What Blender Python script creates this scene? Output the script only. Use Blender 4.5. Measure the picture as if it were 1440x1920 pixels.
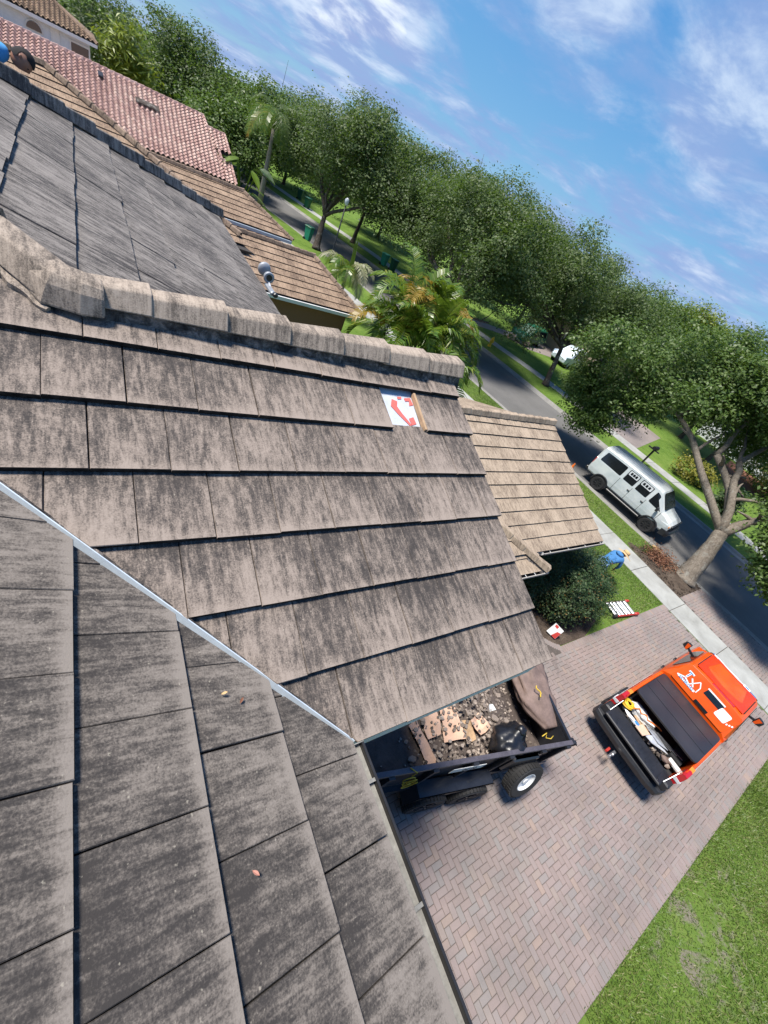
import bpy, bmesh, math, random
import numpy as np
from mathutils import Vector, Matrix, noise as mnoise

for o in list(bpy.data.objects):
    bpy.data.objects.remove(o)
S = bpy.context.scene
COL = S.collection
R = math.radians

# ------------------------------------------------------------------ camera
CAM_Z = 7.6
cr = (0.8185544, -0.4238178, 0.3877463)      # camera right in the world
cd = (-0.0453911, -0.7206237, -0.6918389)    # camera down
cf = (0.5726328, 0.5487076, -0.6091073)      # camera forward
cam = bpy.data.cameras.new("camera")
cam.sensor_width = 36
cam.lens = 766.63 / 1920 * 36
cam.clip_start, cam.clip_end = 0.05, 3000
camo = bpy.data.objects.new("camera", cam)
COL.objects.link(camo)
camo.matrix_world = Matrix(((cr[0], -cd[0], -cf[0], 0), (cr[1], -cd[1], -cf[1], 0), (cr[2], -cd[2], -cf[2], CAM_Z), (0, 0, 0, 1)))
S.camera = camo

# ------------------------------------------------------------------ light, sky, exposure
SUN = Vector((-0.38, 0.17, 0.91)).normalized()
S.view_settings.view_transform = 'Standard'
S.view_settings.look = 'None'
S.view_settings.gamma = 1
S.view_settings.use_curve_mapping = False
S.view_settings.exposure = 1.06
sl = bpy.data.lights.new("sun", 'SUN')
sl.energy, sl.angle, sl.color = 3.5, R(12), (1.0, 0.94, 0.85)
so = bpy.data.objects.new("sun", sl)
COL.objects.link(so)
so.rotation_euler = SUN.to_track_quat('Z', 'Y').to_euler()
so.location = (0, 0, 60)

W = bpy.data.worlds.new("World")
S.world = W
W.use_nodes = True


class NT:
    """small node-tree helper"""
    def __init__(s, nt):
        s.nt = nt
        s.nt.nodes.clear()

    def n(s, typ, ins=None, **kw):
        x = s.nt.nodes.new(typ)
        for k, v in kw.items():
            setattr(x, k, v)
        for k, v in (ins or {}).items():
            if isinstance(v, bpy.types.NodeSocket):
                s.nt.links.new(v, x.inputs[k])
            else:
                x.inputs[k].default_value = v
        return x

    def math(s, op, a, b=0.0, c=0.0, clamp=False):
        return s.n('ShaderNodeMath', {0: a, 1: b, 2: c}, operation=op, use_clamp=clamp).outputs[0]

    def vmath(s, op, a, b=(0, 0, 0)):
        x = s.n('ShaderNodeVectorMath', {0: a, 1: b}, operation=op)
        return x.outputs['Value'] if op == 'DOT_PRODUCT' else x.outputs[0]

    def ramp(s, fac, stops, interp='LINEAR'):
        x = s.n('ShaderNodeValToRGB', {'Fac': fac})
        cr_ = x.color_ramp
        cr_.interpolation = interp
        while len(cr_.elements) < len(stops):
            cr_.elements.new(0.5)
        for e, (p, col) in zip(cr_.elements, stops):
            e.position = p
            e.color = (*col, 1) if len(col) == 3 else col
        return x.outputs[0]

    def mix(s, fac, a, b, mode='MIX'):
        x = s.n('ShaderNodeMix', data_type='RGBA', blend_type=mode)
        for k, v in ((0, fac), (6, a), (7, b)):
            if isinstance(v, bpy.types.NodeSocket):
                s.nt.links.new(v, x.inputs[k])
            else:
                x.inputs[k].default_value = (*v, 1) if isinstance(v, tuple) and len(v) == 3 else v
        return x.outputs[2]

    def noise(s, vec, scale, detail=4, rough=0.55, dist=0.0):
        return s.n('ShaderNodeTexNoise', {'Vector': vec, 'Scale': scale, 'Detail': detail, 'Roughness': rough, 'Distortion': dist}).outputs[0]

    def mapping(s, vec, scale=(1, 1, 1), rot=(0, 0, 0), loc=(0, 0, 0)):
        return s.n('ShaderNodeMapping', {'Vector': vec, 'Scale': scale, 'Rotation': rot, 'Location': loc}).outputs[0]

    def smooth(s, v, a, b):
        return s.n('ShaderNodeMapRange', {0: v, 1: a, 2: b, 3: 0.0, 4: 1.0}, interpolation_type='SMOOTHSTEP').outputs[0]


def build_sky():
    t = NT(W.node_tree)
    sky = t.n('ShaderNodeTexSky', sky_type='NISHITA', sun_disc=False, sun_elevation=math.asin(SUN.z),
              sun_rotation=math.atan2(SUN.x, SUN.y), altitude=0, air_density=1.0, dust_density=0.0, ozone_density=2.0)
    d = t.n('ShaderNodeTexCoord').outputs['Generated']
    x, y, z = t.n('ShaderNodeSeparateXYZ', {0: d}).outputs
    zz = t.math('ADD', t.math('MAXIMUM', z, 0.0), 0.16)
    p = t.n('ShaderNodeCombineXYZ', {0: t.math('DIVIDE', x, zz), 1: t.math('DIVIDE', y, zz), 2: 0.3}).outputs[0]
    azure = t.ramp(t.smooth(z, 0.0, 0.75), [(0.0, (0.16, 0.50, 0.92)), (0.35, (0.085, 0.40, 0.92)), (1.0, (0.05, 0.26, 0.78))])
    azure = t.mix(1.0, azure, (3.6, 3.6, 3.6), 'MULTIPLY')
    skyc = t.mix(0.84, sky.outputs[0], azure)
    n1 = t.noise(t.mapping(p, loc=(3.1, 1.7, 0)), 1.35, 9, 0.62, 0.35)
    n2 = t.noise(t.mapping(p, loc=(9.1, 4.7, 2)), 3.6, 7, 0.6, 0.2)
    # cloud banks standing in this part of the sky (directions of their middles)
    banks = [((0.846, 0.351, 0.401), 0.13, 1.0), ((0.795, 0.525, 0.304), 0.10, 0.8), ((0.60, 0.735, 0.315), 0.07, 0.75),
             ((0.70, 0.50, 0.51), 0.10, 0.75), ((0.90, 0.13, 0.416), 0.13, 0.75), ((0.955, 0.235, 0.18), 0.05, 0.8),
             ((0.36, 0.92, 0.16), 0.08, 0.85), ((0.83, 0.13, 0.54), 0.15, 0.7)]
    m = None
    for v, r, w in banks:
        v = Vector(v).normalized()
        dp = t.vmath('DOT_PRODUCT', d, tuple(v))
        k = t.math('MULTIPLY', t.smooth(dp, math.cos(r * 1.7), 1.0), w * 0.34)
        m = k if m is None else t.math('ADD', m, k)
    m = t.math('MINIMUM', m, 0.36)
    dens = t.math('ADD', t.math('ADD', t.math('MULTIPLY', n1, 0.72), t.math('MULTIPLY', n2, 0.28)), m)
    veil = t.math('MULTIPLY', t.smooth(dens, 0.42, 0.70), 0.60)
    puff = t.math('MULTIPLY', t.smooth(dens, 0.66, 0.84), 0.9)
    mask = t.math('MAXIMUM', veil, puff)
    shade = t.smooth(t.noise(t.mapping(p, loc=(3.1, 1.6, 0.2)), 2.1, 8, 0.6, 0.3), 0.42, 0.66)
    ccol = t.mix(shade, (1.7, 2.2, 3.7), (4.6, 5.0, 5.5))
    band = t.math('MULTIPLY', t.smooth(z, 0.34, 0.04), 0.75)
    skyc = t.mix(t.math('MULTIPLY', band, t.smooth(n1, 0.36, 0.60)), skyc, (1.35, 2.0, 3.7))
    c = t.mix(mask, skyc, ccol)
    bg = t.n('ShaderNodeBackground', {'Color': c, 'Strength': 0.10})
    t.n('ShaderNodeOutputWorld', {'Surface': bg.outputs[0]})


build_sky()


# ------------------------------------------------------------------ mesh helpers
class MB:
    def __init__(s):
        s.v, s.f = [], []

    def add(s, vs, fs):
        b = len(s.v)
        s.v += [tuple(v) for v in vs]
        s.f += [tuple(b + i for i in f) for f in fs]
        return s

    def box(s, c, size, rot=None):
        hx, hy, hz = size[0] / 2, size[1] / 2, size[2] / 2
        vs = [Vector((x, y, z)) for z in (-hz, hz) for x, y in ((-hx, -hy), (hx, -hy), (hx, hy), (-hx, hy))]
        if rot is not None:
            vs = [rot @ v for v in vs]
        c = Vector(c)
        return s.add([v + c for v in vs], [(3, 2, 1, 0), (4, 5, 6, 7), (0, 1, 5, 4), (1, 2, 6, 5), (2, 3, 7, 6), (3, 0, 4, 7)])

    def rbox(s, c, size, r, rot=None):
        """box whose top and bottom rims are cut back by r"""
        hx, hy, hz = size[0] / 2, size[1] / 2, size[2] / 2
        vs = []
        for z, k in ((-hz, r), (-hz + r, 0), (hz - r, 0), (hz, r)):
            for sx, sy in ((-1, -1), (1, -1), (1, 1), (-1, 1)):
                a, b = hx - k, hy - k
                e = r * 0.8
                if sx * sy > 0:
                    vs += [Vector((sx * a, sy * (b - e), z)), Vector((sx * (a - e), sy * b, z))]
                else:
                    vs += [Vector((sx * (a - e), sy * b, z)), Vector((sx * a, sy * (b - e), z))]
        if rot is not None:
            vs = [rot @ v for v in vs]
        c = Vector(c)
        fs = [tuple(range(7, -1, -1)), tuple(range(24, 32))]
        for k in range(3):
            for i in range(8):
                j = (i + 1) % 8
                fs.append((k * 8 + i, k * 8 + j, k * 8 + 8 + j, k * 8 + 8 + i))
        return s.add([v + c for v in vs], fs)

    def bar(s, p, q, w, h, up=(0, 0, 1)):
        p, q = Vector(p), Vector(q)
        d = (q - p).normalized()
        u = Vector(up)
        if abs(d.dot(u)) > 0.98:
            u = Vector((1, 0, 0))
        a = d.cross(u).normalized()
        b = a.cross(d)
        vs = [e + a * (sx * w / 2) + b * (sz * h / 2) for e in (p, q) for sx, sz in ((-1, -1), (1, -1), (1, 1), (-1, 1))]
        return s.add(vs, [(0, 1, 2, 3), (7, 6, 5, 4), (0, 4, 5, 1), (1, 5, 6, 2), (2, 6, 7, 3), (3, 7, 4, 0)])

    def tube(s, pts, rad, n=8, jit=0.0, seed=0, caps=True):
        pts = [Vector(p) for p in pts]
        if not hasattr(rad, '__len__'):
            rad = [rad] * len(pts)
        rng = random.Random(seed)
        rings = []
        ref = Vector((0.13, 0.31, 0.94))
        for i, p in enumerate(pts):
            d = (pts[min(i + 1, len(pts) - 1)] - pts[max(i - 1, 0)]).normalized()
            a = d.cross(ref)
            if a.length < 1e-3:
                a = d.cross(Vector((1, 0, 0)))
            a.normalize()
            b = d.cross(a)
            rings.append([p + (a * math.cos(2 * math.pi * k / n) + b * math.sin(2 * math.pi * k / n)) * rad[i] * (1 + jit * (rng.random() - 0.5)) for k in range(n)])
        return s.loft(rings, caps)

    def loft(s, rings, caps=True):
        n = len(rings[0])
        vs = [v for r in rings for v in r]
        fs = []
        for i in range(len(rings) - 1):
            for k in range(n):
                j = (k + 1) % n
                fs.append((i * n + k, i * n + j, (i + 1) * n + j, (i + 1) * n + k))
        if caps:
            fs.append(tuple(range(n - 1, -1, -1)))
            fs.append(tuple((len(rings) - 1) * n + k for k in range(n)))
        return s.add(vs, fs)

    def lathe(s, prof, n=20, c=(0, 0, 0), axis='z', close=False, caps=True):
        """prof: (radius, height) pairs turned about an axis"""
        rings = []
        for r, h in prof:
            ring = []
            for k in range(n):
                a = 2 * math.pi * k / n
                p = (r * math.cos(a), r * math.sin(a), h)
                if axis == 'y':
                    p = (p[0], h, -p[1])
                elif axis == 'x':
                    p = (h, p[0], p[1])
                ring.append(Vector(p) + Vector(c))
            rings.append(ring)
        if close:
            rings.append(rings[0])
        return s.loft(rings, caps and not close)

    def plate(s, poly, t):
        """flat polygon (3-D points, in order) given thickness t along its normal"""
        poly = [Vector(p) for p in poly]
        nrm = Vector((0, 0, 0))
        for i in range(len(poly)):
            a, b = poly[i], poly[(i + 1) % len(poly)]
            nrm += a.cross(b)
        nrm.normalize()
        n = len(poly)
        vs = poly + [p - nrm * t for p in poly]
        fs = [tuple(range(n)), tuple(range(2 * n - 1, n - 1, -1))]
        for i in range(n):
            j = (i + 1) % n
            fs.append((i, n + i, n + j, j))
        return s.add(vs, fs)

    def blob(s, c, r, seed=0, amp=0.25, freq=1.5, sub=3, squash=(1, 1, 1)):
        bm = bmesh.new()
        bmesh.ops.create_icosphere(bm, subdivisions=sub, radius=1)
        c = Vector(c)
        off = Vector((seed * 3.7, seed * 1.3, seed * 2.1))
        vs = []
        for v in bm.verts:
            k = 1 + amp * mnoise.fractal(v.co * freq + off, 0.9, 2.0, 3)
            p = v.co * k * r
            vs.append(c + Vector((p.x * squash[0], p.y * squash[1], p.z * squash[2])))
        fs = [tuple(q.index for q in f.verts) for f in bm.faces]
        bm.free()
        return s.add(vs, fs)

    def mesh(s, name):
        m = bpy.data.meshes.new(name)
        m.from_pydata(s.v, [], s.f)
        m.update()
        return m

    def build(s, name, mat, parent=None, smooth=False, bevel=0.0, sub=0):
        return link(name, s.mesh(name), mat, parent, smooth, bevel, sub)


def link(name, me, mat=None, parent=None, smooth=False, bevel=0.0, sub=0):
    if mat is not None and not me.materials:
        me.materials.append(mat)
    if smooth:
        me.polygons.foreach_set('use_smooth', [True] * len(me.polygons))
    o = bpy.data.objects.new(name, me)
    COL.objects.link(o)
    if parent is not None:
        o.parent = parent
    if bevel:
        b = o.modifiers.new("bevel", 'BEVEL')
        b.width, b.segments, b.limit_method, b.angle_limit = bevel, 2, 'ANGLE', R(35)
    if sub:
        b = o.modifiers.new("sub", 'SUBSURF')
        b.levels = b.render_levels = sub
    return o


def tag(o, label, cat, group=None, kind=None):
    o['label'] = label
    o['category'] = cat
    if group:
        o['group'] = group
    if kind:
        o['kind'] = kind
    return o


def thing(name, label, cat, loc=(0, 0, 0), rz=0.0, group=None):
    o = bpy.data.objects.new(name, None)
    o.empty_display_size = 0.2
    COL.objects.link(o)
    o.location = loc
    o.rotation_euler = (0, 0, rz)
    return tag(o, label, cat, group)


def structure(o, label=None):
    o['kind'] = 'structure'
    if label:
        o['label'] = label
    return o


def copy_tree(o, parent=None):
    c = o.copy()
    COL.objects.link(c)
    if parent is not None:
        c.parent = parent
    for ch in list(o.children):
        copy_tree(ch, c)
    return c


def np_mesh(name, verts, quads):
    """verts (N,3), quads (M,k) numpy arrays"""
    m = bpy.data.meshes.new(name)
    k = quads.shape[1]
    m.vertices.add(len(verts))
    m.vertices.foreach_set('co', np.ascontiguousarray(verts, dtype=np.float32).ravel())
    m.loops.add(quads.size)
    m.loops.foreach_set('vertex_index', np.ascontiguousarray(quads, dtype=np.int32).ravel())
    m.polygons.add(len(quads))
    m.polygons.foreach_set('loop_start', np.arange(0, quads.size, k, dtype=np.int32))
    m.polygons.foreach_set('loop_total', np.full(len(quads), k, dtype=np.int32))
    m.update(calc_edges=True)
    return m


def clip(poly, planes):
    """keep the part of a 2-D polygon where a*u+b*v<=c for every plane"""
    for a, b, c in planes:
        out = []
        for i in range(len(poly)):
            p, q = poly[i], poly[(i + 1) % len(poly)]
            dp, dq = a * p[0] + b * p[1] - c, a * q[0] + b * q[1] - c
            if dp <= 0:
                out.append(p)
            if (dp < 0) != (dq < 0) and abs(dp - dq) > 1e-9:
                k = dp / (dp - dq)
                out.append((p[0] + (q[0] - p[0]) * k, p[1] + (q[1] - p[1]) * k))
        poly = out
        if len(poly) < 3:
            return []
    return poly


def area(poly):
    return abs(sum(poly[i][0] * poly[(i + 1) % len(poly)][1] - poly[(i + 1) % len(poly)][0] * poly[i][1] for i in range(len(poly)))) / 2


# ------------------------------------------------------------------ materials
def mat(name, fn):
    m = bpy.data.materials.new(name)
    m.use_nodes = True
    t = NT(m.node_tree)
    sh = fn(t)
    t.n('ShaderNodeOutputMaterial', {'Surface': sh})
    return m


def pbr(t, col, rough=0.7, metal=0.0, bump=None, bs=0.3, bd=0.01, spec=0.5, coat=0.0, **kw):
    ins = {'Base Color': (*col, 1) if isinstance(col, tuple) else col, 'Roughness': rough, 'Metallic': metal, 'Specular IOR Level': spec, 'Coat Weight': coat}
    ins.update(kw)
    if bump is not None:
        ins['Normal'] = t.n('ShaderNodeBump', {'Height': bump, 'Strength': bs, 'Distance': bd}).outputs[0]
    return t.n('ShaderNodeBsdfPrincipled', ins).outputs[0]


def objco(t):
    return t.n('ShaderNodeTexCoord').outputs['Object']


def wpos(t):
    return t.n('ShaderNodeNewGeometry').outputs['Position']


def orand(t):
    return t.n('ShaderNodeObjectInfo').outputs['Random']


def isl(t):
    return t.n('ShaderNodeNewGeometry').outputs['Random Per Island']


def plain(name, col, rough=0.6, metal=0.0, var=0.25, scale=6, spec=0.5, coat=0.0, bs=0.0):
    """one colour with uneven wear"""
    def f(t):
        p = wpos(t)
        a = t.noise(p, scale, 6, 0.65)
        b = t.noise(p, scale * 9, 4, 0.6)
        k = t.math('ADD', t.math('MULTIPLY', a, 0.7), t.math('MULTIPLY', b, 0.3))
        lo = tuple(c * (1 - var) for c in col)
        hi = tuple(min(1, c * (1 + var)) for c in col)
        c = t.ramp(k, [(0.3, lo), (0.7, hi)])
        r = t.n('ShaderNodeMapRange', {0: b, 3: max(0.02, rough - 0.08), 4: min(1, rough + 0.1)}).outputs[0]
        return pbr(t, c, r, metal, b if bs else None, bs, 0.004, spec, coat)
    return mat(name, f)


def tile_mat(name, base, dark, amount, warm=0.0, streak=1.0, edge=0.35):
    """weathered flat concrete tile: streaks run down the slope (local y), black growth in patches, fine pits"""
    def f(t):
        o = objco(t)
        loc = t.n('ShaderNodeObjectInfo').outputs['Location']
        off = t.vmath('ADD', t.vmath('MULTIPLY', loc, (5.31, 7.77, 3.13)), t.n('ShaderNodeCombineXYZ', {0: t.math('MULTIPLY', isl(t), 9.0), 1: t.math('MULTIPLY', isl(t), 5.0)}).outputs[0])
        o2 = t.vmath('ADD', o, off)
        st = t.noise(t.mapping(o2, (30, 5.5, 3)), 1.0, 6, 0.72, 0.3)
        st2 = t.noise(t.mapping(o2, (70, 12, 10)), 1.0, 3, 0.6)
        fine = t.noise(o2, 150, 5, 0.7)
        mid = t.noise(o2, 34, 6, 0.7, 0.4)
        big = t.noise(wpos(t), 1.9, 4, 0.55)
        k = t.math('ADD', t.math('MULTIPLY', st, 0.42 * streak), t.math('MULTIPLY', st2, 0.16 * streak))
        k = t.math('ADD', k, t.math('MULTIPLY', fine, 0.34))
        k = t.math('ADD', k, t.math('MULTIPLY', mid, 0.20))
        k = t.math('ADD', k, t.math('MULTIPLY', big, 0.26))
        k = t.math('ADD', k, t.math('MULTIPLY', t.math('SUBTRACT', orand(t), 0.5), 0.05))
        k = t.math('MULTIPLY', t.math('SUBTRACT', k, 0.42 * streak * 0.5 + 0.16 * streak * 0.5 + 0.40), 2.1)
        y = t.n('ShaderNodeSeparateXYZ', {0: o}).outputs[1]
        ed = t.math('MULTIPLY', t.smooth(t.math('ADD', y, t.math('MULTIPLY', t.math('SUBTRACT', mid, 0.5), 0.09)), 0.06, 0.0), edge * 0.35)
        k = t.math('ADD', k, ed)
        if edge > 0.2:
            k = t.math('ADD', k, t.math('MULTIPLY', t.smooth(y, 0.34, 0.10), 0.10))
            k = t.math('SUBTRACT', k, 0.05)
        k = t.math('ADD', k, 0.5 + amount)
        c = t.ramp(k, [(0.30, dark), (0.44, tuple(d * 0.62 + b * 0.38 for d, b in zip(dark, base))), (0.56, base), (0.72, tuple(min(1, b * 1.32 + 0.01) for b in base))])
        spot = t.math('MULTIPLY', t.smooth(t.noise(o2, 75, 2, 0.5), 0.70, 0.78), 0.45)
        c = t.mix(spot, c, (0.42, 0.38, 0.30))
        bump = t.math('ADD', t.math('MULTIPLY', fine, 0.6), t.math('MULTIPLY', mid, 0.5))
        return pbr(t, c, 0.88, 0, bump, 0.45, 0.004, 0.25)
    return mat(name, f)


def leaf_mat(name, cols, trans=0.30, rough=0.5, tcol=(0.10, 0.17, 0.02)):
    def f(t):
        k = isl(t)
        big = t.noise(wpos(t), 0.8, 3, 0.5)
        kk = t.math('ADD', t.math('MULTIPLY', k, 0.62), t.math('MULTIPLY', big, 0.38))
        st = [(i / (len(cols) - 1) * 0.7 + 0.15, c) for i, c in enumerate(cols)]
        c = t.ramp(kk, st)
        a = pbr(t, c, rough, spec=0.45)
        b = t.n('ShaderNodeBsdfTranslucent', {'Color': (*tcol, 1)}).outputs[0]
        return t.n('ShaderNodeMixShader', {0: trans, 1: a, 2: b}).outputs[0]
    return mat(name, f)


def bark_mat(name, a, b):
    def f(t):
        p = wpos(t)
        n = t.noise(t.mapping(p, (11, 11, 3.5)), 1.0, 8, 0.75, 0.8)
        n2 = t.noise(p, 22, 4, 0.6)
        li = t.smooth(t.noise(p, 3.2, 5, 0.6), 0.55, 0.68)
        c = t.ramp(t.math('ADD', t.math('MULTIPLY', n, 0.7), t.math('MULTIPLY', n2, 0.3)), [(0.38, a), (0.62, b)])
        c = t.mix(t.math('MULTIPLY', li, 0.5), c, (0.30, 0.30, 0.27))
        return pbr(t, c, 0.9, 0, n, 0.8, 0.03, 0.2)
    return mat(name, f)


M = {}
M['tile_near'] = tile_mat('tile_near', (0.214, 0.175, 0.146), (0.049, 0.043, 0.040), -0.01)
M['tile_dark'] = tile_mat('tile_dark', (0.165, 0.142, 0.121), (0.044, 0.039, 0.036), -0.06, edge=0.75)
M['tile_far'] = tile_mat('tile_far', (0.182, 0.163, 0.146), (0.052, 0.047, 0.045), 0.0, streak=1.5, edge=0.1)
M['tile_tan'] = tile_mat('tile_tan', (0.30, 0.235, 0.172), (0.13, 0.096, 0.072), 0.07, streak=1.15, edge=0.1)
M['tile_brown'] = tile_mat('tile_brown', (0.27, 0.19, 0.13), (0.10, 0.068, 0.05), 0.04, edge=0.1)
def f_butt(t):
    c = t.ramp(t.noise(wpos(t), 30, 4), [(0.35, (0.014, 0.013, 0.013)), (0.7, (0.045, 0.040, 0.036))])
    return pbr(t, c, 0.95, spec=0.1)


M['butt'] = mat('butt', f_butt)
M['cap'] = tile_mat('cap', (0.29, 0.238, 0.190), (0.090, 0.075, 0.063), 0.10, edge=0)
M['cap_brown'] = tile_mat('cap_brown', (0.25, 0.18, 0.13), (0.09, 0.065, 0.05), 0.02, edge=0)


def f_pink(t):
    o = t.vmath('ADD', objco(t), t.n('ShaderNodeCombineXYZ', {0: t.math('MULTIPLY', orand(t), 40.0)}).outputs[0])
    k = t.math('ADD', t.math('MULTIPLY', orand(t), 0.35), t.math('MULTIPLY', isl(t), 0.25))
    k = t.math('ADD', k, t.math('MULTIPLY', t.noise(o, 9, 4), 0.4))
    c = t.ramp(k, [(0.2, (0.30, 0.18, 0.155)), (0.45, (0.44, 0.285, 0.25)), (0.7, (0.56, 0.41, 0.35))])
    return pbr(t, c, 0.85, spec=0.25)


M['tile_pink'] = mat('tile_pink', f_pink)


def f_mortar(t):
    p = wpos(t)
    a = t.noise(p, 14, 7, 0.7, 0.6)
    c = t.ramp(a, [(0.36, (0.035, 0.032, 0.032)), (0.52, (0.13, 0.115, 0.105)), (0.63, (0.34, 0.29, 0.26))])
    return pbr(t, c, 0.95, 0, t.noise(p, 45, 6, 0.7), 0.9, 0.02, 0.2)


M['mortar'] = mat('mortar', f_mortar)


def f_paver(t):
    r = t.math('ADD', t.math('MULTIPLY', isl(t), 0.5), t.math('MULTIPLY', orand(t), 0.5))
    r = t.math('FRACT', t.math('MULTIPLY', r, 7.3))
    c = t.ramp(r, [(0.0, (0.232, 0.186, 0.172)), (0.35, (0.262, 0.206, 0.190)), (0.62, (0.250, 0.208, 0.196)), (0.8, (0.226, 0.208, 0.198)), (1.0, (0.292, 0.220, 0.184))])
    p = wpos(t)
    w = t.noise(p, 0.55, 5, 0.6)
    fine = t.noise(p, 90, 4, 0.6)
    c = t.mix(t.math('MULTIPLY', t.smooth(w, 0.42, 0.62), 0.36), c, (0.135, 0.122, 0.114))
    trk = t.noise(t.mapping(p, (0.10, 1.5, 1), loc=(3, 0.4, 0)), 1.0, 4, 0.6, 0.3)
    c = t.mix(t.math('MULTIPLY', t.smooth(trk, 0.52, 0.66), 0.22), c, (0.12, 0.108, 0.10))
    oil = t.smooth(t.noise(p, 1.3, 4, 0.6, 0.5), 0.68, 0.76)
    c = t.mix(t.math('MULTIPLY', oil, 0.4), c, (0.075, 0.068, 0.064))
    pale = t.smooth(t.noise(t.mapping(p, loc=(7, 2, 0)), 0.9, 6, 0.7), 0.60, 0.74)
    c = t.mix(t.math('MULTIPLY', pale, 0.35), c, (0.36, 0.33, 0.305))
    c = t.mix(t.math('MULTIPLY', t.smooth(fine, 0.4, 0.7), 0.25), c, (0.31, 0.25, 0.23))
    return pbr(t, c, 0.85, 0, fine, 0.35, 0.003, 0.3)


M['paver'] = mat('paver', f_paver)
M['joint_sand'] = plain('joint_sand', (0.085, 0.072, 0.064), 0.95, var=0.35, scale=20)


def f_grass(t):
    p = wpos(t)
    a = t.noise(p, 0.45, 5, 0.6, 0.3)
    b = t.noise(p, 3.2, 5, 0.65)
    fine = t.noise(t.mapping(p, (1, 1, 0.3)), 34, 5, 0.75)
    k = t.math('ADD', t.math('ADD', t.math('MULTIPLY', a, 0.45), t.math('MULTIPLY', b, 0.3)), t.math('MULTIPLY', fine, 0.4))
    c = t.ramp(k, [(0.36, (0.028, 0.062, 0.010)), (0.52, (0.088, 0.160, 0.022)), (0.64, (0.140, 0.215, 0.040)), (0.78, (0.23, 0.25, 0.085))])
    dry = t.smooth(t.noise(p, 1.3, 6, 0.65, 0.8), 0.63, 0.72)
    c = t.mix(t.math('MULTIPLY', dry, 0.45), c, (0.17, 0.14, 0.08))
    ds = t.n('ShaderNodeVectorMath', {0: t.vmath('MULTIPLY', t.vmath('SUBTRACT', p, (8.7, -4.0, 0)), (0.42, 0.85, 0))}, operation='LENGTH').outputs['Value']
    sand = t.math('ADD', t.noise(p, 1.7, 7, 0.7, 0.6), t.math('MULTIPLY', ds, -0.22))
    sand = t.math('MULTIPLY', t.smooth(sand, 0.40, 0.52), 0.9)
    c = t.mix(sand, c, t.ramp(fine, [(0.35, (0.15, 0.125, 0.095)), (0.7, (0.31, 0.275, 0.225))]))
    return pbr(t, c, 0.9, 0, fine, 0.8, 0.05, 0.2)


M['grass'] = mat('grass', f_grass)
M['blade'] = leaf_mat('blade', [(0.062, 0.115, 0.018), (0.098, 0.160, 0.028), (0.145, 0.200, 0.042), (0.25, 0.24, 0.105)], 0.25, 0.5, (0.13, 0.22, 0.03))


def f_asphalt(t):
    p = wpos(t)
    a = t.noise(p, 0.35, 6, 0.65)
    b = t.noise(p, 110, 3, 0.7)
    c = t.ramp(t.math('ADD', t.math('MULTIPLY', a, 0.6), t.math('MULTIPLY', b, 0.4)), [(0.35, (0.105, 0.103, 0.100)), (0.65, (0.165, 0.160, 0.155))])
    wear = t.smooth(t.noise(t.mapping(p, (2.2, 0.10, 1), (0, 0, R(9))), 1.0, 5, 0.6), 0.5, 0.75)
    c = t.mix(t.math('MULTIPLY', wear, 0.3), c, (0.17, 0.165, 0.16))
    return pbr(t, c, 0.9, 0, b, 0.4, 0.006, 0.3)


M['asphalt'] = mat('asphalt', f_asphalt)


def f_concrete(t):
    p = wpos(t)
    a = t.noise(p, 1.1, 7, 0.65, 0.4)
    b = t.noise(p, 80, 3, 0.7)
    c = t.ramp(t.math('ADD', t.math('MULTIPLY', a, 0.75), t.math('MULTIPLY', b, 0.25)), [(0.32, (0.24, 0.24, 0.225)), (0.6, (0.37, 0.375, 0.355)), (0.75, (0.43, 0.43, 0.41))])
    return pbr(t, c, 0.9, 0, b, 0.3, 0.004, 0.3)


M['concrete'] = mat('concrete', f_concrete)
M['gutter_pan'] = plain('gutter_pan', (0.235, 0.228, 0.212), 0.9, var=0.3, scale=1.3)


def f_soil(t):
    p = wpos(t)
    a = t.noise(p, 2.2, 7, 0.7, 0.4)
    b = t.noise(p, 30, 5, 0.7)
    c = t.ramp(t.math('ADD', t.math('MULTIPLY', a, 0.45), t.math('MULTIPLY', b, 0.55)), [(0.36, (0.035, 0.026, 0.020)), (0.55, (0.105, 0.080, 0.062)), (0.7, (0.23, 0.19, 0.15))])
    return pbr(t, c, 0.95, 0, b, 1.0, 0.03, 0.2)


M['soil'] = mat('soil', f_soil)
M['leaf_pink'] = plain('leaf_pink', (0.42, 0.20, 0.15), 0.6, var=0.15, scale=40)
M['mulch_red'] = plain('mulch_red', (0.20, 0.085, 0.05), 0.95, var=0.45, scale=18)
M['sand'] = plain('sand', (0.27, 0.24, 0.19), 0.95, var=0.3, scale=14)
M['oak_leaf'] = leaf_mat('oak_leaf', [(0.040, 0.080, 0.018), (0.080, 0.142, 0.028), (0.118, 0.188, 0.042), (0.170, 0.232, 0.078)], 0.40, 0.48)
M['oak_leaf_dark'] = leaf_mat('oak_leaf_dark', [(0.040, 0.072, 0.020), (0.076, 0.122, 0.034), (0.108, 0.158, 0.048), (0.150, 0.196, 0.074)], 0.40, 0.55)
M['lime_leaf'] = leaf_mat('lime_leaf', [(0.10, 0.14, 0.012), (0.17, 0.22, 0.015), (0.22, 0.27, 0.03)], 0.3, 0.45, (0.22, 0.28, 0.02))
M['pale_leaf'] = leaf_mat('pale_leaf', [(0.06, 0.095, 0.035), (0.10, 0.14, 0.055), (0.15, 0.19, 0.08)], 0.3, 0.5)
M['palm_leaf'] = leaf_mat('palm_leaf', [(0.045, 0.105, 0.014), (0.09, 0.17, 0.018), (0.15, 0.215, 0.024), (0.24, 0.25, 0.035)], 0.35, 0.34, (0.16, 0.24, 0.02))
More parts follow.
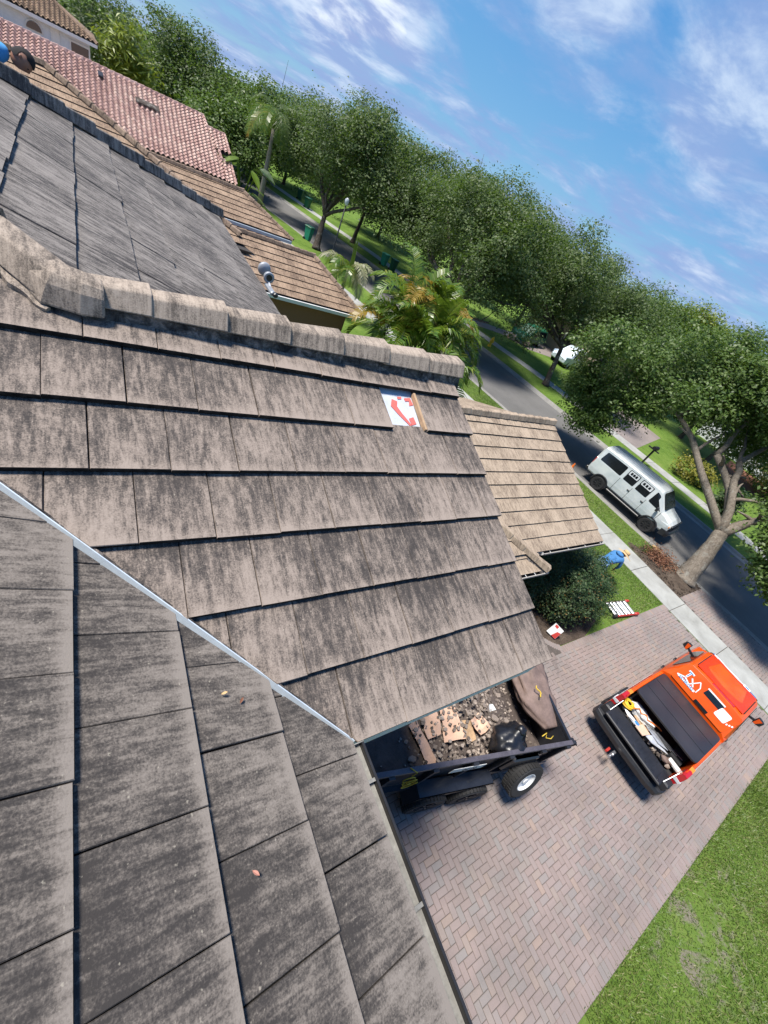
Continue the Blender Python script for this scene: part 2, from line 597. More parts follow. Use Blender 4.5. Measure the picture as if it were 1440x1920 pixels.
M['palm_gold'] = leaf_mat('palm_gold', [(0.20, 0.14, 0.02), (0.30, 0.20, 0.03), (0.34, 0.25, 0.05)], 0.3, 0.4, (0.3, 0.2, 0.02))
M['palm_grey'] = leaf_mat('palm_grey', [(0.20, 0.20, 0.10), (0.32, 0.31, 0.19), (0.26, 0.29, 0.12)], 0.25, 0.5, (0.2, 0.22, 0.06))
M['bush_leaf'] = leaf_mat('bush_leaf', [(0.012, 0.032, 0.010), (0.024, 0.056, 0.016), (0.038, 0.076, 0.020), (0.066, 0.086, 0.026)], 0.15, 0.6)
M['flower'] = leaf_mat('flower', [(0.20, 0.085, 0.02), (0.30, 0.14, 0.03), (0.26, 0.18, 0.05)], 0.2, 0.6, (0.4, 0.15, 0.02))
M['yellow_leaf'] = leaf_mat('yellow_leaf', [(0.10, 0.11, 0.015), (0.20, 0.19, 0.02), (0.27, 0.24, 0.04)], 0.25, 0.45)
M['bark'] = bark_mat('bark', (0.10, 0.082, 0.066), (0.26, 0.225, 0.185))
M['bark_dark'] = bark_mat('bark_dark', (0.045, 0.035, 0.03), (0.125, 0.10, 0.082))
M['palm_bark'] = bark_mat('palm_bark', (0.24, 0.20, 0.165), (0.40, 0.35, 0.30))
M['black_metal'] = plain('black_metal', (0.018, 0.019, 0.023), 0.42, 0.0, 0.45, 5)
M['trailer_paint'] = plain('trailer_paint', (0.016, 0.018, 0.024), 0.36, 0.0, 0.5, 4, coat=0.25)
M['rail_paint'] = plain('rail_paint', (0.075, 0.068, 0.082), 0.45, 0.0, 0.4, 6)
M['rubber'] = plain('rubber', (0.016, 0.016, 0.017), 0.78, 0, 0.3, 12)
M['rim_black'] = plain('rim_black', (0.045, 0.045, 0.048), 0.32, 0.4, 0.2, 9)
M['rim_white'] = plain('rim_white', (0.62, 0.63, 0.64), 0.45, 0, 0.1, 9)
M['steel'] = plain('steel', (0.50, 0.51, 0.53), 0.38, 0.85, 0.15, 6)
M['flashing'] = plain('flashing', (0.52, 0.60, 0.68), 0.5, 0.15, 0.14, 7)
M['alu'] = plain('alu', (0.70, 0.71, 0.74), 0.38, 0.6, 0.1, 8)
M['grey_paint'] = plain('grey_paint', (0.30, 0.32, 0.35), 0.5, 0.2, 0.2, 7)
M['gutter_dark'] = plain('gutter_dark', (0.026, 0.024, 0.024), 0.45, 0.1, 0.35, 8)
M['gutter_bed'] = plain('gutter_bed', (0.19, 0.185, 0.17), 0.9, 0, 0.45, 9)
M['gutter_tan'] = plain('gutter_tan', (0.46, 0.42, 0.36), 0.6, 0, 0.15, 6)
M['white_trim'] = plain('white_trim', (0.66, 0.66, 0.64), 0.6, 0, 0.1, 3)
M['stucco_tan'] = plain('stucco_tan', (0.42, 0.35, 0.27), 0.9, 0, 0.12, 12, bs=0.4)
M['stucco_brown'] = plain('stucco_brown', (0.205, 0.108, 0.062), 0.9, 0, 0.10, 10, bs=0.4)
M['stucco_white'] = plain('stucco_white', (0.62, 0.66, 0.70), 0.9, 0, 0.06, 4, bs=0.3)
M['underlay'] = plain('underlay', (0.05, 0.045, 0.042), 0.95, 0, 0.3, 8)
M['felt'] = plain('felt', (0.50, 0.53, 0.58), 0.55, 0, 0.15, 16)
M['felt_red'] = plain('felt_red', (0.62, 0.13, 0.11), 0.6, 0, 0.2, 20)
M['wood'] = plain('wood', (0.40, 0.27, 0.16), 0.85, 0, 0.3, 14)
M['cardboard'] = plain('cardboard', (0.56, 0.37, 0.27), 0.9, 0, 0.22, 5)
M['tarp'] = plain('tarp', (0.165, 0.115, 0.098), 0.75, 0, 0.4, 5, bs=0.6)
M['bag_black'] = plain('bag_black', (0.010, 0.011, 0.015), 0.36, 0, 0.3, 9)
M['rope_yellow'] = plain('rope_yellow', (0.55, 0.38, 0.04), 0.8, 0, 0.2, 30)
M['paper'] = plain('paper', (0.62, 0.63, 0.62), 0.8, 0, 0.12, 12)
M['red_paint'] = plain('red_paint', (0.42, 0.035, 0.025), 0.5, 0, 0.25, 12)
M['green_bin'] = plain('green_bin', (0.012, 0.10, 0.055), 0.45, 0, 0.2, 6)
M['teal_bin'] = plain('teal_bin', (0.03, 0.30, 0.20), 0.45, 0, 0.2, 6)
M['yellow_paint'] = plain('yellow_paint', (0.72, 0.45, 0.03), 0.5, 0, 0.15, 12)
M['orange_plastic'] = plain('orange_plastic', (0.72, 0.16, 0.02), 0.5, 0, 0.15, 12)
M['straw'] = plain('straw', (0.55, 0.38, 0.19), 0.9, 0, 0.25, 40)
M['skin'] = plain('skin', (0.30, 0.145, 0.09), 0.55, 0, 0.12, 20)
M['hair'] = plain('hair', (0.010, 0.008, 0.008), 0.85, 0, 0.4, 60)
M['shirt_blue'] = plain('shirt_blue', (0.05, 0.18, 0.40), 0.85, 0, 0.2, 16)
M['shirt_sky'] = plain('shirt_sky', (0.07, 0.30, 0.60), 0.85, 0, 0.2, 14)
M['jeans'] = plain('jeans', (0.15, 0.25, 0.40), 0.9, 0, 0.3, 18)
M['glass_dark'] = plain('glass_dark', (0.010, 0.012, 0.014), 0.08, 0, 0.2, 4, spec=0.7)
M['shade_white'] = plain('shade_white', (0.55, 0.57, 0.58), 0.7, 0, 0.25, 12)
M['lens_red'] = plain('lens_red', (0.42, 0.012, 0.016), 0.16, 0, 0.15, 9, coat=0.6)
M['lens_amber'] = plain('lens_amber', (0.65, 0.22, 0.02), 0.2, 0, 0.1, 9)
M['lens_clear'] = plain('lens_clear', (0.6, 0.63, 0.66), 0.12, 0, 0.1, 9)
M['vinyl_white'] = plain('vinyl_white', (0.78, 0.78, 0.80), 0.45, 0, 0.05, 9)
M['vinyl_blue'] = plain('vinyl_blue', (0.05, 0.22, 0.50), 0.45, 0, 0.1, 9)
M['bed_liner'] = plain('bed_liner', (0.020, 0.021, 0.024), 0.8, 0, 0.35, 20)


def f_orange(t):
    p = wpos(t)
    a = t.noise(p, 2.5, 4)
    c = t.ramp(a, [(0.35, (0.64, 0.070, 0.005)), (0.65, (0.72, 0.095, 0.007))])
    return pbr(t, c, 0.36, 0, coat=0.25, spec=0.35, **{'Coat Roughness': 0.15})


M['orange'] = mat('orange', f_orange)


def f_redroof(t):
    c = t.ramp(t.noise(wpos(t), 2.0, 4), [(0.35, (0.60, 0.030, 0.003)), (0.65, (0.70, 0.045, 0.006))])
    return pbr(t, c, 0.36, 0, coat=0.2, spec=0.3, **{'Coat Roughness': 0.2})


M['red_roof'] = mat('red_roof', f_redroof)


def f_cover(t):
    p = objco(t)
    a = t.noise(p, 1.4, 3)
    c = t.ramp(a, [(0.3, (0.018, 0.018, 0.022)), (0.7, (0.034, 0.032, 0.036))])
    return pbr(t, c, 0.38, 0, t.noise(p, 160, 2), 0.15, 0.002, 0.5)


M['cover'] = mat('cover', f_cover)


def f_van(t):
    p = wpos(t)
    c = t.ramp(t.noise(p, 1.6, 5, 0.6), [(0.3, (0.44, 0.49, 0.50)), (0.6, (0.58, 0.61, 0.61))])
    return pbr(t, c, 0.25, 0, coat=0.6, spec=0.5, **{'Coat Roughness': 0.08})


M['van_white'] = mat('van_white', f_van)


def f_debris(t):
    p = wpos(t)
    k = t.math('ADD', t.math('MULTIPLY', isl(t), 0.6), t.math('MULTIPLY', t.noise(p, 30, 5), 0.4))
    c = t.ramp(k, [(0.2, (0.08, 0.066, 0.058)), (0.45, (0.20, 0.165, 0.14)), (0.65, (0.29, 0.24, 0.205)), (0.85, (0.42, 0.36, 0.31))])
    return pbr(t, c, 0.95, 0, t.noise(p, 60, 5), 0.6, 0.01, 0.2)


M['debris'] = mat('debris', f_debris)
M['dirt_bed'] = plain('dirt_bed', (0.085, 0.066, 0.058), 0.95, 0, 0.5, 7, bs=0.8)


_world_built = {}


def wthing(name, label, cat, loc, group=None):
    """an Empty at the thing's base whose parts are built in world coordinates"""
    o = thing(name, label, cat, loc, 0, group)
    _world_built[o.name] = Matrix.Translation(-Vector(loc))
    return o


_link0 = link


def link(name, me, mat=None, parent=None, smooth=False, bevel=0.0, sub=0):
    o = _link0(name, me, mat, parent, smooth, bevel, sub)
    if parent is not None and parent.name in _world_built:
        o.matrix_parent_inverse = _world_built[parent.name]
    return o


# ------------------------------------------------------------------ terrain, road, pavements
def curve(pts):
    ys, xs = zip(*sorted(pts))
    yy = np.arange(-60, 131, 1.0)
    xx = np.interp(yy, ys, xs)
    k = np.array([1, 2, 3, 4, 3, 2, 1.0])
    k /= k.sum()
    xs2 = np.convolve(np.pad(xx, 3, mode='edge'), k, mode='valid')
    xs2 = np.where((yy < -56) | (yy > 127), xx, xs2)
    return lambda y: float(np.interp(y, yy, xs2))


near_curb = curve([(-60, 21.6), (-20, 21.5), (-1.46, 21.1), (1.2, 20.9), (3, 20.62), (5.2, 20.3), (10, 19.95), (14.9, 19.6), (19.1, 18.9), (27, 17.6), (39, 15.4), (45, 13.5), (60, 9.0), (80, 2.5), (130, -16)])
far_curb = curve([(-60, 28.9), (-10, 28.6), (4.4, 28.3), (7, 27.95), (14.2, 26.75), (19.2, 26.1), (22.6, 25.6), (25.6, 24.9), (37.3, 22.1), (43.6, 20.5), (53, 17.4), (60, 15.2), (80, 9), (130, -9)])
walk_out = curve([(-60, 18.6), (-3, 18.5), (4, 18.42), (10, 17.95), (15.1, 17.3), (16.5, 17.1), (22, 16.0), (30, 14.2), (45, 10.4), (60, 6), (130, -19)])
walk_in = curve([(-60, 17.1), (-3, 17.08), (3, 17.02), (10, 16.55), (16, 15.7), (22, 14.6), (30, 12.8), (45, 9.0), (60, 4.6), (130, -20.4)])
fwalk_in = curve([(-60, 31.2), (0, 30.9), (6.7, 30.65), (9.3, 30.4), (20, 29.25), (24, 27.9), (26.8, 26.95), (43, 23.3), (47, 21.6), (60, 17.4), (130, -6.5)])


def fwalk_out(y):
    return fwalk_in(y) + 1.25


def ribbon(name, fa, fb, z, m, y0=-60, y1=130, step=1.0, parent=None, za=None, cols=1):
    mb = MB()
    ys = np.arange(y0, y1 + 1e-6, step)
    n = cols + 1
    for y in ys:
        a, b = fa(y), fb(y)
        for k in range(n):
            s_ = k / cols
            zz = z if za is None else za + (z - za) * s_
            mb.v.append((a + (b - a) * s_, y, zz))
    for i in range(len(ys) - 1):
        for k in range(cols):
            p = i * n + k
            mb.f.append((p, p + 1, p + n + 1, p + n))
    return mb.build(name, m, parent)


ROADZ = -0.10
mb = MB()
mb.add([(-700, -700, -0.30), (700, -700, -0.30), (700, 700, -0.30), (-700, 700, -0.30)], [(0, 1, 2, 3)])
structure(mb.build('ground', M['grass']), 'grassy ground running to the horizon beyond the houses')
structure(ribbon('lawn', lambda y: -60, near_curb, 0.0, M['grass']), 'green front lawn on the house side of the road')
structure(ribbon('lawn', far_curb, lambda y: 110, 0.0, M['grass']), 'green lawn on the far side of the road')
structure(ribbon('road', near_curb, far_curb, ROADZ, M['asphalt'], cols=6), 'grey asphalt street curving away to the upper left')


def kerb(name, f, sgn, label):
    mb = MB()
    ys = np.arange(-60, 130.5, 1.0)
    prof = [(0.16, 0.006), (0.02, 0.010), (-0.03, -0.02), (-0.10, ROADZ + 0.012), (-0.48, ROADZ + 0.006), (-0.48, ROADZ - 0.1), (0.16, -0.12)]
    rings = [[Vector((f(y) + sgn * a, y, z)) for a, z in prof] for y in ys]
    mb.loft(rings)
    structure(mb.build(name, M['gutter_pan']), label)


kerb('kerb', near_curb, -1, 'concrete kerb and gutter along the house side of the road')
kerb('kerb', far_curb, 1, 'concrete kerb and gutter along the far side of the road')


def slabs(name, fi, fo, label, y0, y1, L):
    """a pavement of concrete slabs, each its own piece"""
    root = MB()
    ys = np.arange(y0, y1 + 0.01, L)
    base = ribbon(name, lambda y: fi(y) + 0.01, lambda y: fo(y) - 0.01, 0.006, M['soil'], y0, y1)
    structure(base, label)
    for i in range(len(ys) - 1):
        a, b = ys[i] + 0.008, ys[i + 1] - 0.008
        m_ = MB()
        cx, cy = (fi(a) + fo(b)) / 2, (a + b) / 2
        bot = [(fi(a), a), (fo(a), a), (fo(b), b), (fi(b), b)]
        k = 0.012
        top = [(fi(a) + k, a + k), (fo(a) - k, a + k), (fo(b) - k, b - k), (fi(b) + k, b - k)]
        z = 0.026 + 0.004 * math.sin(i * 2.3)
        vs = [(x - cx, y - cy, 0) for x, y in bot] + [(x - cx, y - cy, z - 0.008) for x, y in bot] + [(x - cx, y - cy, z) for x, y in top]
        fs = [(8, 9, 10, 11)]
        for q in range(4):
            r = (q + 1) % 4
            fs += [(q, r, 4 + r, 4 + q), (4 + q, 4 + r, 8 + r, 8 + q)]
        m_.add(vs, fs)
        o = m_.build('paving_slab', M['concrete'], base)
        o.location = (cx, cy, 0.0)
    return base


slabs('pavement', walk_in, walk_out, 'pale concrete pavement between lawn and verge on the house side', -13.62, 52.98, 1.85)
slabs('pavement', fwalk_in, fwalk_out, 'pale concrete pavement on the far side of the road', -20, 60, 2.0)

# ------------------------------------------------------------------ paver driveway
DR_L, DR_R = 1.37, -3.26      # the two long edges (y)


def in_drive(x, y):
    if 0.9 < x < 17.0 and DR_R + 0.12 < y < DR_L - 0.06:
        return True
    if 0.9 < x < 9.75 - max(0, (y - DR_L)) * 0.75 and DR_L - 0.06 <= y < 2.85:
        return True
    return 18.52 < x < 20.82 - 0.03 * y and DR_R + 0.12 < y < DR_L - 0.06


drive = MB()
drive.add([(0.6, DR_R, 0.004), (17.0, DR_R, 0.004), (17.0, DR_L, 0.004), (10.3, DR_L, 0.004), (9.4, 2.9, 0.004), (0.6, 2.9, 0.004)], [(0, 1, 2, 3, 4, 5)])
drive.add([(18.50, DR_R, 0.004), (21.0, DR_R, 0.004), (20.75, DR_L, 0.004), (18.45, DR_L, 0.004)], [(0, 1, 2, 3)])
drive = structure(drive.build('driveway', M['joint_sand']), 'pinkish herringbone paver driveway leading to the street')


def paver_geo(lx, ly, dz=0.0):
    k = 0.006
    hx, hy = lx / 2 - 0.0028, ly / 2 - 0.0028
    vs = [(sx * hx, sy * hy, -0.03) for sx, sy in ((-1, -1), (1, -1), (1, 1), (-1, 1))]
    vs += [(sx * hx, sy * hy, 0.002 + dz) for sx, sy in ((-1, -1), (1, -1), (1, 1), (-1, 1))]
    vs += [(sx * (hx - k), sy * (hy - k), 0.008 + dz) for sx, sy in ((-1, -1), (1, -1), (1, 1), (-1, 1))]
    fs = [(8, 9, 10, 11)]
    for q in range(4):
        r = (q + 1) % 4
        fs += [(q, r, 4 + r, 4 + q), (4 + q, 4 + r, 8 + r, 8 + q)]
    return vs, fs


rng = random.Random(5)
pavers = []
B = 0.1
for i in range(0, 215):
    for j in range(-40, 40):
        # 90-degree herringbone: 2x1 bricks on a grid of B
        k = (i + j) % 4
        x, y = i * B, j * B
        if k == 0:
            c, s_ = (x + B, y + B / 2), (2 * B, B)
        elif k == 2:
            c, s_ = (x + B / 2, y + B), (B, 2 * B)
        else:
            continue
        if in_drive(*c):
            pavers.append((c, s_))


def edge_course(p, q, wid, n_in):
    p, q = Vector((*p, 0)), Vector((*q, 0))
    L = (q - p).length
    n = int(L / B)
    for i in range(n):
        c = p + (q - p) * ((i + 0.5) / n)
        pavers.append(((c.x, c.y), (B, wid) if abs((q - p).y) < abs((q - p).x) else (wid, B), 0.006))


edge_course((0.9, DR_R + 0.105), (17.0, DR_R + 0.105), 0.2, 1)
edge_course((10.3, DR_L - 0.002), (17.0, DR_L - 0.002), 0.2, 1)
edge_course((18.52, DR_R + 0.105), (20.85, DR_R + 0.105), 0.2, 1)
edge_course((18.52, DR_L - 0.002), (20.7, DR_L - 0.002), 0.2, 1)
for i in range(16):
    k = i / 15
    x, y = 10.28 - 0.72 * k, DR_L + 0.06 + 0.72 * k ** 1.3
    pavers.append(((x, y), (B, 0.2), 0.006))
vis = [p for p in pavers if p[0][0] > 4.25 + max(0, (-1.0 - p[0][1])) * 0.62 and p[0][1] < -0.55]
vis.sort(key=lambda p: p[0][0] ** 2 + (p[0][1] * 1.0) ** 2)
near = set(id(p) for p in vis[:298])
pm = {}
rest = MB()
for p in pavers:
    (x, y), sz = p[:2]
    up_ = p[2] if len(p) > 2 else 0.0
    if id(p) in near:
        if sz not in pm:
            b_ = MB()
            b_.add(*paver_geo(*sz))
            pm[sz] = b_.mesh('paver')
        o = link('paver', pm[sz], M['paver'], drive)
        o.location = (x, y, 0.008 + up_ + rng.uniform(-0.0012, 0.0018))
        o.rotation_euler = (rng.uniform(-0.006, 0.006), rng.uniform(-0.006, 0.006), rng.uniform(-0.012, 0.012))
    else:
        vs, fs = paver_geo(*sz)
        dz, a = 0.008 + up_ + rng.uniform(-0.0012, 0.0018), rng.uniform(-0.012, 0.012)
        ca, sa = math.cos(a), math.sin(a)
        tx, ty = rng.uniform(-0.006, 0.006), rng.uniform(-0.006, 0.006)
        rest.add([(x + v[0] * ca - v[1] * sa, y + v[0] * sa + v[1] * ca, v[2] + dz + v[0] * tx + v[1] * ty) for v in vs], fs)
o = rest.build('paver', M['paver'], drive)
o['kind'] = 'stuff'

# planting bed beside the drive and the mulch round the street oak
mb = MB()
N_ = 26
bed = [(9.55, 2.05), (9.75, 1.75), (10.05, 1.52), (10.4, 1.48), (11.6, 1.47), (12.6, 1.75), (13.1, 2.4), (13.3, 3.3), (13.0, 4.6), (11.0, 5.4), (8.9, 5.0), (8.6, 3.4)]
mb.add([(x, y, 0.012) for x, y in bed], [tuple(range(len(bed)))])
structure(mb.build('flower_bed', M['soil']), 'bare dark soil bed at the foot of the clipped bush')
mb = MB()
for i in range(18):
    for j in range(12):
        u, v = i / 17, j / 11
        x, y = 18.46 + v * 2.3 - 0.0 * u, 1.42 + u * (2.3 + 0.35 * math.sin(v * 5 + 1) + 0.25 * math.sin(v * 11))
        e = min(u, 1 - u, v, 1 - v)
        r_ = math.hypot(x - 20.0, y - 2.15)
        mb.v.append((x, y, 0.008 + min(1, e * 6) * (0.03 + 0.16 * math.exp(-(r_ / 0.9) ** 2) + 0.05 * mnoise.fractal(Vector((x * 3, y * 3, 1)), 1, 2, 3))))
for i in range(17):
    for j in range(11):
        p = i * 12 + j
        mb.f.append((p, p + 1, p + 13, p + 12))
structure(mb.build('mulch_bed', M['soil'], smooth=True), 'brown mulch mound round the foot of the leaning oak')
rng = random.Random(11)
mb = MB()
for _ in range(420):
    x, y = 18.5 + rng.random() * 2.2, 1.45 + rng.random() * 2.6
    a = rng.random() * 6.28
    mb.bar((x, y, 0.05 + 0.05 * rng.random()), (x + 0.10 * math.cos(a), y + 0.10 * math.sin(a), 0.05 + 0.08 * rng.random()), 0.02, 0.012)
o = mb.build('wood_chips', M['soil'])
o['kind'] = 'stuff'


# ------------------------------------------------------------------ tiled roofs
PITCH = R(22)
c22, s22 = math.cos(PITCH), math.sin(PITCH)
FR_Y = (Vector((1, 0, 0)), Vector((0, c22, s22)), Vector((0, -s22, c22)))       # slope facing -Y: across, up the slope, out
FR_X = (Vector((0, 1, 0)), Vector((-c22, 0, s22)), Vector((s22, 0, c22)))       # slope facing +X
FR_YF = (Vector((-1, 0, 0)), Vector((0, -c22, s22)), Vector((0, s22, c22)))     # slope facing +Y
CAMP = Vector((0, 0, CAM_Z))


class Plane:
    """roof plane with origin at O; points given as (u across, w up the slope, n out)"""
    def __init__(s, fr, N0, O=CAMP):
        s.U, s.Wv, s.N = fr
        s.N0, s.O = N0, Vector(O)

    def p(s, u, w, n=0.0):
        return s.O + s.U * u + s.Wv * w + s.N * (s.N0 + n)

    def mtx(s, u, w, n=0.0):
        q = s.p(u, w, n)
        return Matrix(((s.U.x, s.Wv.x, s.N.x, q.x), (s.U.y, s.Wv.y, s.N.y, q.y), (s.U.z, s.Wv.z, s.N.z, q.z), (0, 0, 0, 1)))


def flat_tile(poly, E, th):
    """slab of a (clipped) tile; poly in (u, w) from the butt edge; the head slips under the next course"""
    n = len(poly)
    k = 0.0035
    cx, cy = sum(p[0] for p in poly) / n, sum(p[1] for p in poly) / n

    def z(w):
        return -th * w / E
    vs = [(u, w, z(w) - th * 0.92) for u, w in poly] + [(u, w, z(w) - 0.004) for u, w in poly]
    for u, w in poly:
        du, dw = cx - u, cy - w
        L = math.hypot(du, dw) or 1
        vs.append((u + du / L * k, w + dw / L * k, z(w + dw / L * k)))
    fs = [tuple(range(n - 1, -1, -1)), tuple(range(2 * n, 3 * n))]
    for i in range(n):
        j = (i + 1) % n
        fs += [(i, j, n + j, n + i), (n + i, n + j, 2 * n + j, 2 * n + i)]
    return vs, fs


def barrel_tile(poly, E, th):
    us = [p[0] for p in poly]
    ws = [p[1] for p in poly]
    u0, u1, w0, w1 = min(us), max(us), min(ws), max(ws)
    n = 6
    vs = []
    for w, lift in ((w0, 0.055), (w1, -0.012)):
        for k in range(n + 1):
            a = k / n
            vs.append((u0 + (u1 - u0) * a, w, lift + 0.095 * math.sin(math.pi * min(1, a / 0.72)) * (1 if a < 0.72 else 0) - 0.02 * (1 if a >= 0.72 else 0)))
    vs += [(v[0], v[1], v[2] - 0.022) for v in vs[:n + 1]]
    fs = []
    for k in range(n):
        fs.append((k, k + 1, n + 2 + k, n + 1 + k))
        fs.append((2 * n + 2 + k, 2 * n + 3 + k, k + 1, k))
    return vs, fs


def tiles(parent, pl, butts, off, width, E, planes, urange, m, geo=flat_tile, th=0.030, single=None, skip=(), seed=0, jit=1.0, lap=0.05, name='roof_tile'):
    """lay the courses; those for which single(u,w) holds are objects, the rest one joined part"""
    rng = random.Random(seed)
    cache = {}
    rest = MB()
    for r, w in enumerate(butts):
        o0 = off[r % len(off)]
        j0 = int(math.floor((urange[0] - o0) / width))
        j1 = int(math.ceil((urange[1] - o0) / width))
        for j in range(j0, j1):
            if (r, j) in skip:
                continue
            u = o0 + j * width
            g = 0.0016
            full = [(u + g, w), (u + width - g, w), (u + width - g, w + E + lap), (u + g, w + E + lap)]
            pl_ = clip(full, planes)
            if not pl_ or area(pl_) < 0.002:
                continue
            whole = abs(area(pl_) - area(full)) < 1e-6
            loc = [(a - u, b - w) for a, b in pl_]
            dn = rng.uniform(-0.003, 0.002) * jit
            du, dw = rng.uniform(-0.0015, 0.0015) * jit, rng.uniform(-0.004, 0.004) * jit
            if single is None or single(u + width / 2, w + E / 2):
                if whole:
                    if 'w' not in cache:
                        b_ = MB()
                        b_.add(*geo(loc, E, th))
                        cache['w'] = b_.mesh(name)
                    me = cache['w']
                else:
                    b_ = MB()
                    b_.add(*geo(loc, E, th))
                    me = b_.mesh(name)
                o = link(name, me, m, parent)
                o.matrix_local = pl.mtx(u + du, w + dw, dn) @ Matrix.Rotation(rng.uniform(-0.003, 0.003) * jit, 4, 'Z') @ Matrix.Rotation(rng.uniform(-0.004, 0.004) * jit, 4, 'Y')
            else:
                vs, fs = geo(loc, E, th)
                rest.add([pl.p(u + v[0], w + v[1], v[2] + dn) for v in vs], fs)
    if rest.v:
        o = rest.build(name, m, parent)
        o['kind'] = 'stuff'


def dark_butts(parent, down):  # gives the butt faces and tile undersides a much darker colour
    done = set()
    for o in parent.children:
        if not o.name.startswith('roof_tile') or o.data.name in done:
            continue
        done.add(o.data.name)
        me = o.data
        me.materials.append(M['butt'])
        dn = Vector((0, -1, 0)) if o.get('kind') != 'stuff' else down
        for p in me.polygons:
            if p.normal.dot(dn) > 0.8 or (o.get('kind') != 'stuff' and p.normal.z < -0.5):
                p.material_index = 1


def deck(parent, name, pl, poly, m, drop=0.075, t=0.12):
    b = MB()
    b.plate([pl.p(u, w, -drop) for u, w in poly], t)
    return b.build(name, m, parent)


def capline(parent, pts, m, L=0.34, wid=0.115, hgt=0.085, mort=None, flip=False, seed=1, name='ridge_cap', drop=0.10, base=-0.55):
    """overlapping angular cap tiles along a line"""
    rng = random.Random(seed)
    p, q = Vector(pts[0]), Vector(pts[1])
    d = (q - p)
    n = max(1, round(d.length / L))
    d.normalize()
    side = d.cross(Vector((0, 0, 1))).normalized()
    up = side.cross(d).normalized()
    T = (q - p).length / n
    prof = [(-1.0, base), (-0.58, 0.90), (-0.40, 1.0), (0.40, 1.0), (0.58, 0.90), (1.0, base)]
    inn = [(-0.84, base - 0.07), (-0.46, 0.70), (0.46, 0.70), (0.84, base - 0.07)]
    for i in range(n):
        b = MB()
        a = 0.0
        rings = []
        for s_, k, lift in ((-0.035, 0.86, 0.0), (T, 1.02, 0.016)):
            o_ = Vector((0, 0, 0)) + d * s_
            ring = [o_ + side * (x * wid * k) + up * (y * hgt * k + lift) for x, y in prof]
            ring += [o_ + side * (x * wid * k) + up * (y * hgt * k + lift) for x, y in reversed(inn)]
            rings.append(ring)
        b.loft(rings)
        o = b.build(name, m, parent, bevel=0.006)
        j = Vector((rng.uniform(-1, 1), rng.uniform(-1, 1), rng.uniform(-1, 1))) * 0.004
        o.location = p + d * (i * T) + j
        o.rotation_euler = (rng.uniform(-.008, .008), rng.uniform(-.008, .008), rng.uniform(-.012, .012))
    if mort:
        b = MB()
        K = int((q - p).length / 0.035)
        rings = []
        for i in range(K + 1):
            c = p + d * ((q - p).length * i / K)
            w_ = wid * (1.05 + 0.28 * mnoise.fractal(c * 7, 1, 2, 4))
            h_ = 0.04 * mnoise.fractal(c * 9 + Vector((5, 1, 2)), 1, 2, 3)
            rings.append([c - side * w_ + up * (-drop - 0.02), c - side * wid * 0.66 + up * (base * hgt - 0.002 + h_ * .2 + 0.015), c + side * wid * 0.66 + up * (base * hgt - 0.002 - h_ * .2 + 0.015), c + side * (w_ + h_ * .4) + up * (-drop - 0.02)])
        b.loft(rings)
        b.build('mortar', mort, parent, smooth=False)


# ------------------------------------------------------------------ the house in front
E0 = 0.335
house = wthing('tiled_house', 'house we stand on, with weathered grey flat tile roofs around the metal valley', 'house', (0.0, 3.0, 0.0))
PA = Plane(FR_Y, -1.8392)      # wing slope facing the camera
PB = Plane(FR_X, -1.352)       # slope in the left foreground
PC = Plane(FR_X, -0.950)       # slope beyond the ridge
PT = Plane(FR_Y, -5.6095)      # lower garage roof nearer the street


def uwA(x, y):     # plan position to plane coordinates
    return (x, (y + s22 * PA.N0) / c22)


VAL, HIP = 1.20, 2.30
# slope A: y = c22*w - s22*N0 ; valley x+y>=VAL+.03, hip x+y<=HIP
yA = -s22 * PA.N0
A_pl = [(-1, -c22, -(VAL + 0.006) + yA), (1, 0, 2.385), (0, 1, 1.93)]
rA = deck(house, 'roof', PA, clip([(-5.0, -1.2), (2.36, -1.2), (2.36, 1.84), (-0.1, 1.84), (-2.3, 4.05), (-5.0, 4.05)], [(-1, -c22, -(VAL + 0.10) + yA), (0, -1, 0.36)]), M['underlay'])
rA['label'] = 'weathered wing roof slope above the trailer with one missing tile'
bA = [(4.767 - k) * E0 for k in range(-7, 7)]
offA = [(-0.02, 0.13)[(i - 7) % 2] for i in range(14)]
tiles(rA, PA, bA[7:], [offA[7 + i] for i in range(7)], 0.30, E0, A_pl, (-1.3, 2.5), M['tile_near'], skip={(1, 5)}, seed=3, single=lambda u, w: u > -0.55)
tiles(rA, PA, bA[:7], offA[:7], 0.30, E0, [(-1, -c22, -(VAL + 0.006) + yA), (1, c22, HIP - 0.05 - yA), (0, 1, 4.0)], (-5, 0.3), M['tile_near'], seed=4, single=lambda u, w: u > -0.62 and w < 2.3)
# tiles of the wing's upper course meet the ridge; the far slope of the wing
ridgeA = PA.p(0, 1.845, 0)
RY, RZ = ridgeA.y + 0.0, ridgeA.z
PAF = Plane(FR_YF, 0.0, (0, RY, RZ))
b = MB()
b.plate([(-0.12, RY, RZ - 0.06), (2.36, RY, RZ - 0.06), (2.36, RY + 1.9, RZ - 0.06 - 1.9 * s22 / c22), (1.78, RY + 1.9, RZ - 0.06 - 1.9 * s22 / c22)], 0.10)
b.build('roof', M['underlay'], house)
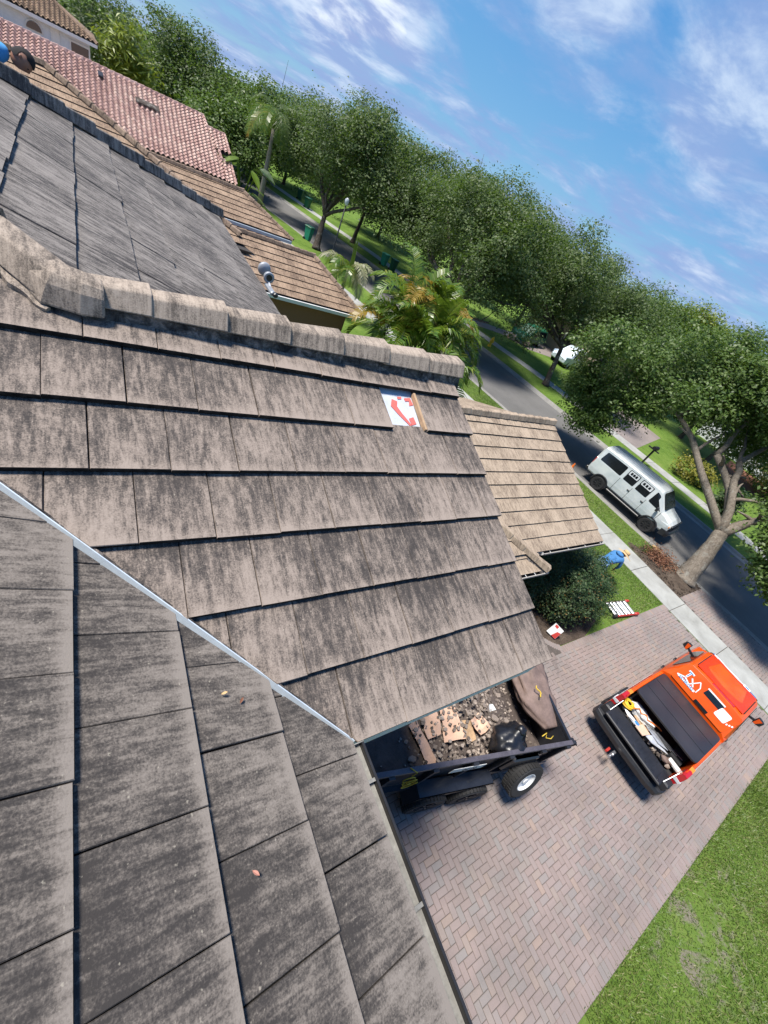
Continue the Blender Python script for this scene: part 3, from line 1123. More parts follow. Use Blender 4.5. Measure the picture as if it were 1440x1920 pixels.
# batten strip seen at the missing tile, felt with red print
b = MB()
b.plate([PA.p(u, w, -0.055) for u, w in ((1.60, 3.767 * E0 - 0.01), (1.95, 3.767 * E0 - 0.01), (1.95, 4.79 * E0 + 0.03), (1.60, 4.79 * E0 + 0.03))], 0.004)
felt = b.build('roofing_felt', M['felt'], rA)
b = MB()
fu, fw = 1.80, 4.30 * E0
for poly in (((-.075, .09), (-.03, .075), (-.045, .03), (-.10, .03)), ((.03, -.06), (.075, -.045), (.085, -.10), (.04, -.115)),
             ((-.10, .03), (-.045, .03), (-.02, -.02), (.04, -.115), (.02, -.12), (-.05, -.04)), ((.04, .11), (.10, .12), (.11, .06), (.07, .05), (.08, .09), (.045, .085)),
             ((-.02, .115), (.02, .12), (.015, .10), (-.02, .095))):
    b.add([PA.p(fu + a, fw + c_, -0.0505) for a, c_ in poly], [tuple(range(len(poly)))])
b.build('felt_print', M['felt_red'], felt)
b = MB()
b.bar(PA.p(1.922, 3.80 * E0, -0.026), PA.p(1.922, 4.72 * E0, -0.034), 0.018, 0.034, PA.N)
b.build('batten', M['wood'], rA)
# ridge caps on the wing, hip caps to the upper left
capline(house, [PA.p(-0.10, 1.845, 0.005), PA.p(2.42, 1.845, 0.005)], M['cap'], 0.345, 0.120, 0.085, M['mortar'], seed=2, base=-0.10)
H0, H1 = Vector((-2.15, HIP + 2.15, 0)), Vector((-0.10, HIP + 0.10, 0))
for h in (H0, H1):
    h.z = PA.p(0, (h.y - yA) / c22, 0).z + 0.0
capline(house, [H0, H1 + (H1 - H0).normalized() * 0.02], M['cap'], 0.40, 0.115, 0.085, M['mortar'], seed=5, base=-0.30)
dh = (H1 - H0).normalized()
rings = []
for c_, d_, w_, h_, l_ in ((H1 - dh * 0.10, dh, 0.105, 0.078, 0.008), (H1 + Vector((0.0, -0.01, 0.0)), (dh + Vector((0.5, 0, 0))).normalized(), 0.124, 0.098, 0.014), (H1 + Vector((0.09, -0.035, 0.0)), Vector((1, -0.12, -0.05)).normalized(), 0.122, 0.094, 0.010), (H1 + Vector((0.17, -0.045, 0.0)), Vector((1, 0, 0)), 0.108, 0.082, 0.008)):
    sd_ = d_.cross(Vector((0, 0, 1))).normalized()
    up_ = sd_.cross(d_).normalized()
    rings.append([c_ + sd_ * (x * w_) + up_ * (y * h_ + l_) for x, y in ((-1, -0.5), (-0.78, 0.45), (-0.55, 0.86), (-0.25, 1.0), (0.25, 1.0), (0.55, 0.86), (0.78, 0.45), (1, -0.5))])
b = MB()
b.loft(rings)
b.build('ridge_cap', M['cap'], house, bevel=0.012)



def mortar_strip(a, b_, wid, n_, up, seed=0, K=90, amp=0.55, m=None):
    """ragged flat band of mortar from a to b_"""
    b = MB()
    a, b_ = Vector(a), Vector(b_)
    d = (b_ - a).normalized()
    sd = d.cross(up).normalized()
    rings = []
    for i in range(K + 1):
        c = a.lerp(b_, i / K)
        e1 = wid * (0.5 + amp * mnoise.fractal(c * 14 + Vector((seed, 0, 0)), 0.8, 2, 4))
        e2 = wid * (0.5 + amp * mnoise.fractal(c * 14 + Vector((seed, 7, 0)), 0.8, 2, 4))
        h = n_ * (1 + 0.7 * mnoise.fractal(c * 20 + Vector((seed, 3, 3)), 0.8, 2, 3))
        rings.append([c - sd * e1 - up * 0.03, c - sd * e1 * 0.8 + up * h * 0.6, c + up * h, c + sd * e2 * 0.8 + up * h * 0.5, c + sd * e2 - up * 0.03])
    b.loft(rings)
    return b.build('mortar', m or M['mortar'], house)


def onA(x, y, n=0.0):
    return PA.p(x, (y - yA) / c22, n)


mortar_strip(onA(-1.2, HIP + 1.2 - 0.17), onA(-0.14, HIP + 0.14 - 0.16), 0.042, 0.007, PA.N, 3, amp=0.4, m=M['cap'])

# slope B, left foreground
yB = lambda: 0
def xB(w):
    return -c22 * w + s22 * PB.N0
B_pl = [(1, -c22, VAL - 0.040 - s22 * PB.N0)]
wB0 = -1.4655
rB = deck(house, 'roof', PB, clip([(-5.5, wB0 + 0.02), (2.2, wB0 + 0.02), (4.5, 2.2), (-5.5, 2.2)], [(1, -c22, VAL - 0.02 - s22 * PB.N0)]), M['underlay'])
rB['label'] = 'dark stained roof slope in the near left corner'
bB = [wB0 + E0 * k for k in range(0, 11)]
offB = [-0.038, 0.119]
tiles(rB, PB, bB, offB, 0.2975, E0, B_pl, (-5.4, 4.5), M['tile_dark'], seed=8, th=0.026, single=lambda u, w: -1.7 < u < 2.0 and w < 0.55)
# metal valley
b = MB()
for k in range(1):
    v0 = Vector((-1.6, VAL + 1.6, 0)); v1 = Vector((0.885, VAL - 0.885, 0))
    for v in (v0, v1):
        v.z = CAM_Z + (-s22 * PA.N0 * 0 + (v.y * s22 + PA.N0) / c22) + 0.0
    d = (v1 - v0).normalized()
    n_ = (PA.N + PB.N).normalized()
    a_ = Vector((1, 1, 0)).normalized()
    pr = [(-0.16, 0.012), (-0.030, -0.052), (-0.012, -0.050), (-0.004, -0.016), (0.004, -0.016), (0.012, -0.050), (0.030, -0.052), (0.16, 0.012)]
    pr = [(-0.14, -0.030), (-0.03, -0.050), (-0.012, -0.040), (0.004, -0.004), (0.008, -0.004), (0.014, -0.05), (0.14, -0.032)]
    b.loft([[v0 + a_ * x + n_ * z for x, z in pr] + [v0 + a_ * x + n_ * (z - 0.004) for x, z in reversed(pr)],
            [v1 + a_ * x + n_ * z for x, z in pr] + [v1 + a_ * x + n_ * (z - 0.004) for x, z in reversed(pr)]])
b.build('valley_flashing', M['flashing'], house)
mortar_strip(v0 + a_ * 0.014 + n_ * (-0.014), v1 + a_ * 0.014 + n_ * (-0.014), 0.012, 0.008, n_, 8, 160)

# slope C beyond the ridge
def wC(x):
    return (s22 * PC.N0 - x) / c22
# hip with A: y >= HIP - x ; hidden valley: y >= RY + (x+.12) ; far hip: y <= x + 6.62
kx = s22 * PC.N0
C_pl = [(-1, c22, -(HIP + 0.05) + kx), (1, c22, 6.58 + kx), (-1, -c22, -(RY + 0.10) - kx)]
wC0 = wC(1.835)
rC = deck(house, 'roof', PC, clip([(1.0, wC0 + 0.02), (12, wC0 + 0.02), (12, 5), (0, 5)], [(-1, c22, -(HIP - 0.02) + kx), (1, c22, 6.62 + kx)]), M['underlay'])
rC['label'] = 'grey streaked upper roof slope beyond the capped ridge'
bC = [wC0 + E0 * k for k in range(0, 16)]
tiles(rC, PC, bC, [0.02, 0.17], 0.30, E0, C_pl, (1.5, 9), M['tile_far'], seed=12, th=0.023, single=lambda u, w: w < 1.35, jit=1.5)
# far slope behind the hip, and its capping
def hz(x):
    return PC.p(0, wC(x), 0).z
b = MB()
b.plate([(1.80, 8.40, hz(1.80) - 0.06), (-6.0, 8.40, hz(1.80) - 0.06), (-6.0, 4.45, hz(-2.15) - 0.06), (-2.15, 4.45, hz(-2.15) - 0.06)], 0.10)
b.build('roof', M['underlay'], house)
capline(house, [(-2.15, 4.45, hz(-2.15)), (1.86, 8.46, hz(1.86))], M['tile_far'], 0.36, 0.115, 0.075, M['mortar'], seed=7)
capline(house, [(-5.0, 4.45, hz(-2.15) + 0.02), (-2.15, 4.45, hz(-2.15) + 0.02)], M['cap'], 0.36, 0.115, 0.075, None, seed=8)

# lower garage roof nearer the street
wT0 = 2.641 * E0
bT = [wT0 + E0 * k for k in range(0, 11)]
T_pl = [(1, 0, 10.93), (-1, 0, -2.45), (0, 1, wT0 + 11 * E0 - 0.03)]
rT = deck(house, 'roof', PT, [(2.42, wT0 + 0.02), (10.88, wT0 + 0.02), (10.88, wT0 + 11 * E0), (2.42, wT0 + 11 * E0)], M['underlay'])
rT['label'] = 'cleaner tan garage roof nearer the street'
tiles(rT, PT, bT, [0.08, 0.23], 0.30, E0, T_pl, (2.4, 11.1), M['tile_tan'], seed=14, single=lambda u, w: u > 7.5 and w > wT0 + 0.2)
tr = PT.p(0, wT0 + 11 * E0 - 0.05, 0)
b = MB()
b.plate([(2.42, tr.y, tr.z - .06), (10.9, tr.y, tr.z - .06), (10.9, tr.y + 3.4, tr.z - .06 - 3.4 * s22 / c22), (2.42, tr.y + 3.4, tr.z - .06 - 3.4 * s22 / c22)], 0.1)
b.build('roof', M['tile_tan'], house)
capline(house, [(2.45, tr.y, tr.z), (10.95, tr.y, tr.z)], M['tile_tan'], 0.36, 0.115, 0.085, M['mortar'], seed=15)
# projecting corner left of it with its own hip cap and gutter
PP = Plane(FR_Y, -5.6095 - 0.05)
bP = [wT0 - E0 * 1.25 + E0 * k for k in range(0, 3)]
kp = -s22 * PP.N0
P_pl = [(1, c22, 10.72 - kp), (-1, 0, -2.5)]
rP = deck(house, 'roof', PP, clip([(2.5, bP[0] + 0.02), (9, bP[0] + 0.02), (9, bP[0] + 1.0), (2.5, bP[0] + 1.0)], P_pl), M['underlay'])
tiles(rP, PP, bP, [0.0, 0.15], 0.30, E0, P_pl, (2.4, 9), M['tile_tan'], seed=16, single=lambda u, w: u > 7.0)
capline(house, [(7.05, 3.62, PP.p(0, (3.62 - kp) / c22, 0.05).z), (8.17, 2.54, PP.p(0, (2.54 - kp) / c22, 0.05).z)], M['tile_tan'], 0.36, 0.12, 0.08, M['mortar'], seed=17)

# walls and soffits (mostly hidden under the eaves)
b = MB()
b.box((-2.3, 4.45, 2.75), (7.8, 7.2, 5.5))
b.box((-1.9, -2.2, 2.75), (4.4, 5.6, 5.5))
b.build('wall', M['stucco_tan'], house)
b = MB()
b.box((6.3, 6.4, 1.25), (8.0, 5.6, 2.5))
b.box((5.2, 3.2, 1.2), (5.0, 0.9, 2.4))
b.build('wall', M['stucco_tan'], house)
for (p, q) in (((0.79, -5.5, 5.62), (0.79, 0.30, 5.62)), ((0.88, 0.34, 5.63), (2.33, 0.34, 5.63)), ((1.78, 4.7, 5.66), (1.78, 8.4, 5.66)), ((8.2, 2.99, 2.60), (10.88, 2.99, 2.60)), ((2.6, 2.62, 2.43), (8.08, 2.62, 2.43))):
    b = MB()
    b.bar(p, q, 0.03, 0.17)
    b.build('fascia', M['white_trim'], house)
b = MB()
b.plate([(8.16, 2.62, 2.52), (8.16, 3.6, 2.52), (8.16, 3.6, 2.30), (8.16, 2.95, 2.18), (8.16, 2.62, 2.36)], 0.02)
b.build('soffit', M['white_trim'], house)
b = MB()
b.plate([(8.1, 3.0, 2.53), (10.88, 3.0, 2.53), (10.88, 3.75, 2.53), (8.1, 3.75, 2.53)], 0.02)
b.plate([(2.5, 2.62, 2.36), (8.15, 2.62, 2.36), (8.15, 3.5, 2.36), (2.5, 3.5, 2.36)], 0.02)
b.plate([(0.3, -5.4, 5.54), (0.8, -5.4, 5.54), (0.8, 0.36, 5.54), (0.3, 0.36, 5.54)], 0.02)
b.plate([(0.3, 0.36, 5.55), (2.34, 0.36, 5.55), (2.34, 0.9, 5.55), (0.3, 0.9, 5.55)], 0.02)
b.build('soffit', M['white_trim'], house)


def gutter(p, q, out, m, mi, w=0.125, h=0.10, brackets=0.6, t=0.006, lip=0.014, name='gutter', bm=None, start=0.15, bed=0.03):
    """open half-box gutter with lip, bed and strap hangers; out = direction away from the wall"""
    p, q, out = Vector(p), Vector(q), Vector(out)
    d = (q - p).normalized()
    L = (q - p).length
    pr = [(0, 0), (0, -h), (w * 0.72, -h), (w, -h * 0.45), (w, 0.0), (w - lip, 0.004), (w - lip, -0.006), (w - t, -0.008), (w - t, -h * 0.43), (w * 0.70, -h + t), (t, -h + t), (t, 0)]
    b = MB()
    b.loft([[e + out * x + Vector((0, 0, z)) for x, z in pr] for e in (p, q)])
    g = b.build(name, m, house)
    b = MB()
    b.plate([p + out * (t) + Vector((0, 0, -h + bed)), q + out * t + Vector((0, 0, -h + bed)), q + out * (w * 0.93) + Vector((0, 0, -h + bed)), p + out * (w * 0.93) + Vector((0, 0, -h + bed))], 0.008)
    b.build('gutter_silt', mi, g)
    k = start
    while k < L:
        b = MB()
        c = p + d * k
        b.bar(c + Vector((0, 0, 0.004)), c + out * (w - 0.012) + Vector((0, 0, -0.004)), 0.014, 0.004)
        b.build('hanger', bm or m, g)
        k += brackets
    for e in (p, q):
        b = MB()
        b.plate([e + out * x + Vector((0, 0, z)) for x, z in pr[:5]], 0.004)
        b.build('end_cap', bm or m, g)
    return g


gutter((0.815, 0.30, 5.765), (0.815, -5.4, 5.765), (1, 0, 0), M['gutter_dark'], M['gutter_bed'], w=0.100, brackets=0.42, bm=M['gutter_bed'], lip=0.012, bed=0.062)
gutter((10.92, 2.985, 2.70), (8.25, 2.985, 2.70), (0, -1, 0), M['gutter_tan'], M['gutter_dark'], brackets=0.75, bm=M['white_trim'])
gutter((8.20, 2.60, 2.52), (2.6, 2.60, 2.52), (0, -1, 0), M['gutter_tan'], M['gutter_dark'], brackets=0.32, bm=M['white_trim'])
gutter((8.10, 2.50, 2.52), (8.10, 3.0, 2.52), (1, 0, 0), M['gutter_tan'], M['gutter_dark'], brackets=0.3, bm=M['white_trim'])

# wireless bridge clamped to the far eave
wb = thing('wireless_bridge', 'grey round outdoor antenna unit clamped to the far eave of the dark slope', 'antenna', (1.88, 5.55, 5.84))
wb.scale = (0.72, 0.72, 0.72)
b = MB()
b.lathe([(0.03, -0.05), (0.10, -0.04), (0.115, 0.0), (0.10, 0.04), (0.03, 0.05)], 20, (0.02, 0.34, 0.17), 'y')
b.build('housing', M['grey_paint'], wb, smooth=True)
b = MB()
b.lathe([(0.055, -0.02), (0.085, -0.03), (0.095, 0.0), (0.085, 0.05), (0.05, 0.05)], 20, (0.05, 0.10, 0.12), 'y', close=True)
b.build('ring', M['grey_paint'], wb, smooth=True)
b = MB()
b.lathe([(0.004, -0.018), (0.055, -0.018), (0.055, 0.03), (0.004, 0.03)], 16, (0.05, 0.10, 0.12), 'y')
b.build('lens', M['black_metal'], wb)
b = MB()
b.tube([(0.05, 0.04, 0.05), (0.07, -0.12, -0.02), (0.07, -0.25, -0.03)], 0.018, 8)
b.build('arm', M['alu'], wb)
b = MB()
b.rbox((0.04, -0.10, 0.0), (0.09, 0.42, 0.07), 0.02)
b.build('clamp', M['grey_paint'], wb)
b = MB()
b.rbox((0.07, -0.32, 0.0), (0.08, 0.10, 0.08), 0.02)
b.build('end_block', M['black_metal'], wb)


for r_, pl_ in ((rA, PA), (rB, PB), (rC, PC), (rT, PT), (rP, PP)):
    dark_butts(r_, -pl_.Wv)

# ------------------------------------------------------------------ the neighbours' houses
def plane_at(fr, P):
    pl = Plane(fr, 0.0, P)
    return pl


nb = wthing('brown_house', 'brown stucco house next door under stepped brown tile roofs', 'house', (3.0, 20.0, 0.0))
P2 = plane_at(FR_Y, (0, 15.7, 2.50))      # nearer wing
P1 = plane_at(FR_Y, (0, 21.94, 3.00))     # farther wing
hk = 0.65
w_top2, w_top1 = 8 * E0, 6.5 * E0
r2 = deck(nb, 'roof', P2, [(-2, 0.02), (9.40, 0.02), (9.40 - hk * w_top2 * c22, w_top2), (-2, w_top2)], M['underlay'], 0.07, 0.1)
tiles(r2, P2, [E0 * k for k in range(8)], [0.05, 0.20], 0.30, E0, [(1, hk * c22, 9.43), (0, 1, w_top2 - 0.02)], (1.5, 9.6), M['tile_brown'], seed=31, th=0.028, single=lambda u, w: u > 3.7)
r1 = deck(nb, 'roof', P1, [(-2, 0.02), (8.2, 0.02), (8.2 - w_top1 * c22, w_top1), (-2, w_top1)], M['underlay'], 0.07, 0.1)
tiles(r1, P1, [E0 * k for k in range(7)], [0.0, 0.15], 0.30, E0, [(1, c22, 8.21), (0, 1, w_top1 - 0.02)], (0.5, 8.4), M['tile_brown'], seed=32, th=0.028, single=lambda u, w: u > 2.2)
# ridges, hips, and the hip faces towards the street
t2, t1 = P2.p(9.43 - hk * w_top2 * c22, w_top2), P1.p(8.21 - w_top1 * c22, w_top1)
for (top, E_, yb) in ((t2, P2.p(9.43, 0), 5.0), (t1, P1.p(8.21, 0), 4.1)):
    b = MB()
    d_ = Vector((0, 0, -0.06))
    b.plate([top + d_, E_ + d_, Vector((E_.x, E_.y + yb, E_.z)) + d_, ], 0.08)
    b.plate([Vector((-2, top.y, top.z)) + d_, top + d_, Vector((E_.x, E_.y + yb, E_.z)) + d_, Vector((-2, E_.y + yb, E_.z)) + d_], 0.08)
    b.build('roof', M['tile_brown'], nb)
capline(nb, [(1.5, t2.y, t2.z), t2 + Vector((0.05, 0, 0))], M['cap_brown'], 0.36, 0.11, 0.075, None, seed=33)
capline(nb, [t2, P2.p(9.45, -0.02, 0.0)], M['cap_brown'], 0.34, 0.10, 0.065, None, seed=34)
capline(nb, [(0.5, t1.y, t1.z), t1 + Vector((0.05, 0, 0))], M['cap_brown'], 0.36, 0.11, 0.075, None, seed=35)
capline(nb, [t1, P1.p(8.23, -0.02, 0.0)], M['cap_brown'], 0.34, 0.10, 0.065, None, seed=36)
# main roof rising to the upper left, with its hip
PM = plane_at(FR_Y, (0, 18.15, 3.70))
kM = 1.2
wm = 4.3
rM = deck(nb, 'roof', PM, [(-9, -1.2), (4.03 + 1, -1.2), (4.03 - kM * wm * c22, wm), (-9, wm)], M['underlay'], 0.07, 0.1)
tiles(rM, PM, [E0 * k for k in range(-3, 13)], [0.05, 0.20], 0.30, E0, [(1, kM * c22, 4.03), (0, 1, wm)], (-5.5, 6), M['tile_brown'], seed=37, th=0.028, single=lambda u, w: False)
hb, ht = PM.p(4.03 + kM * 0.6 * c22, -0.6, 0.02), PM.p(4.03 - kM * wm * c22, wm, 0.02)
capline(nb, [ht, hb], M['cap_brown'], 0.40, 0.12, 0.085, None, seed=38)
capline(nb, [(-5.5, ht.y, ht.z), ht], M['cap_brown'], 0.40, 0.12, 0.085, None, seed=39)
b = MB()
d_ = Vector((0, 0.05, -0.08))
b.plate([ht + d_, hb + d_, hb + d_ + Vector((0, 0.02, -0.9)), ht + d_ + Vector((0, 0.02, -0.9))], 0.06)
b.build('parapet', M['bark_dark'], nb)
b = MB()
b.box((3.1, 18.3, 1.2), (11.6, 4.6, 2.4))
b.build('wall', M['stucco_brown'], nb)
b = MB()
b.box((2.6, 24.5, 1.45), (10.4, 4.4, 2.9))
b.box((-4.0, 24.0, 1.7), (8.0, 8.0, 3.4))
b.build('wall', M['stucco_brown'], nb)
for pl_, x1, nm in ((P2, 9.36, 'fascia'), (P1, 8.16, 'fascia')):
    b = MB()
    y, z = pl_.p(0, 0).y, pl_.p(0, 0).z
    b.bar((-1, y - 0.03, z - 0.13), (x1, y - 0.03, z - 0.13), 0.10, 0.12)
    b.build('gutter', M['flashing'] if pl_ is P1 else M['white_trim'], nb)
b = MB()
b.plate([(-1, 15.7, 2.33), (9.4, 15.7, 2.33), (9.4, 16.1, 2.33), (-1, 16.1, 2.33)], 0.02)
b.build('soffit', M['white_trim'], nb)

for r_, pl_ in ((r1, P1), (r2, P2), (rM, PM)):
    dark_butts(r_, -pl_.Wv)

pk = wthing('pink_house', 'house beyond with a pink barrel tile roof and stepped gable', 'house', (3.0, 41.0, 0.0))
PK = plane_at(FR_Y, (0, 40.7, 4.47))
rk = deck(pk, 'roof', PK, [(-6, -6.3), (8.0, -6.3), (7.2, 0.0), (-6, 0.0)], M['underlay'], 0.06, 0.1)
EK, WK = 0.30, 0.275


def wz(z):
    return (z - 4.47) / s22


edge = [(1, 0.137, 7.22)]
tiles(rk, PK, [-0.05 - EK * k for k in range(1, 21)], [0.03], WK, EK, edge, (-5, 8.6), M['tile_pink'], geo=barrel_tile, seed=41, th=0.02, name='barrel_tile', single=lambda u, w: u > 1.6 and w < -0.4 and w > -5.2, jit=1.4)
ot = [(-1, -0.137, -7.25), (1, 0.05, 8.42), (0, 1, wz(4.05)), (0, -1, -wz(3.32))]
tiles(rk, PK, [wz(4.05) - EK * k for k in range(1, 8)], [0.03], WK, EK, ot, (6.5, 9), M['tile_pink'], geo=barrel_tile, seed=42, name='barrel_tile', single=lambda u, w: True)
ot2 = [(-1, -0.137, -7.25), (1, 0.05, 8.42 - 0.02), (0, 1, wz(2.95)), (0, -1, -wz(2.18))]
tiles(rk, PK, [wz(2.95) - EK * k for k in range(1, 8)], [0.03], WK, EK, ot2, (6.5, 9), M['tile_pink'], geo=barrel_tile, seed=43, name='barrel_tile', single=lambda u, w: True)
for a, b_ in ((PK.p(-5, 0.0), PK.p(7.24, 0.0)), (PK.p(7.3, wz(4.07)), PK.p(8.5, wz(4.07))), (PK.p(7.8, wz(2.97)), PK.p(8.55, wz(2.97)))):
    capline(pk, [a, b_], M['tile_pink'], 0.40, 0.13, 0.10, None, seed=44)
for (u0, w0, u1, w1) in ((7.22, 0, 7.36, wz(4.07)), (8.50, wz(4.07), 8.62, wz(3.32)), (7.86, wz(3.32), 7.95, wz(2.97)), (8.53, wz(2.97), 8.62, wz(2.2))):
    capline(pk, [PK.p(u0, w0, 0.02), PK.p(u1, w1, 0.02)], M['tile_pink'], 0.36, 0.09, 0.09, None, seed=45, name='rake_tile')
b = MB()
b.plate([PK.p(7.3, wz(4.05), -.06), PK.p(7.75, wz(3.32), -.06), PK.p(8.48, wz(3.32), -.06), PK.p(8.42, wz(4.05), -.06)], 0.08)
b.plate([PK.p(7.8, wz(2.95), -.06), PK.p(7.95, wz(2.18), -.06), PK.p(8.5, wz(2.18), -.06), PK.p(8.45, wz(2.95), -.06)], 0.08)
b.build('roof', M['underlay'], pk)
b = MB()
b.plate([PK.p(-6, 0, -.05), PK.p(7.2, 0, -.05), PK.p(7.2, 0, -.05) + Vector((0, 6, -2.4)), PK.p(-6, 0, -.05) + Vector((0, 6, -2.4))], 0.1)
b.build('roof', M['tile_pink'], pk)
b = MB()
b.box((0.7, 41.0, 1.1), (13.4, 11.2, 2.2))
b.build('wall', M['stucco_tan'], pk)
b = MB()
b.box((8.0, 38.6, 1.4), (0.9, 3.0, 2.8))
b.build('wall', M['stucco_brown'], pk)
for (u, w, L, hgt, nm) in ((3.07, -1.85, 1.3, 0.16, 'roof_vent'), (1.2, -1.0, 0.25, 0.12, 'roof_vent')):
    b = MB()
    q = PK.p(u, w, 0.08)
    b.plate([q + Vector((0, -0.28, -0.02)), q + Vector((L, -0.28, -0.02)), q + Vector((L, 0.25, 0.16)), q + Vector((0, 0.25, 0.16))], 0.03)
    b.box(q + Vector((L / 2, -0.15, -0.03)), (L * 0.96, 0.2, 0.10))
    b.build(nm, M['bark_dark'] if L > 1 else M['black_metal'], pk)

wh = wthing('white_house', 'white stucco two storey house behind the pink roof at the top left', 'house', (-4.0, 54.0, 0.0))
b = MB()
b.box((-5.5, 54.0, 2.4), (13.1, 8.0, 4.8))
b.build('wall', M['stucco_white'], wh)
PW = plane_at(FR_Y, (0, 49.5, 4.92))
rw = deck(wh, 'roof', PW, [(-13, 0), (1.5, 0), (-1.0, 2.7), (-13, 2.7)], M['underlay'], 0.05, 0.1)
tiles(rw, PW, [EK * k for k in range(9)], [0.03], WK, EK, [(1, c22, 1.5)], (-9, 2), M['tile_brown'], geo=barrel_tile, seed=47, name='barrel_tile', single=lambda u, w: u > -3.6)
capline(wh, [PW.p(1.5, 0, 0.05), PW.p(1.5 - 2.7 * c22, 2.7, 0.05)], M['tile_brown'], 0.4, 0.12, 0.1, None, seed=48)
b = MB()
b.plate([PW.p(1.5, 0, -.05), PW.p(1.5 - 2.7 * c22, 2.7, -.05), PW.p(1.5 - 2.7 * c22, 2.7, -.05) + Vector((0, 3, 0)), PW.p(1.5, 0, -.05) + Vector((0, 9, 0))], 0.08)
b.build('roof', M['tile_brown'], wh)
b = MB()
b.bar((-13, 49.47, 4.78), (1.5, 49.47, 4.78), 0.14, 0.18)
b.build('fascia', M['white_trim'], wh)
b = MB()
b.box((-1.75, 49.97, 3.0), (0.45, 0.1, 6.0)) if False else b.box((-0.95, 49.98, 2.4), (0.5, 0.12, 4.7))
b.build('pilaster', M['white_trim'], wh)
f = MB()
f.box((0.46, 49.97, 3.75), (1.20, 0.08, 1.5))
f = f.build('window', M['white_trim'], wh)
b = MB()
b.box((0.46, 49.925, 3.72), (1.02, 0.03, 1.32))
b.build('pane', M['glass_dark'], f)
n = 12
arc = [(-2.1 + 0.42 * math.cos(math.pi * k / n), 49.93, 4.05 + 0.42 * math.sin(math.pi * k / n)) for k in range(n + 1)]
b = MB()
b.plate([(x * 1.0 + (x + 2.1) * 0.22, y, z + (z - 4.05) * 0.22) for x, y, z in arc], 0.06)
f = b.build('window', M['white_trim'], wh)
b = MB()
b.plate([(x, y - 0.07, z) for x, y, z in arc], 0.03)
b.build('pane', M['glass_dark'], f)
PV = plane_at(FR_Y, (0, 47.0, 2.6))
rv = deck(wh, 'roof', PV, [(-13, 0), (-0.6, 0), (-2.4, 2.4), (-13, 2.4)], M['underlay'], 0.05, 0.1)
tiles(rv, PV, [EK * k for k in range(8)], [0.03], WK, EK, [(1, 0.75, -0.6)], (-9, 0), M['tile_tan'], geo=barrel_tile, seed=49, name='barrel_tile', single=lambda u, w: u > -4)

# pale houses glimpsed between the trees across the road
for i, (x, y, w_, d_, lab) in enumerate(((45.0, 27.0, 9.0, 14.0, 'pale house behind the parked dark car across the road'), (56.0, 7.5, 10.0, 16.0, 'pale blue-grey house deep behind the leaning oak crown'))):
    fh = thing('far_house', lab, 'house', (x, y, 0))
    b = MB()
    b.box((0, 0, 1.5), (w_, d_, 3.0))
    b.build('wall', M['stucco_white'] if i else M['stucco_tan'], fh)
    b = MB()
    a, c = w_ / 2 + 0.5, d_ / 2 + 0.5
    b.add([(-a, -c, 2.9), (a, -c, 2.9), (a, c, 2.9), (-a, c, 2.9), (0, -c + a, 4.9), (0, c - a, 4.9)], [(0, 1, 4), (1, 2, 5, 4), (2, 3, 5), (3, 0, 4, 5), (3, 2, 1, 0)])
    b.build('roof', M['tile_tan'], fh)
    for q in (-0.28, 0.05, 0.32):
        f = MB()
        f.box((-w_ / 2 - 0.02, q * d_, 1.5), (0.08, 1.5, 1.3))
        f = f.build('window', M['white_trim'], fh)
        g = MB()
        g.box((-w_ / 2 - 0.05, q * d_, 1.5), (0.06, 1.3, 1.1))
        g.build('pane', M['glass_dark'], f)
    g = MB()
    g.box((-w_ / 2 - 0.03, -0.12 * d_, 1.05), (0.08, 1.0, 2.1))
    g.build('door', M['wood'], fh)
for pts, lab in (([(29.4, 15.3), (38.8, 17.4), (38.8, 13.4), (30.4, 11.3)], 'pink paver driveway beyond the van across the road'), ([(26.0, 31.4), (33.0, 30.2), (40.4, 30.4), (40.4, 25.6), (34.0, 26.4), (32.0, 28.6), (25.8, 29.2)], 'paler driveway with parked cars across the road')):
    b = MB()
    b.add([(x, y, 0.008) for x, y in pts], [tuple(range(len(pts)))[::-1]])
    structure(b.build('driveway', M['paver']), lab)


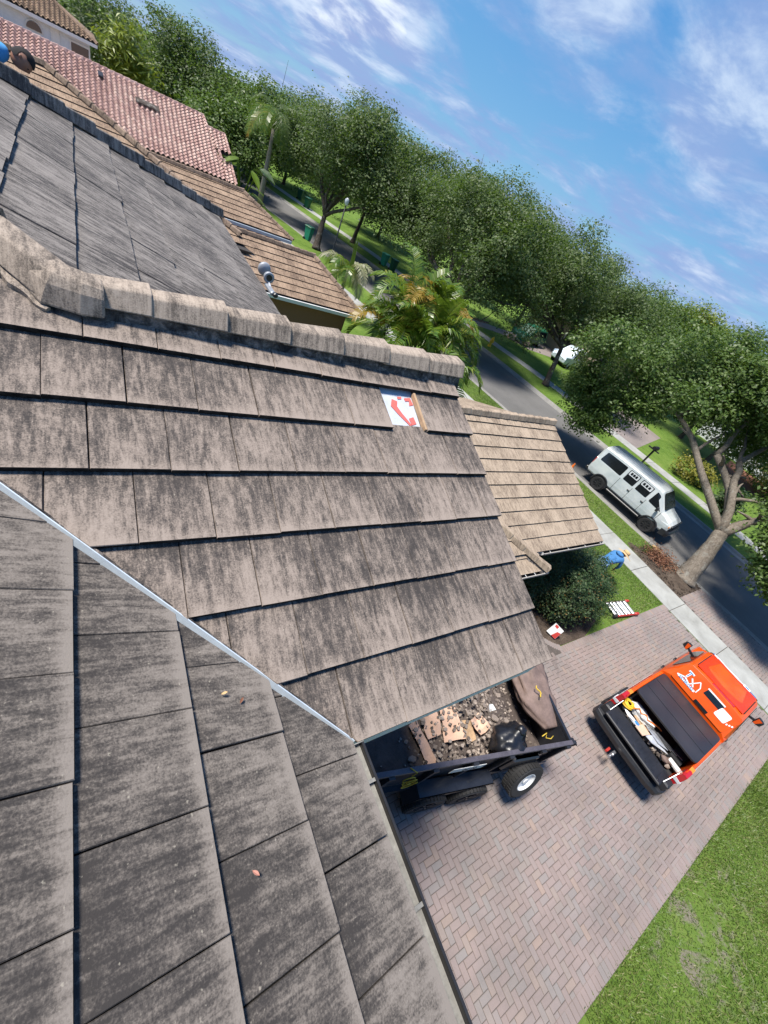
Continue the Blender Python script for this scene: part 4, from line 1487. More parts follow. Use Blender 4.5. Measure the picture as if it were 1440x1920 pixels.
# ------------------------------------------------------------------ trees
def leaf_cloud(name, blobs, n, size, m, parent, seed, cl=16, spread=0.26, up=0.5, shell=(0.45, 1.05), aspect=0.55, spike=0.35):
    """n leaf-sized faces in clumps through the volume of several ellipsoids (x,y,z,rx,ry,rz)"""
    g = np.random.default_rng(seed)
    bl = np.array([b if len(b) == 6 else (b[0], b[1], b[2], b[3], b[3], b[3] * 0.8) for b in blobs], float)
    wgt = (bl[:, 3] * bl[:, 4] * bl[:, 5]) ** 0.66
    nc = max(1, n // cl)
    idx = g.choice(len(bl), nc, p=wgt / wgt.sum())
    d = g.normal(size=(nc, 3))
    d[:, 2] += 0.25
    d /= np.linalg.norm(d, axis=1)[:, None]
    rr = (shell[0] + (shell[1] - shell[0]) * g.random(nc) ** 0.6)
    # lumpy outline
    lump = 1 + 0.20 * np.sin(d[:, 0] * 5.1 + idx * 1.7) * np.sin(d[:, 1] * 4.3 + idx) + 0.14 * np.sin(d[:, 2] * 9 + d[:, 0] * 7 + idx * 2.1)
    c = bl[idx, :3] + d * (rr * lump)[:, None] * bl[idx, 3:6]
    nl = nc * cl
    ci = np.repeat(np.arange(nc), cl)
    dd = d[ci]
    off = g.normal(size=(nl, 3)) * spread * (0.55 + 0.9 * g.random(nc))[ci][:, None]
    off[:, 2] *= 0.62
    sp = g.normal(size=(nc, 3)) * 0.5 + d * 0.8 + np.array([0, 0, 0.45])
    sp /= np.linalg.norm(sp, axis=1)[:, None]
    off += sp[ci] * (g.random(nl) * spike)[:, None]
    p = c[ci] + off
    nrm = dd * 0.5 + np.array([-0.12, 0.05, up + 0.25]) + g.normal(size=(nl, 3)) * 0.42
    nrm /= np.linalg.norm(nrm, axis=1)[:, None]
    t_ = np.cross(nrm, g.normal(size=(nl, 3)))
    t_ /= np.linalg.norm(t_, axis=1)[:, None]
    b_ = np.cross(nrm, t_)
    L = (size * (0.7 + 0.6 * g.random(nl)))[:, None]
    Wd = L * aspect
    fold = nrm * L * 0.12
    v = np.stack([p - t_ * L * 0.5, p - b_ * Wd * 0.5 + fold, p + t_ * L * 0.5, p + b_ * Wd * 0.5 + fold], 1).reshape(-1, 3)
    q = np.arange(nl * 4).reshape(-1, 4)
    me = np_mesh(name, v, q)
    o = link(name, me, m, parent)
    return o


def limb_pts(a, b, bend, seed, n=7):
    rng = random.Random(seed)
    a, b = Vector(a), Vector(b)
    L = (b - a).length
    out = []
    s1, s2 = rng.uniform(-1, 1), rng.uniform(-1, 1)
    for i in range(n + 1):
        k = i / n
        p = a.lerp(b, k)
        p += Vector((s1, s2, 0.6)) * bend * L * math.sin(math.pi * k) * 0.4
        p += Vector((rng.uniform(-1, 1), rng.uniform(-1, 1), rng.uniform(-1, 1))) * 0.02 * L * (0 < i < n)
        out.append(p)
    return out


def tree(name, label, base, trunk, r0, limbs, blobs, nleaf, size, leafm, barkm, seed, group=None, cl=16, spread=0.28, twig=2, shell=(0.45, 1.05), spike=0.4, flare=1.5):
    """trunk: points from the base up; limbs: (start point, end point, r0, r1)"""
    t = wthing(name, label, 'tree', base, group)
    b = MB()
    n = len(trunk)
    pts, rad = [], []
    for i in range(n - 1):
        for k in range(5):
            s_ = k / 5
            pts.append(Vector(trunk[i]).lerp(Vector(trunk[i + 1]), s_))
            kk = (i + s_) / (n - 1)
            rad.append(r0 * (1 - 0.38 * kk) * (1 + (flare - 1) * max(0, 1 - kk * 6)))
    pts.append(Vector(trunk[-1]))
    rad.append(r0 * 0.60)
    b.tube(pts, rad, 16, 0.20, seed)
    b.build('trunk', barkm, t, smooth=True)
    rng = random.Random(seed)
    for i, (a, e, ra, rb) in enumerate(limbs):
        b = MB()
        p = limb_pts(a, e, 0.22, seed * 31 + i)
        b.tube(p, [ra + (rb - ra) * k / (len(p) - 1) for k in range(len(p))], 9, 0.14, seed + i)
        for q in range(twig):
            s_ = p[rng.randrange(3, len(p))]
            e2 = s_ + Vector((rng.uniform(-1, 1), rng.uniform(-1, 1), rng.uniform(-0.2, 0.9))) * (Vector(e) - Vector(a)).length * 0.42
            p2 = limb_pts(s_, e2, 0.2, seed * 77 + i * 9 + q, 5)
            b.tube(p2, [rb * 0.75 * (1 - 0.7 * k / 5) for k in range(6)], 6, 0.1, q)
        b.build('limb', barkm, t, smooth=True)
    lumps = []
    for bl in blobs:
        r3 = bl[3:6] if len(bl) == 6 else (bl[3], bl[3], bl[3] * 0.8)
        lumps.append((bl[0], bl[1], bl[2], r3[0] * 0.80, r3[1] * 0.80, r3[2] * 0.80))
        for q in range(7):
            d_ = Vector((rng.gauss(0, 1), rng.gauss(0, 1), rng.gauss(0.35, 0.8))).normalized()
            f_ = rng.uniform(0.22, 0.46)
            k_ = rng.uniform(0.78, 1.12)
            lumps.append((bl[0] + d_.x * r3[0] * k_, bl[1] + d_.y * r3[1] * k_, bl[2] + d_.z * r3[2] * k_, r3[0] * f_, r3[1] * f_, r3[2] * f_ * 0.85))
    blobs = lumps
    leaf_cloud('crown', blobs, nleaf, size, leafm, t, seed, cl=cl, spread=spread, shell=shell, spike=spike)
    return t


def auto_limbs(top, blobs, r, n=None):
    top = Vector(top)
    out = []
    for bl in (blobs if n is None else blobs[:n]):
        out.append((top, (bl[0], bl[1], bl[2] - bl[3] * 0.15), r * 0.55, r * 0.13))
    return out


# the leaning oak by the driveway apron
f1 = (21.25, 2.75, 2.05)
oakb = [(22.4, 11.4, 4.3, 3.0, 2.4, 2.2), (22.5, 9.0, 5.8, 2.6, 2.4, 1.9), (21.6, 11.6, 2.9, 1.5, 1.5, 1.2), (21.2, 10.6, 2.0, 0.9, 1.0, 0.8), (21.3, 9.2, 3.6, 1.3, 1.2, 1.1),
        (24.2, 7.4, 6.4, 3.0, 2.6, 1.8), (23.4, 5.4, 6.9, 2.4, 2.2, 1.6), (25.2, 3.6, 6.8, 3.0, 2.6, 1.8), (23.0, 3.2, 6.0, 1.8, 1.6, 1.2),
        (21.6, 2.0, 5.4, 1.5, 1.3, 1.0), (20.2, 1.9, 4.15, 0.9, 0.75, 0.6), (19.9, 1.05, 3.25, 0.95, 0.75, 0.6), (19.7, 0.15, 2.4, 0.9, 0.75, 0.55), (20.6, 0.2, 4.3, 1.4, 1.2, 1.0), (19.6, -0.9, 2.6, 1.0, 0.9, 0.8), (22.8, 0.2, 5.8, 2.4, 2.2, 1.6), (26.5, 6, 4.6, 1.6, 2.0, 1.2)]
tree('oak_tree', 'big leaning oak with a thick pale trunk beside the driveway apron', (20.1, 2.1, 0.0),
     [(20.08, 2.08, -0.05), (20.3, 2.2, 0.55), (20.75, 2.45, 1.3), f1], 0.42,
     [(f1, (21.75, 7.6, 4.5), 0.17, 0.10), ((21.75, 7.6, 4.5), (22.3, 11.0, 4.4), 0.09, 0.04), ((21.75, 7.6, 4.5), (23.8, 8.0, 6.2), 0.08, 0.03), (f1, (22.1, 5.4, 4.1), 0.18, 0.13), ((22.1, 5.4, 4.1), (23.6, 6.2, 6.3), 0.12, 0.04),
      (f1, (22.6, 4.7, 4.3), 0.17, 0.12), ((22.6, 4.7, 4.3), (25, 3.8, 6.5), 0.11, 0.04), (f1, (22.2, 2.4, 3.3), 0.24, 0.13), ((22.2, 2.4, 3.3), (23.2, 0.8, 5.4), 0.12, 0.05), ((22.0, 2.4, 3.2), (20.4, 0.9, 3.8), 0.06, 0.02), ((20.4, 0.9, 3.8), (19.8, 0.0, 2.7), 0.03, 0.015), ((21.6, 9.2, 4.4), (21.4, 10.8, 2.5), 0.035, 0.015)],
     oakb, 104000, 0.150, M['oak_leaf'], M['bark'], 101, 'street oaks', cl=26, spread=0.23, twig=3, shell=(0.35, 1.05), spike=0.3, flare=1.35)

oak = next(o for o in COL.objects if o.name == 'oak_tree')
leaf_cloud('crown', [(20.2, 1.9, 4.15, 0.9, 0.7, 0.55), (19.9, 1.05, 3.25, 0.95, 0.7, 0.6), (19.8, 0.2, 2.45, 0.9, 0.75, 0.6), (19.6, -0.9, 2.7, 1.0, 0.9, 0.8), (20.6, 0.3, 4.2, 1.3, 1.1, 0.9), (21.2, -1.2, 4.0, 1.4, 1.2, 1.0), (21.9, 12.5, 3.0, 1.2, 1.1, 1.1), (21.3, 11.0, 1.9, 0.8, 0.9, 0.7)],
           17000, 0.15, M['oak_leaf'], oak, 131, cl=14, spread=0.2, shell=(0.2, 1.05), spike=0.35)
# the next two oaks on the house side of the road
oak2 = [(20.2, 24.5, 6.6, 3.6, 3.6, 2.3), (20.8, 30.5, 4.9, 3.2, 3.2, 2.1), (21.3, 21.6, 6.2, 3.0, 2.8, 2.4), (22.8, 26.0, 7.4, 3.2, 3.2, 1.9), (20.9, 26.5, 3.7, 2.4, 2.4, 1.5), (22.8, 20.6, 4.4, 2.6, 2.2, 1.7), (21.0, 33.5, 4.6, 2.2, 2.4, 1.7), (22.6, 31, 7.0, 2.4, 2.6, 1.4), (19.6, 21.0, 5.0, 2.0, 1.8, 1.6)]
t2_ = (19.3, 22.6, 2.6)
tree('oak_tree', 'dense dark oak whose low limb reaches over the road behind the palms', (18.2, 21.8, 0),
     [(18.2, 21.8, -0.05), (18.5, 22.0, 0.9), (18.9, 22.3, 1.8), t2_], 0.30,
     auto_limbs(t2_, oak2, 0.30) + [((18.7, 22.1, 1.5), (21.2, 20.4, 2.6), 0.12, 0.05)], oak2, 66000, 0.17, M['oak_leaf_dark'], M['bark_dark'], 102, 'street oaks', cl=24, spread=0.30, spike=0.5)
oak3 = [(16.4, 37.8, 6.6, 3.0, 3.0, 2.4), (17.0, 41.5, 6.0, 3.0, 3.2, 2.4), (17.6, 34.6, 6.4, 2.6, 2.6, 2.2), (16.5, 45.0, 5.2, 2.6, 2.8, 2.1), (18.4, 38.5, 7.7, 2.2, 2.2, 1.7), (17.2, 36.2, 8.3, 1.6, 1.6, 1.4), (18.6, 32.8, 4.9, 2.2, 2.0, 1.6)]
t3_ = (15.9, 37.0, 2.2)
tree('oak_tree', 'airy many stemmed oak standing at the kerb past the grey lamp pole', (15.5, 36.0, 0),
     [(15.45, 35.9, -0.05), (15.55, 36.2, 0.7), (15.7, 36.6, 1.5), t3_], 0.27,
     auto_limbs(t3_, oak3, 0.26), oak3, 46000, 0.19, M['oak_leaf_dark'], M['bark_dark'], 103, 'street oaks', cl=24, spread=0.34, spike=0.8, shell=(0.4, 1.1))
# far side of the road
oak4 = [(28.6, 21.0, 6.4, 3.0, 2.8, 2.1), (28.6, 25.0, 5.6, 3.2, 3.2, 2.4), (29.0, 29.5, 5.9, 3.0, 3.2, 2.3), (29.4, 20.4, 4.6, 2.4, 2.2, 1.5), (29.5, 24.0, 7.7, 2.4, 2.4, 1.4), (27.4, 27.0, 4.0, 1.9, 2.2, 1.4), (30.8, 17.6, 6.2, 2.6, 2.4, 1.7), (27.6, 31.5, 4.6, 2.4, 2.4, 1.6), (30, 33, 7.3, 2.4, 2.6, 1.5)]
t4_ = (28.75, 19.9, 2.7)
tree('oak_tree', 'slim dark trunked oak on the far verge below the hydrant', (28.6, 19.05, 0),
     [(28.55, 19.0, -0.05), (28.6, 19.3, 0.9), (28.7, 19.6, 1.8), t4_], 0.22,
     auto_limbs(t4_, oak4, 0.24), oak4, 56000, 0.18, M['oak_leaf_dark'], M['bark_dark'], 104, 'street oaks', cl=24, spread=0.30, spike=0.55)
oak5 = [(23.4, 43.0, 6.2, 3.0, 3.0, 2.2), (23.8, 38.5, 6.9, 3.0, 2.8, 1.9), (24.2, 46.5, 5.2, 2.8, 3.0, 2.1), (22.8, 41, 3.9, 2.0, 2.0, 1.2), (25.5, 35, 7.2, 2.6, 2.6, 1.5)]
t5_ = (22.5, 43.5, 2.6)
tree('oak_tree', 'short dark trunked oak on the far verge near the road bend', (22.3, 43.6, 0), [(22.3, 43.6, -0.05), (22.32, 43.6, 0.8), (22.4, 43.55, 1.7), t5_], 0.22,
     auto_limbs(t5_, oak5, 0.22), oak5, 36000, 0.21, M['oak_leaf_dark'], M['bark_dark'], 105, 'street oaks', spread=0.36, spike=0.6)

# trees behind: (x, y, top, radius, leaf, label)
bg = [
    (11.5, 62, 8.6, 5.0, 'oak_leaf_dark', 'tall dark rounded tree behind the pink roof'),
    (7.2, 66, 8.2, 4.6, 'oak_leaf_dark', 'dark tree rising behind the lime bamboo and pink roof'),
    (15.5, 57, 7.6, 4.0, 'oak_leaf', 'bright green tree behind the tall queen palm'),
    (2.6, 74, 8.0, 5.0, 'pale_leaf', 'hazy pale tree beyond the roof of the white house'),
    (11.0, 50, 5.4, 3.4, 'oak_leaf', 'mid green bushy tree at the corner of the pink house'),
    (20.5, 62, 8.0, 4.6, 'oak_leaf_dark', 'dark tree closing the view at the far bend of the road'),
    (29.5, 52, 8.6, 4.6, 'oak_leaf_dark', 'spiky dark tree far up the road beyond the verge oaks'),
    (34.0, 42, 9.0, 4.6, 'oak_leaf_dark', 'dark tree behind the tall verge oaks'),
    (38.0, 33.0, 8.2, 3.8, 'oak_leaf_dark', 'dark tree shading the parked cars across the road'),
    (42.0, 29.5, 8.2, 3.6, 'pale_leaf', 'feathery pale green tree between the darker crowns'),
    (43.0, 24.5, 8.2, 3.6, 'oak_leaf_dark', 'dark tree behind the oak crown and left of the yellow one'),
    (40.5, 20.2, 7.9, 3.4, 'oak_leaf', 'mid green tree in the yard beyond the pink driveway'),
    (46.0, 20.6, 9.0, 2.6, 'lime_leaf', 'yellow green tree standing out above the oak crown'),
    (44.0, 14.0, 9.0, 3.4, 'oak_leaf_dark', 'spiky dark tree at the right edge of the skyline'),
    (40.0, 10.0, 8.0, 3.6, 'oak_leaf', 'mid green tree beyond the lawn behind the leaning oak'),
    (43.0, 4.0, 8.4, 3.8, 'oak_leaf_dark', 'dark tree at the far right behind the yellow bushes'),
]
for i, (x, y, h, r, lm, lab) in enumerate(bg):
    rng = random.Random(200 + i)
    bl = [(x, y, h - r * 0.62, r * 0.78, r * 0.78, r * 0.60)]
    for k in range(6):
        a = k * 1.047 + rng.random()
        bl.append((x + math.cos(a) * r * 0.62, y + math.sin(a) * r * 0.62, h - r * (0.75 + 0.55 * rng.random()), r * 0.5, r * 0.5, r * 0.42))
    bl.append((x + rng.uniform(-.4, .4) * r, y + rng.uniform(-.4, .4) * r, h - r * 0.22, r * 0.34, r * 0.34, r * 0.34))
    top = (x, y, max(1.2, h - r * 1.3))
    tree('shade_tree', lab, (x, y, 0), [(x, y, -0.1), (x + 0.1, y, 0.8), top], 0.2, auto_limbs(top, bl, 0.2, 5), bl, 19000 if y < 48 else 15000, 0.22 if y < 48 else 0.27, M[lm], M['bark_dark'], 300 + i, 'trees behind the houses', spread=0.36, spike=0.85, twig=1)

# distant woods that close the horizon
wood = []
rng = random.Random(77)
for k in range(70):
    a = -0.25 + k / 69 * 2.05
    d = 78 + rng.random() * 26
    hgt = 5.2 + rng.random() * 2.0
    wood.append((d * math.cos(a), d * math.sin(a), hgt * 0.45, 6.5, 6.5, hgt * 0.6))
o = leaf_cloud('distant_woods', wood, 60000, 0.75, M['oak_leaf_dark'], None, 78, cl=12, spread=0.8, spike=1.0)
tag(o, 'far off belt of green trees closing the horizon', 'woods', kind='stuff')


# ------------------------------------------------------------------ palms
def frond(mb, base, dirv, L, droop, nl, lw, ll, seed, vshape=0.5, stiff=0.0):
    """arching rachis with paired leaflets"""
    rng = random.Random(seed)
    base, d = Vector(base), Vector(dirv).normalized()
    side = d.cross(Vector((0, 0, 1)))
    if side.length < 0.05:
        side = Vector((1, 0, 0))
    side.normalize()
    pts = []
    p = base.copy()
    n = 12
    cur = d.copy()
    for i in range(n + 1):
        pts.append(p.copy())
        cur = (cur + Vector((0, 0, -droop * (0.3 + i / n) / n * 2.2))).normalized()
        p = p + cur * (L / n)
    mb.tube(pts, [0.016 * (1 - 0.8 * i / n) + 0.002 for i in range(n + 1)], 4)
    for i in range(nl):
        k = 0.16 + 0.84 * (i + 0.5) / nl
        f = k * n
        a = min(n - 1, int(f))
        q = pts[a].lerp(pts[a + 1], f - a)
        t_ = (pts[a + 1] - pts[a]).normalized()
        up = side.cross(t_).normalized()
        lk = ll * (0.35 + 0.9 * math.sin(math.pi * min(0.98, k * 0.86 + 0.12))) * rng.uniform(0.85, 1.12)
        for s_ in (-1, 1):
            o_ = (side * s_ * 0.86 + t_ * 0.62 + up * vshape * rng.uniform(0.6, 1.2)).normalized()
            m1 = q + o_ * lk * 0.5
            e = q + o_ * lk + Vector((0, 0, -1)) * lk * rng.uniform(0.22, 0.5)
            w_ = t_ * lw * 0.5
            mb.add([q - w_ * 0.5, q + w_ * 0.5, m1 + w_, m1 - w_, e], [(0, 1, 2, 3), (3, 2, 4)])


def fronds(name, m, parent, center, n, L, droop, seed, elev=(0.2, 1.3), nl=26, lw=0.045, ll=0.5, az=None, jitter=0.12, vshape=0.5):
    rng = random.Random(seed)
    for i in range(n):
        mb = MB()
        a = (i * 2.399 + rng.uniform(-.3, .3)) if az is None else az[0] + (az[1] - az[0]) * rng.random()
        e = elev[0] + (elev[1] - elev[0]) * rng.random()
        d = Vector((math.cos(a) * math.cos(e), math.sin(a) * math.cos(e), math.sin(e)))
        c = Vector(center) + Vector((rng.uniform(-1, 1), rng.uniform(-1, 1), 0)) * jitter
        frond(mb, c, d, L * rng.uniform(0.8, 1.15), droop * rng.uniform(0.7, 1.3), nl, lw, ll, seed * 100 + i, vshape)
        mm = m if not isinstance(m, (list, tuple)) else m[rng.choices(range(len(m)), [0.72, 0.28][:len(m)])[0]]
        mb.build(name, mm, parent)


ar = wthing('areca_palm', 'lush clump of arching green and gold palm fronds beside the brown house', 'palm', (11.6, 14.2, 0))
rng = random.Random(60)
stems = MB()
for k in range(12):
    a = k * 2.4
    q = 0.35 + 0.95 * (k / 11)
    x, y = 11.4 + q * math.cos(a), 14.1 + q * math.sin(a) * 0.9
    h = 3.3 - 1.5 * (k / 11) + 0.5 * rng.random()
    b = MB()
    b.tube([(x, y, 0), (x + 0.15 * math.cos(a), y + 0.15 * math.sin(a), h * 0.6), (x + 0.3 * math.cos(a), y + 0.3 * math.sin(a), h)], [0.06, 0.05, 0.035], 7)
    b.build('stem', M['palm_bark'], ar, smooth=True)
    fronds('frond', [M['palm_leaf'], M['palm_gold']], ar, (x + 0.3 * math.cos(a), y + 0.3 * math.sin(a), h), 8, 2.35, 1.3, 610 + k, (0.2, 1.4), 30, 0.075, 0.62, jitter=0.12)

qp = wthing('queen_palm', 'tall single palm with smooth grey trunk beside the road beyond the brown roofs', 'palm', (13.1, 44.6, 0))
b = MB()
pts = [(13.10, 44.6, 0), (13.08, 44.6, 1.2), (13.12, 44.62, 2.6), (13.14, 44.6, 4.2), (13.12, 44.6, 5.4)]
b.tube(pts, [0.26, 0.21, 0.19, 0.15, 0.12], 10, 0.08, 3)
b.build('trunk', M['palm_bark'], qp, smooth=True)
b = MB()
b.tube([(13.12, 44.6, 5.3), (13.12, 44.6, 6.5)], [0.12, 0.07], 8)
b.build('crownshaft', M['palm_leaf'], qp, smooth=True)
b = MB()
b.tube([(13.12, 44.6, 6.4), (13.3, 44.5, 9.6)], [0.03, 0.008], 5)
b.build('spear_leaf', M['pale_leaf'], qp)
fronds('frond', [M['oak_leaf_dark'], M['palm_leaf']], qp, (13.12, 44.6, 6.4), 13, 3.4, 1.7, 66, (0.1, 0.95), 40, 0.05, 0.75, vshape=0.15)
fronds('frond', M['palm_gold'], qp, (13.12, 44.6, 6.2), 1, 3.0, 2.2, 67, (0.25, 0.35), 40, 0.05, 0.6, az=(3.3, 3.5), vshape=0.1)

yp = wthing('young_palm', 'young palm with bleached drooping fronds and an upright spear between the brown ridges', 'palm', (12.2, 23.4, 0))
b = MB()
b.tube([(12.2, 23.4, 0), (12.2, 23.4, 2.2)], [0.12, 0.09], 8)
b.build('trunk', M['palm_bark'], yp, smooth=True)
fronds('frond', [M['palm_grey'], M['palm_leaf']], yp, (12.2, 23.4, 2.2), 13, 1.9, 1.9, 68, (0.15, 1.0), 24, 0.07, 0.5, vshape=0.2)
b = MB()
for k in range(3):
    b.add([(12.2 + 0.1 * k, 23.4, 2.1), (12.32 + 0.1 * k, 23.4, 2.1), (12.15 + 0.06 * k, 23.5, 3.4 + 0.25 * k), (12.12 + 0.06 * k, 23.5, 4.2 - 0.3 * k)], [(0, 1, 2, 3)])
b.build('spear_leaf', M['palm_leaf'], yp)
st = wthing('traveller_palm', 'dark plant with big paddle leaves at the corner of the pink house', 'plant', (9.6, 37.5, 0))
rng = random.Random(69)
for k in range(16):
    b = MB()
    a = rng.random() * 6.28
    h = 1.4 + rng.random() * 2.4
    r_ = 0.35 + 0.75 * rng.random()
    x, y = 9.6 + r_ * math.cos(a), 37.5 + r_ * math.sin(a)
    b.tube([(9.6, 37.5, 0.1), (9.6 + r_ * 0.5 * math.cos(a), 37.5 + r_ * 0.5 * math.sin(a), h * 0.6), (x, y, h)], 0.03, 5)
    b.build('stalk', M['palm_leaf'], st)
    b = MB()
    d = Vector((math.cos(a), math.sin(a), 0.25 - 0.6 * rng.random())).normalized()
    s_ = Vector((-math.sin(a), math.cos(a), rng.uniform(-.5, .5))).normalized()
    c = Vector((x, y, h))
    L = 1.2
    pr = [(0, 0.06), (0.2, 0.22), (0.5, 0.28), (0.8, 0.18), (1, 0.02)]
    vs = []
    for q, w_ in pr:
        m_ = c + d * L * q + Vector((0, 0, -0.35 * q * q * L))
        vs += [m_ - s_ * w_ + Vector((0, 0, 0.06)), m_, m_ + s_ * w_ + Vector((0, 0, 0.06))]
    b.add(vs, [(i * 3 + j, i * 3 + j + 1, i * 3 + j + 4, i * 3 + j + 3) for i in range(4) for j in (0, 1)])
    b.build('paddle_leaf', [M['bush_leaf'], M['oak_leaf_dark'], M['palm_leaf']][k % 3], st)
lb = wthing('bamboo_clump', 'bright lime green bamboo clump behind the pink ridge beside the white house', 'bamboo', (2.6, 52.0, 0))
rng = random.Random(70)
for k in range(9):
    a = k * 0.7
    x, y = 3.0 + 0.8 * math.cos(a) * rng.random(), 52 + 0.6 * math.sin(a) * rng.random()
    h = 4.4 + 1.7 * rng.random()
    b = MB()
    b.tube([(x, y, 0), (x + .1, y, h * .5), (x + 0.5 * math.cos(a), y + 0.5 * math.sin(a), h)], [0.05, 0.045, 0.02], 6)
    b.build('cane', M['lime_leaf'], lb)
leaf_cloud('foliage', [(3.0, 52, 4.3, 1.3, 1.2, 1.2), (3.4, 51.8, 5.5, 0.7, 0.7, 1.0), (4.2, 52, 3.8, 1.2, 1, 1.0)], 2600, 0.55, M['lime_leaf'], lb, 71, cl=10, spread=0.4, aspect=0.22, spike=0.8)

# clipped bush in the bed, small bushes in the yard across
bu = wthing('clipped_bush', 'big dark green rounded bush with orange blossom below the tan roof', 'bush', (11.3, 2.6, 0))
bb = [(11.2, 2.90, 0.95, 1.25, 0.95, 0.95), (12.0, 3.15, 0.90, 1.1, 1.0, 0.85), (11.7, 2.35, 0.72, 0.95, 0.62, 0.68), (12.3, 3.8, 0.8, 0.85, 0.9, 0.75), (10.25, 3.25, 0.8, 0.75, 0.6, 0.7), (10.9, 2.4, 0.6, 0.7, 0.5, 0.55)]
b = MB()
for k in range(7):
    a = k * 0.9
    b.tube([(11.3, 2.6, 0), (11.3 + 0.8 * math.cos(a), 2.6 + 0.6 * math.sin(a), 0.9)], [0.04, 0.02], 6)
b.build('stem', M['bark_dark'], bu)
leaf_cloud('foliage', bb, 52000, 0.062, M['bush_leaf'], bu, 81, cl=12, spread=0.085, shell=(0.6, 1.02), spike=0.10)
leaf_cloud('blossom', bb, 2200, 0.034, M['flower'], bu, 82, cl=3, spread=0.07, shell=(0.98, 1.06), spike=0.05)
for i, (x, y, r_, h, m_, lab) in enumerate(((47.0, 7.9, 1.9, 2.0, 'yellow_leaf', 'rounded yellow bush in the yard seen between the oak limbs'), (45.0, 6.2, 1.5, 1.4, 'lime_leaf', 'lower lime green bush in front of the yellow one'), (33.6, 8.4, 1.2, 1.3, 'yellow_leaf', 'olive bush beside the mailbox across the road'), (32.2, 5.4, 0.5, 1.5, 'bush_leaf', 'dark sapling behind the middle limb of the leaning oak'))):
    g = wthing('garden_bush', lab, 'bush', (x, y, 0))
    b = MB()
    b.tube([(x, y, -0.02), (x, y, h * 0.5)], [0.05, 0.03], 6)
    b.build('stem', M['bark_dark'], g)
    leaf_cloud('foliage', [(x, y, h * 0.5, r_, r_, h * 0.55), (x + r_ * 0.3, y - r_ * 0.4, h * 0.5, r_ * 0.6, r_ * 0.6, h * 0.5)], 3000, 0.16, M[m_], g, 90 + i, cl=10, spread=0.18, spike=0.25)
b = MB()
b.add([(43, 9.5, 0.01), (50, 11, 0.01), (50, 4.5, 0.01), (43.5, 4.2, 0.01)], [(0, 1, 2, 3)])
structure(b.build('mulch_bed', M['mulch_red']), 'red mulch bed under the yellow bushes across the road')

# grass blades on the near lawns
g = np.random.default_rng(4)


def grass(name, n, xr, yr, ok, label, hgt=0.05):
    x = xr[0] + (xr[1] - xr[0]) * g.random(n)
    y = yr[0] + (yr[1] - yr[0]) * g.random(n)
    keep = ok(x, y)
    x, y = x[keep], y[keep]
    n = len(x)
    patch = 0.5 + 0.5 * np.sin(x * 1.7 + 1.3 * np.sin(y * 1.1)) * np.sin(y * 2.1 + 0.7 * np.sin(x * 2.3))
    h = hgt * (0.5 + 0.8 * g.random(n)) * (0.6 + 0.6 * patch)
    a = g.random(n) * 6.283
    w_ = 0.010
    ln = g.normal(size=(n, 2)) * 0.035
    v = np.stack([np.stack([x - w_ * np.cos(a), y - w_ * np.sin(a), np.zeros(n)], 1), np.stack([x + w_ * np.cos(a), y + w_ * np.sin(a), np.zeros(n)], 1), np.stack([x + ln[:, 0], y + ln[:, 1], h], 1)], 1).reshape(-1, 3)
    o = link(name, np_mesh(name, v, np.arange(n * 3).reshape(-1, 3)), M['blade'])
    tag(o, label, 'grass', kind='stuff')


grass('grass', 150000, (5.5, 17.0), (-9.5, DR_R + 0.035), lambda x, y: (y > -0.2 - 0.62 * x) & (g.random(len(x)) > 0.85 * np.exp(-(((x - 8.7) * 0.6) ** 2 + ((y + 3.9) * 1.3) ** 2))), 'bright front lawn grass right of the driveway', 0.055)
grass('grass', 52000, (9.2, 16.95), (1.5, 8.0), lambda x, y: (x > 13.2) | (y > 5), 'patch of lawn round the worker and the ladder', 0.05)
grass('grass', 66000, (17.2, 21.0), (3.5, 22), lambda x, y: (x > np.interp(y, [-3, 4, 10, 15.1, 16.5, 22], [18.5, 18.46, 18.0, 17.35, 17.15, 16.05])) & (x < np.interp(y, [1.2, 3, 5.2, 10, 14.9, 19, 22], [20.7, 20.42, 20.1, 19.75, 19.4, 18.7, 18.2])), 'verge grass between pavement and kerb beside the van', 0.05)


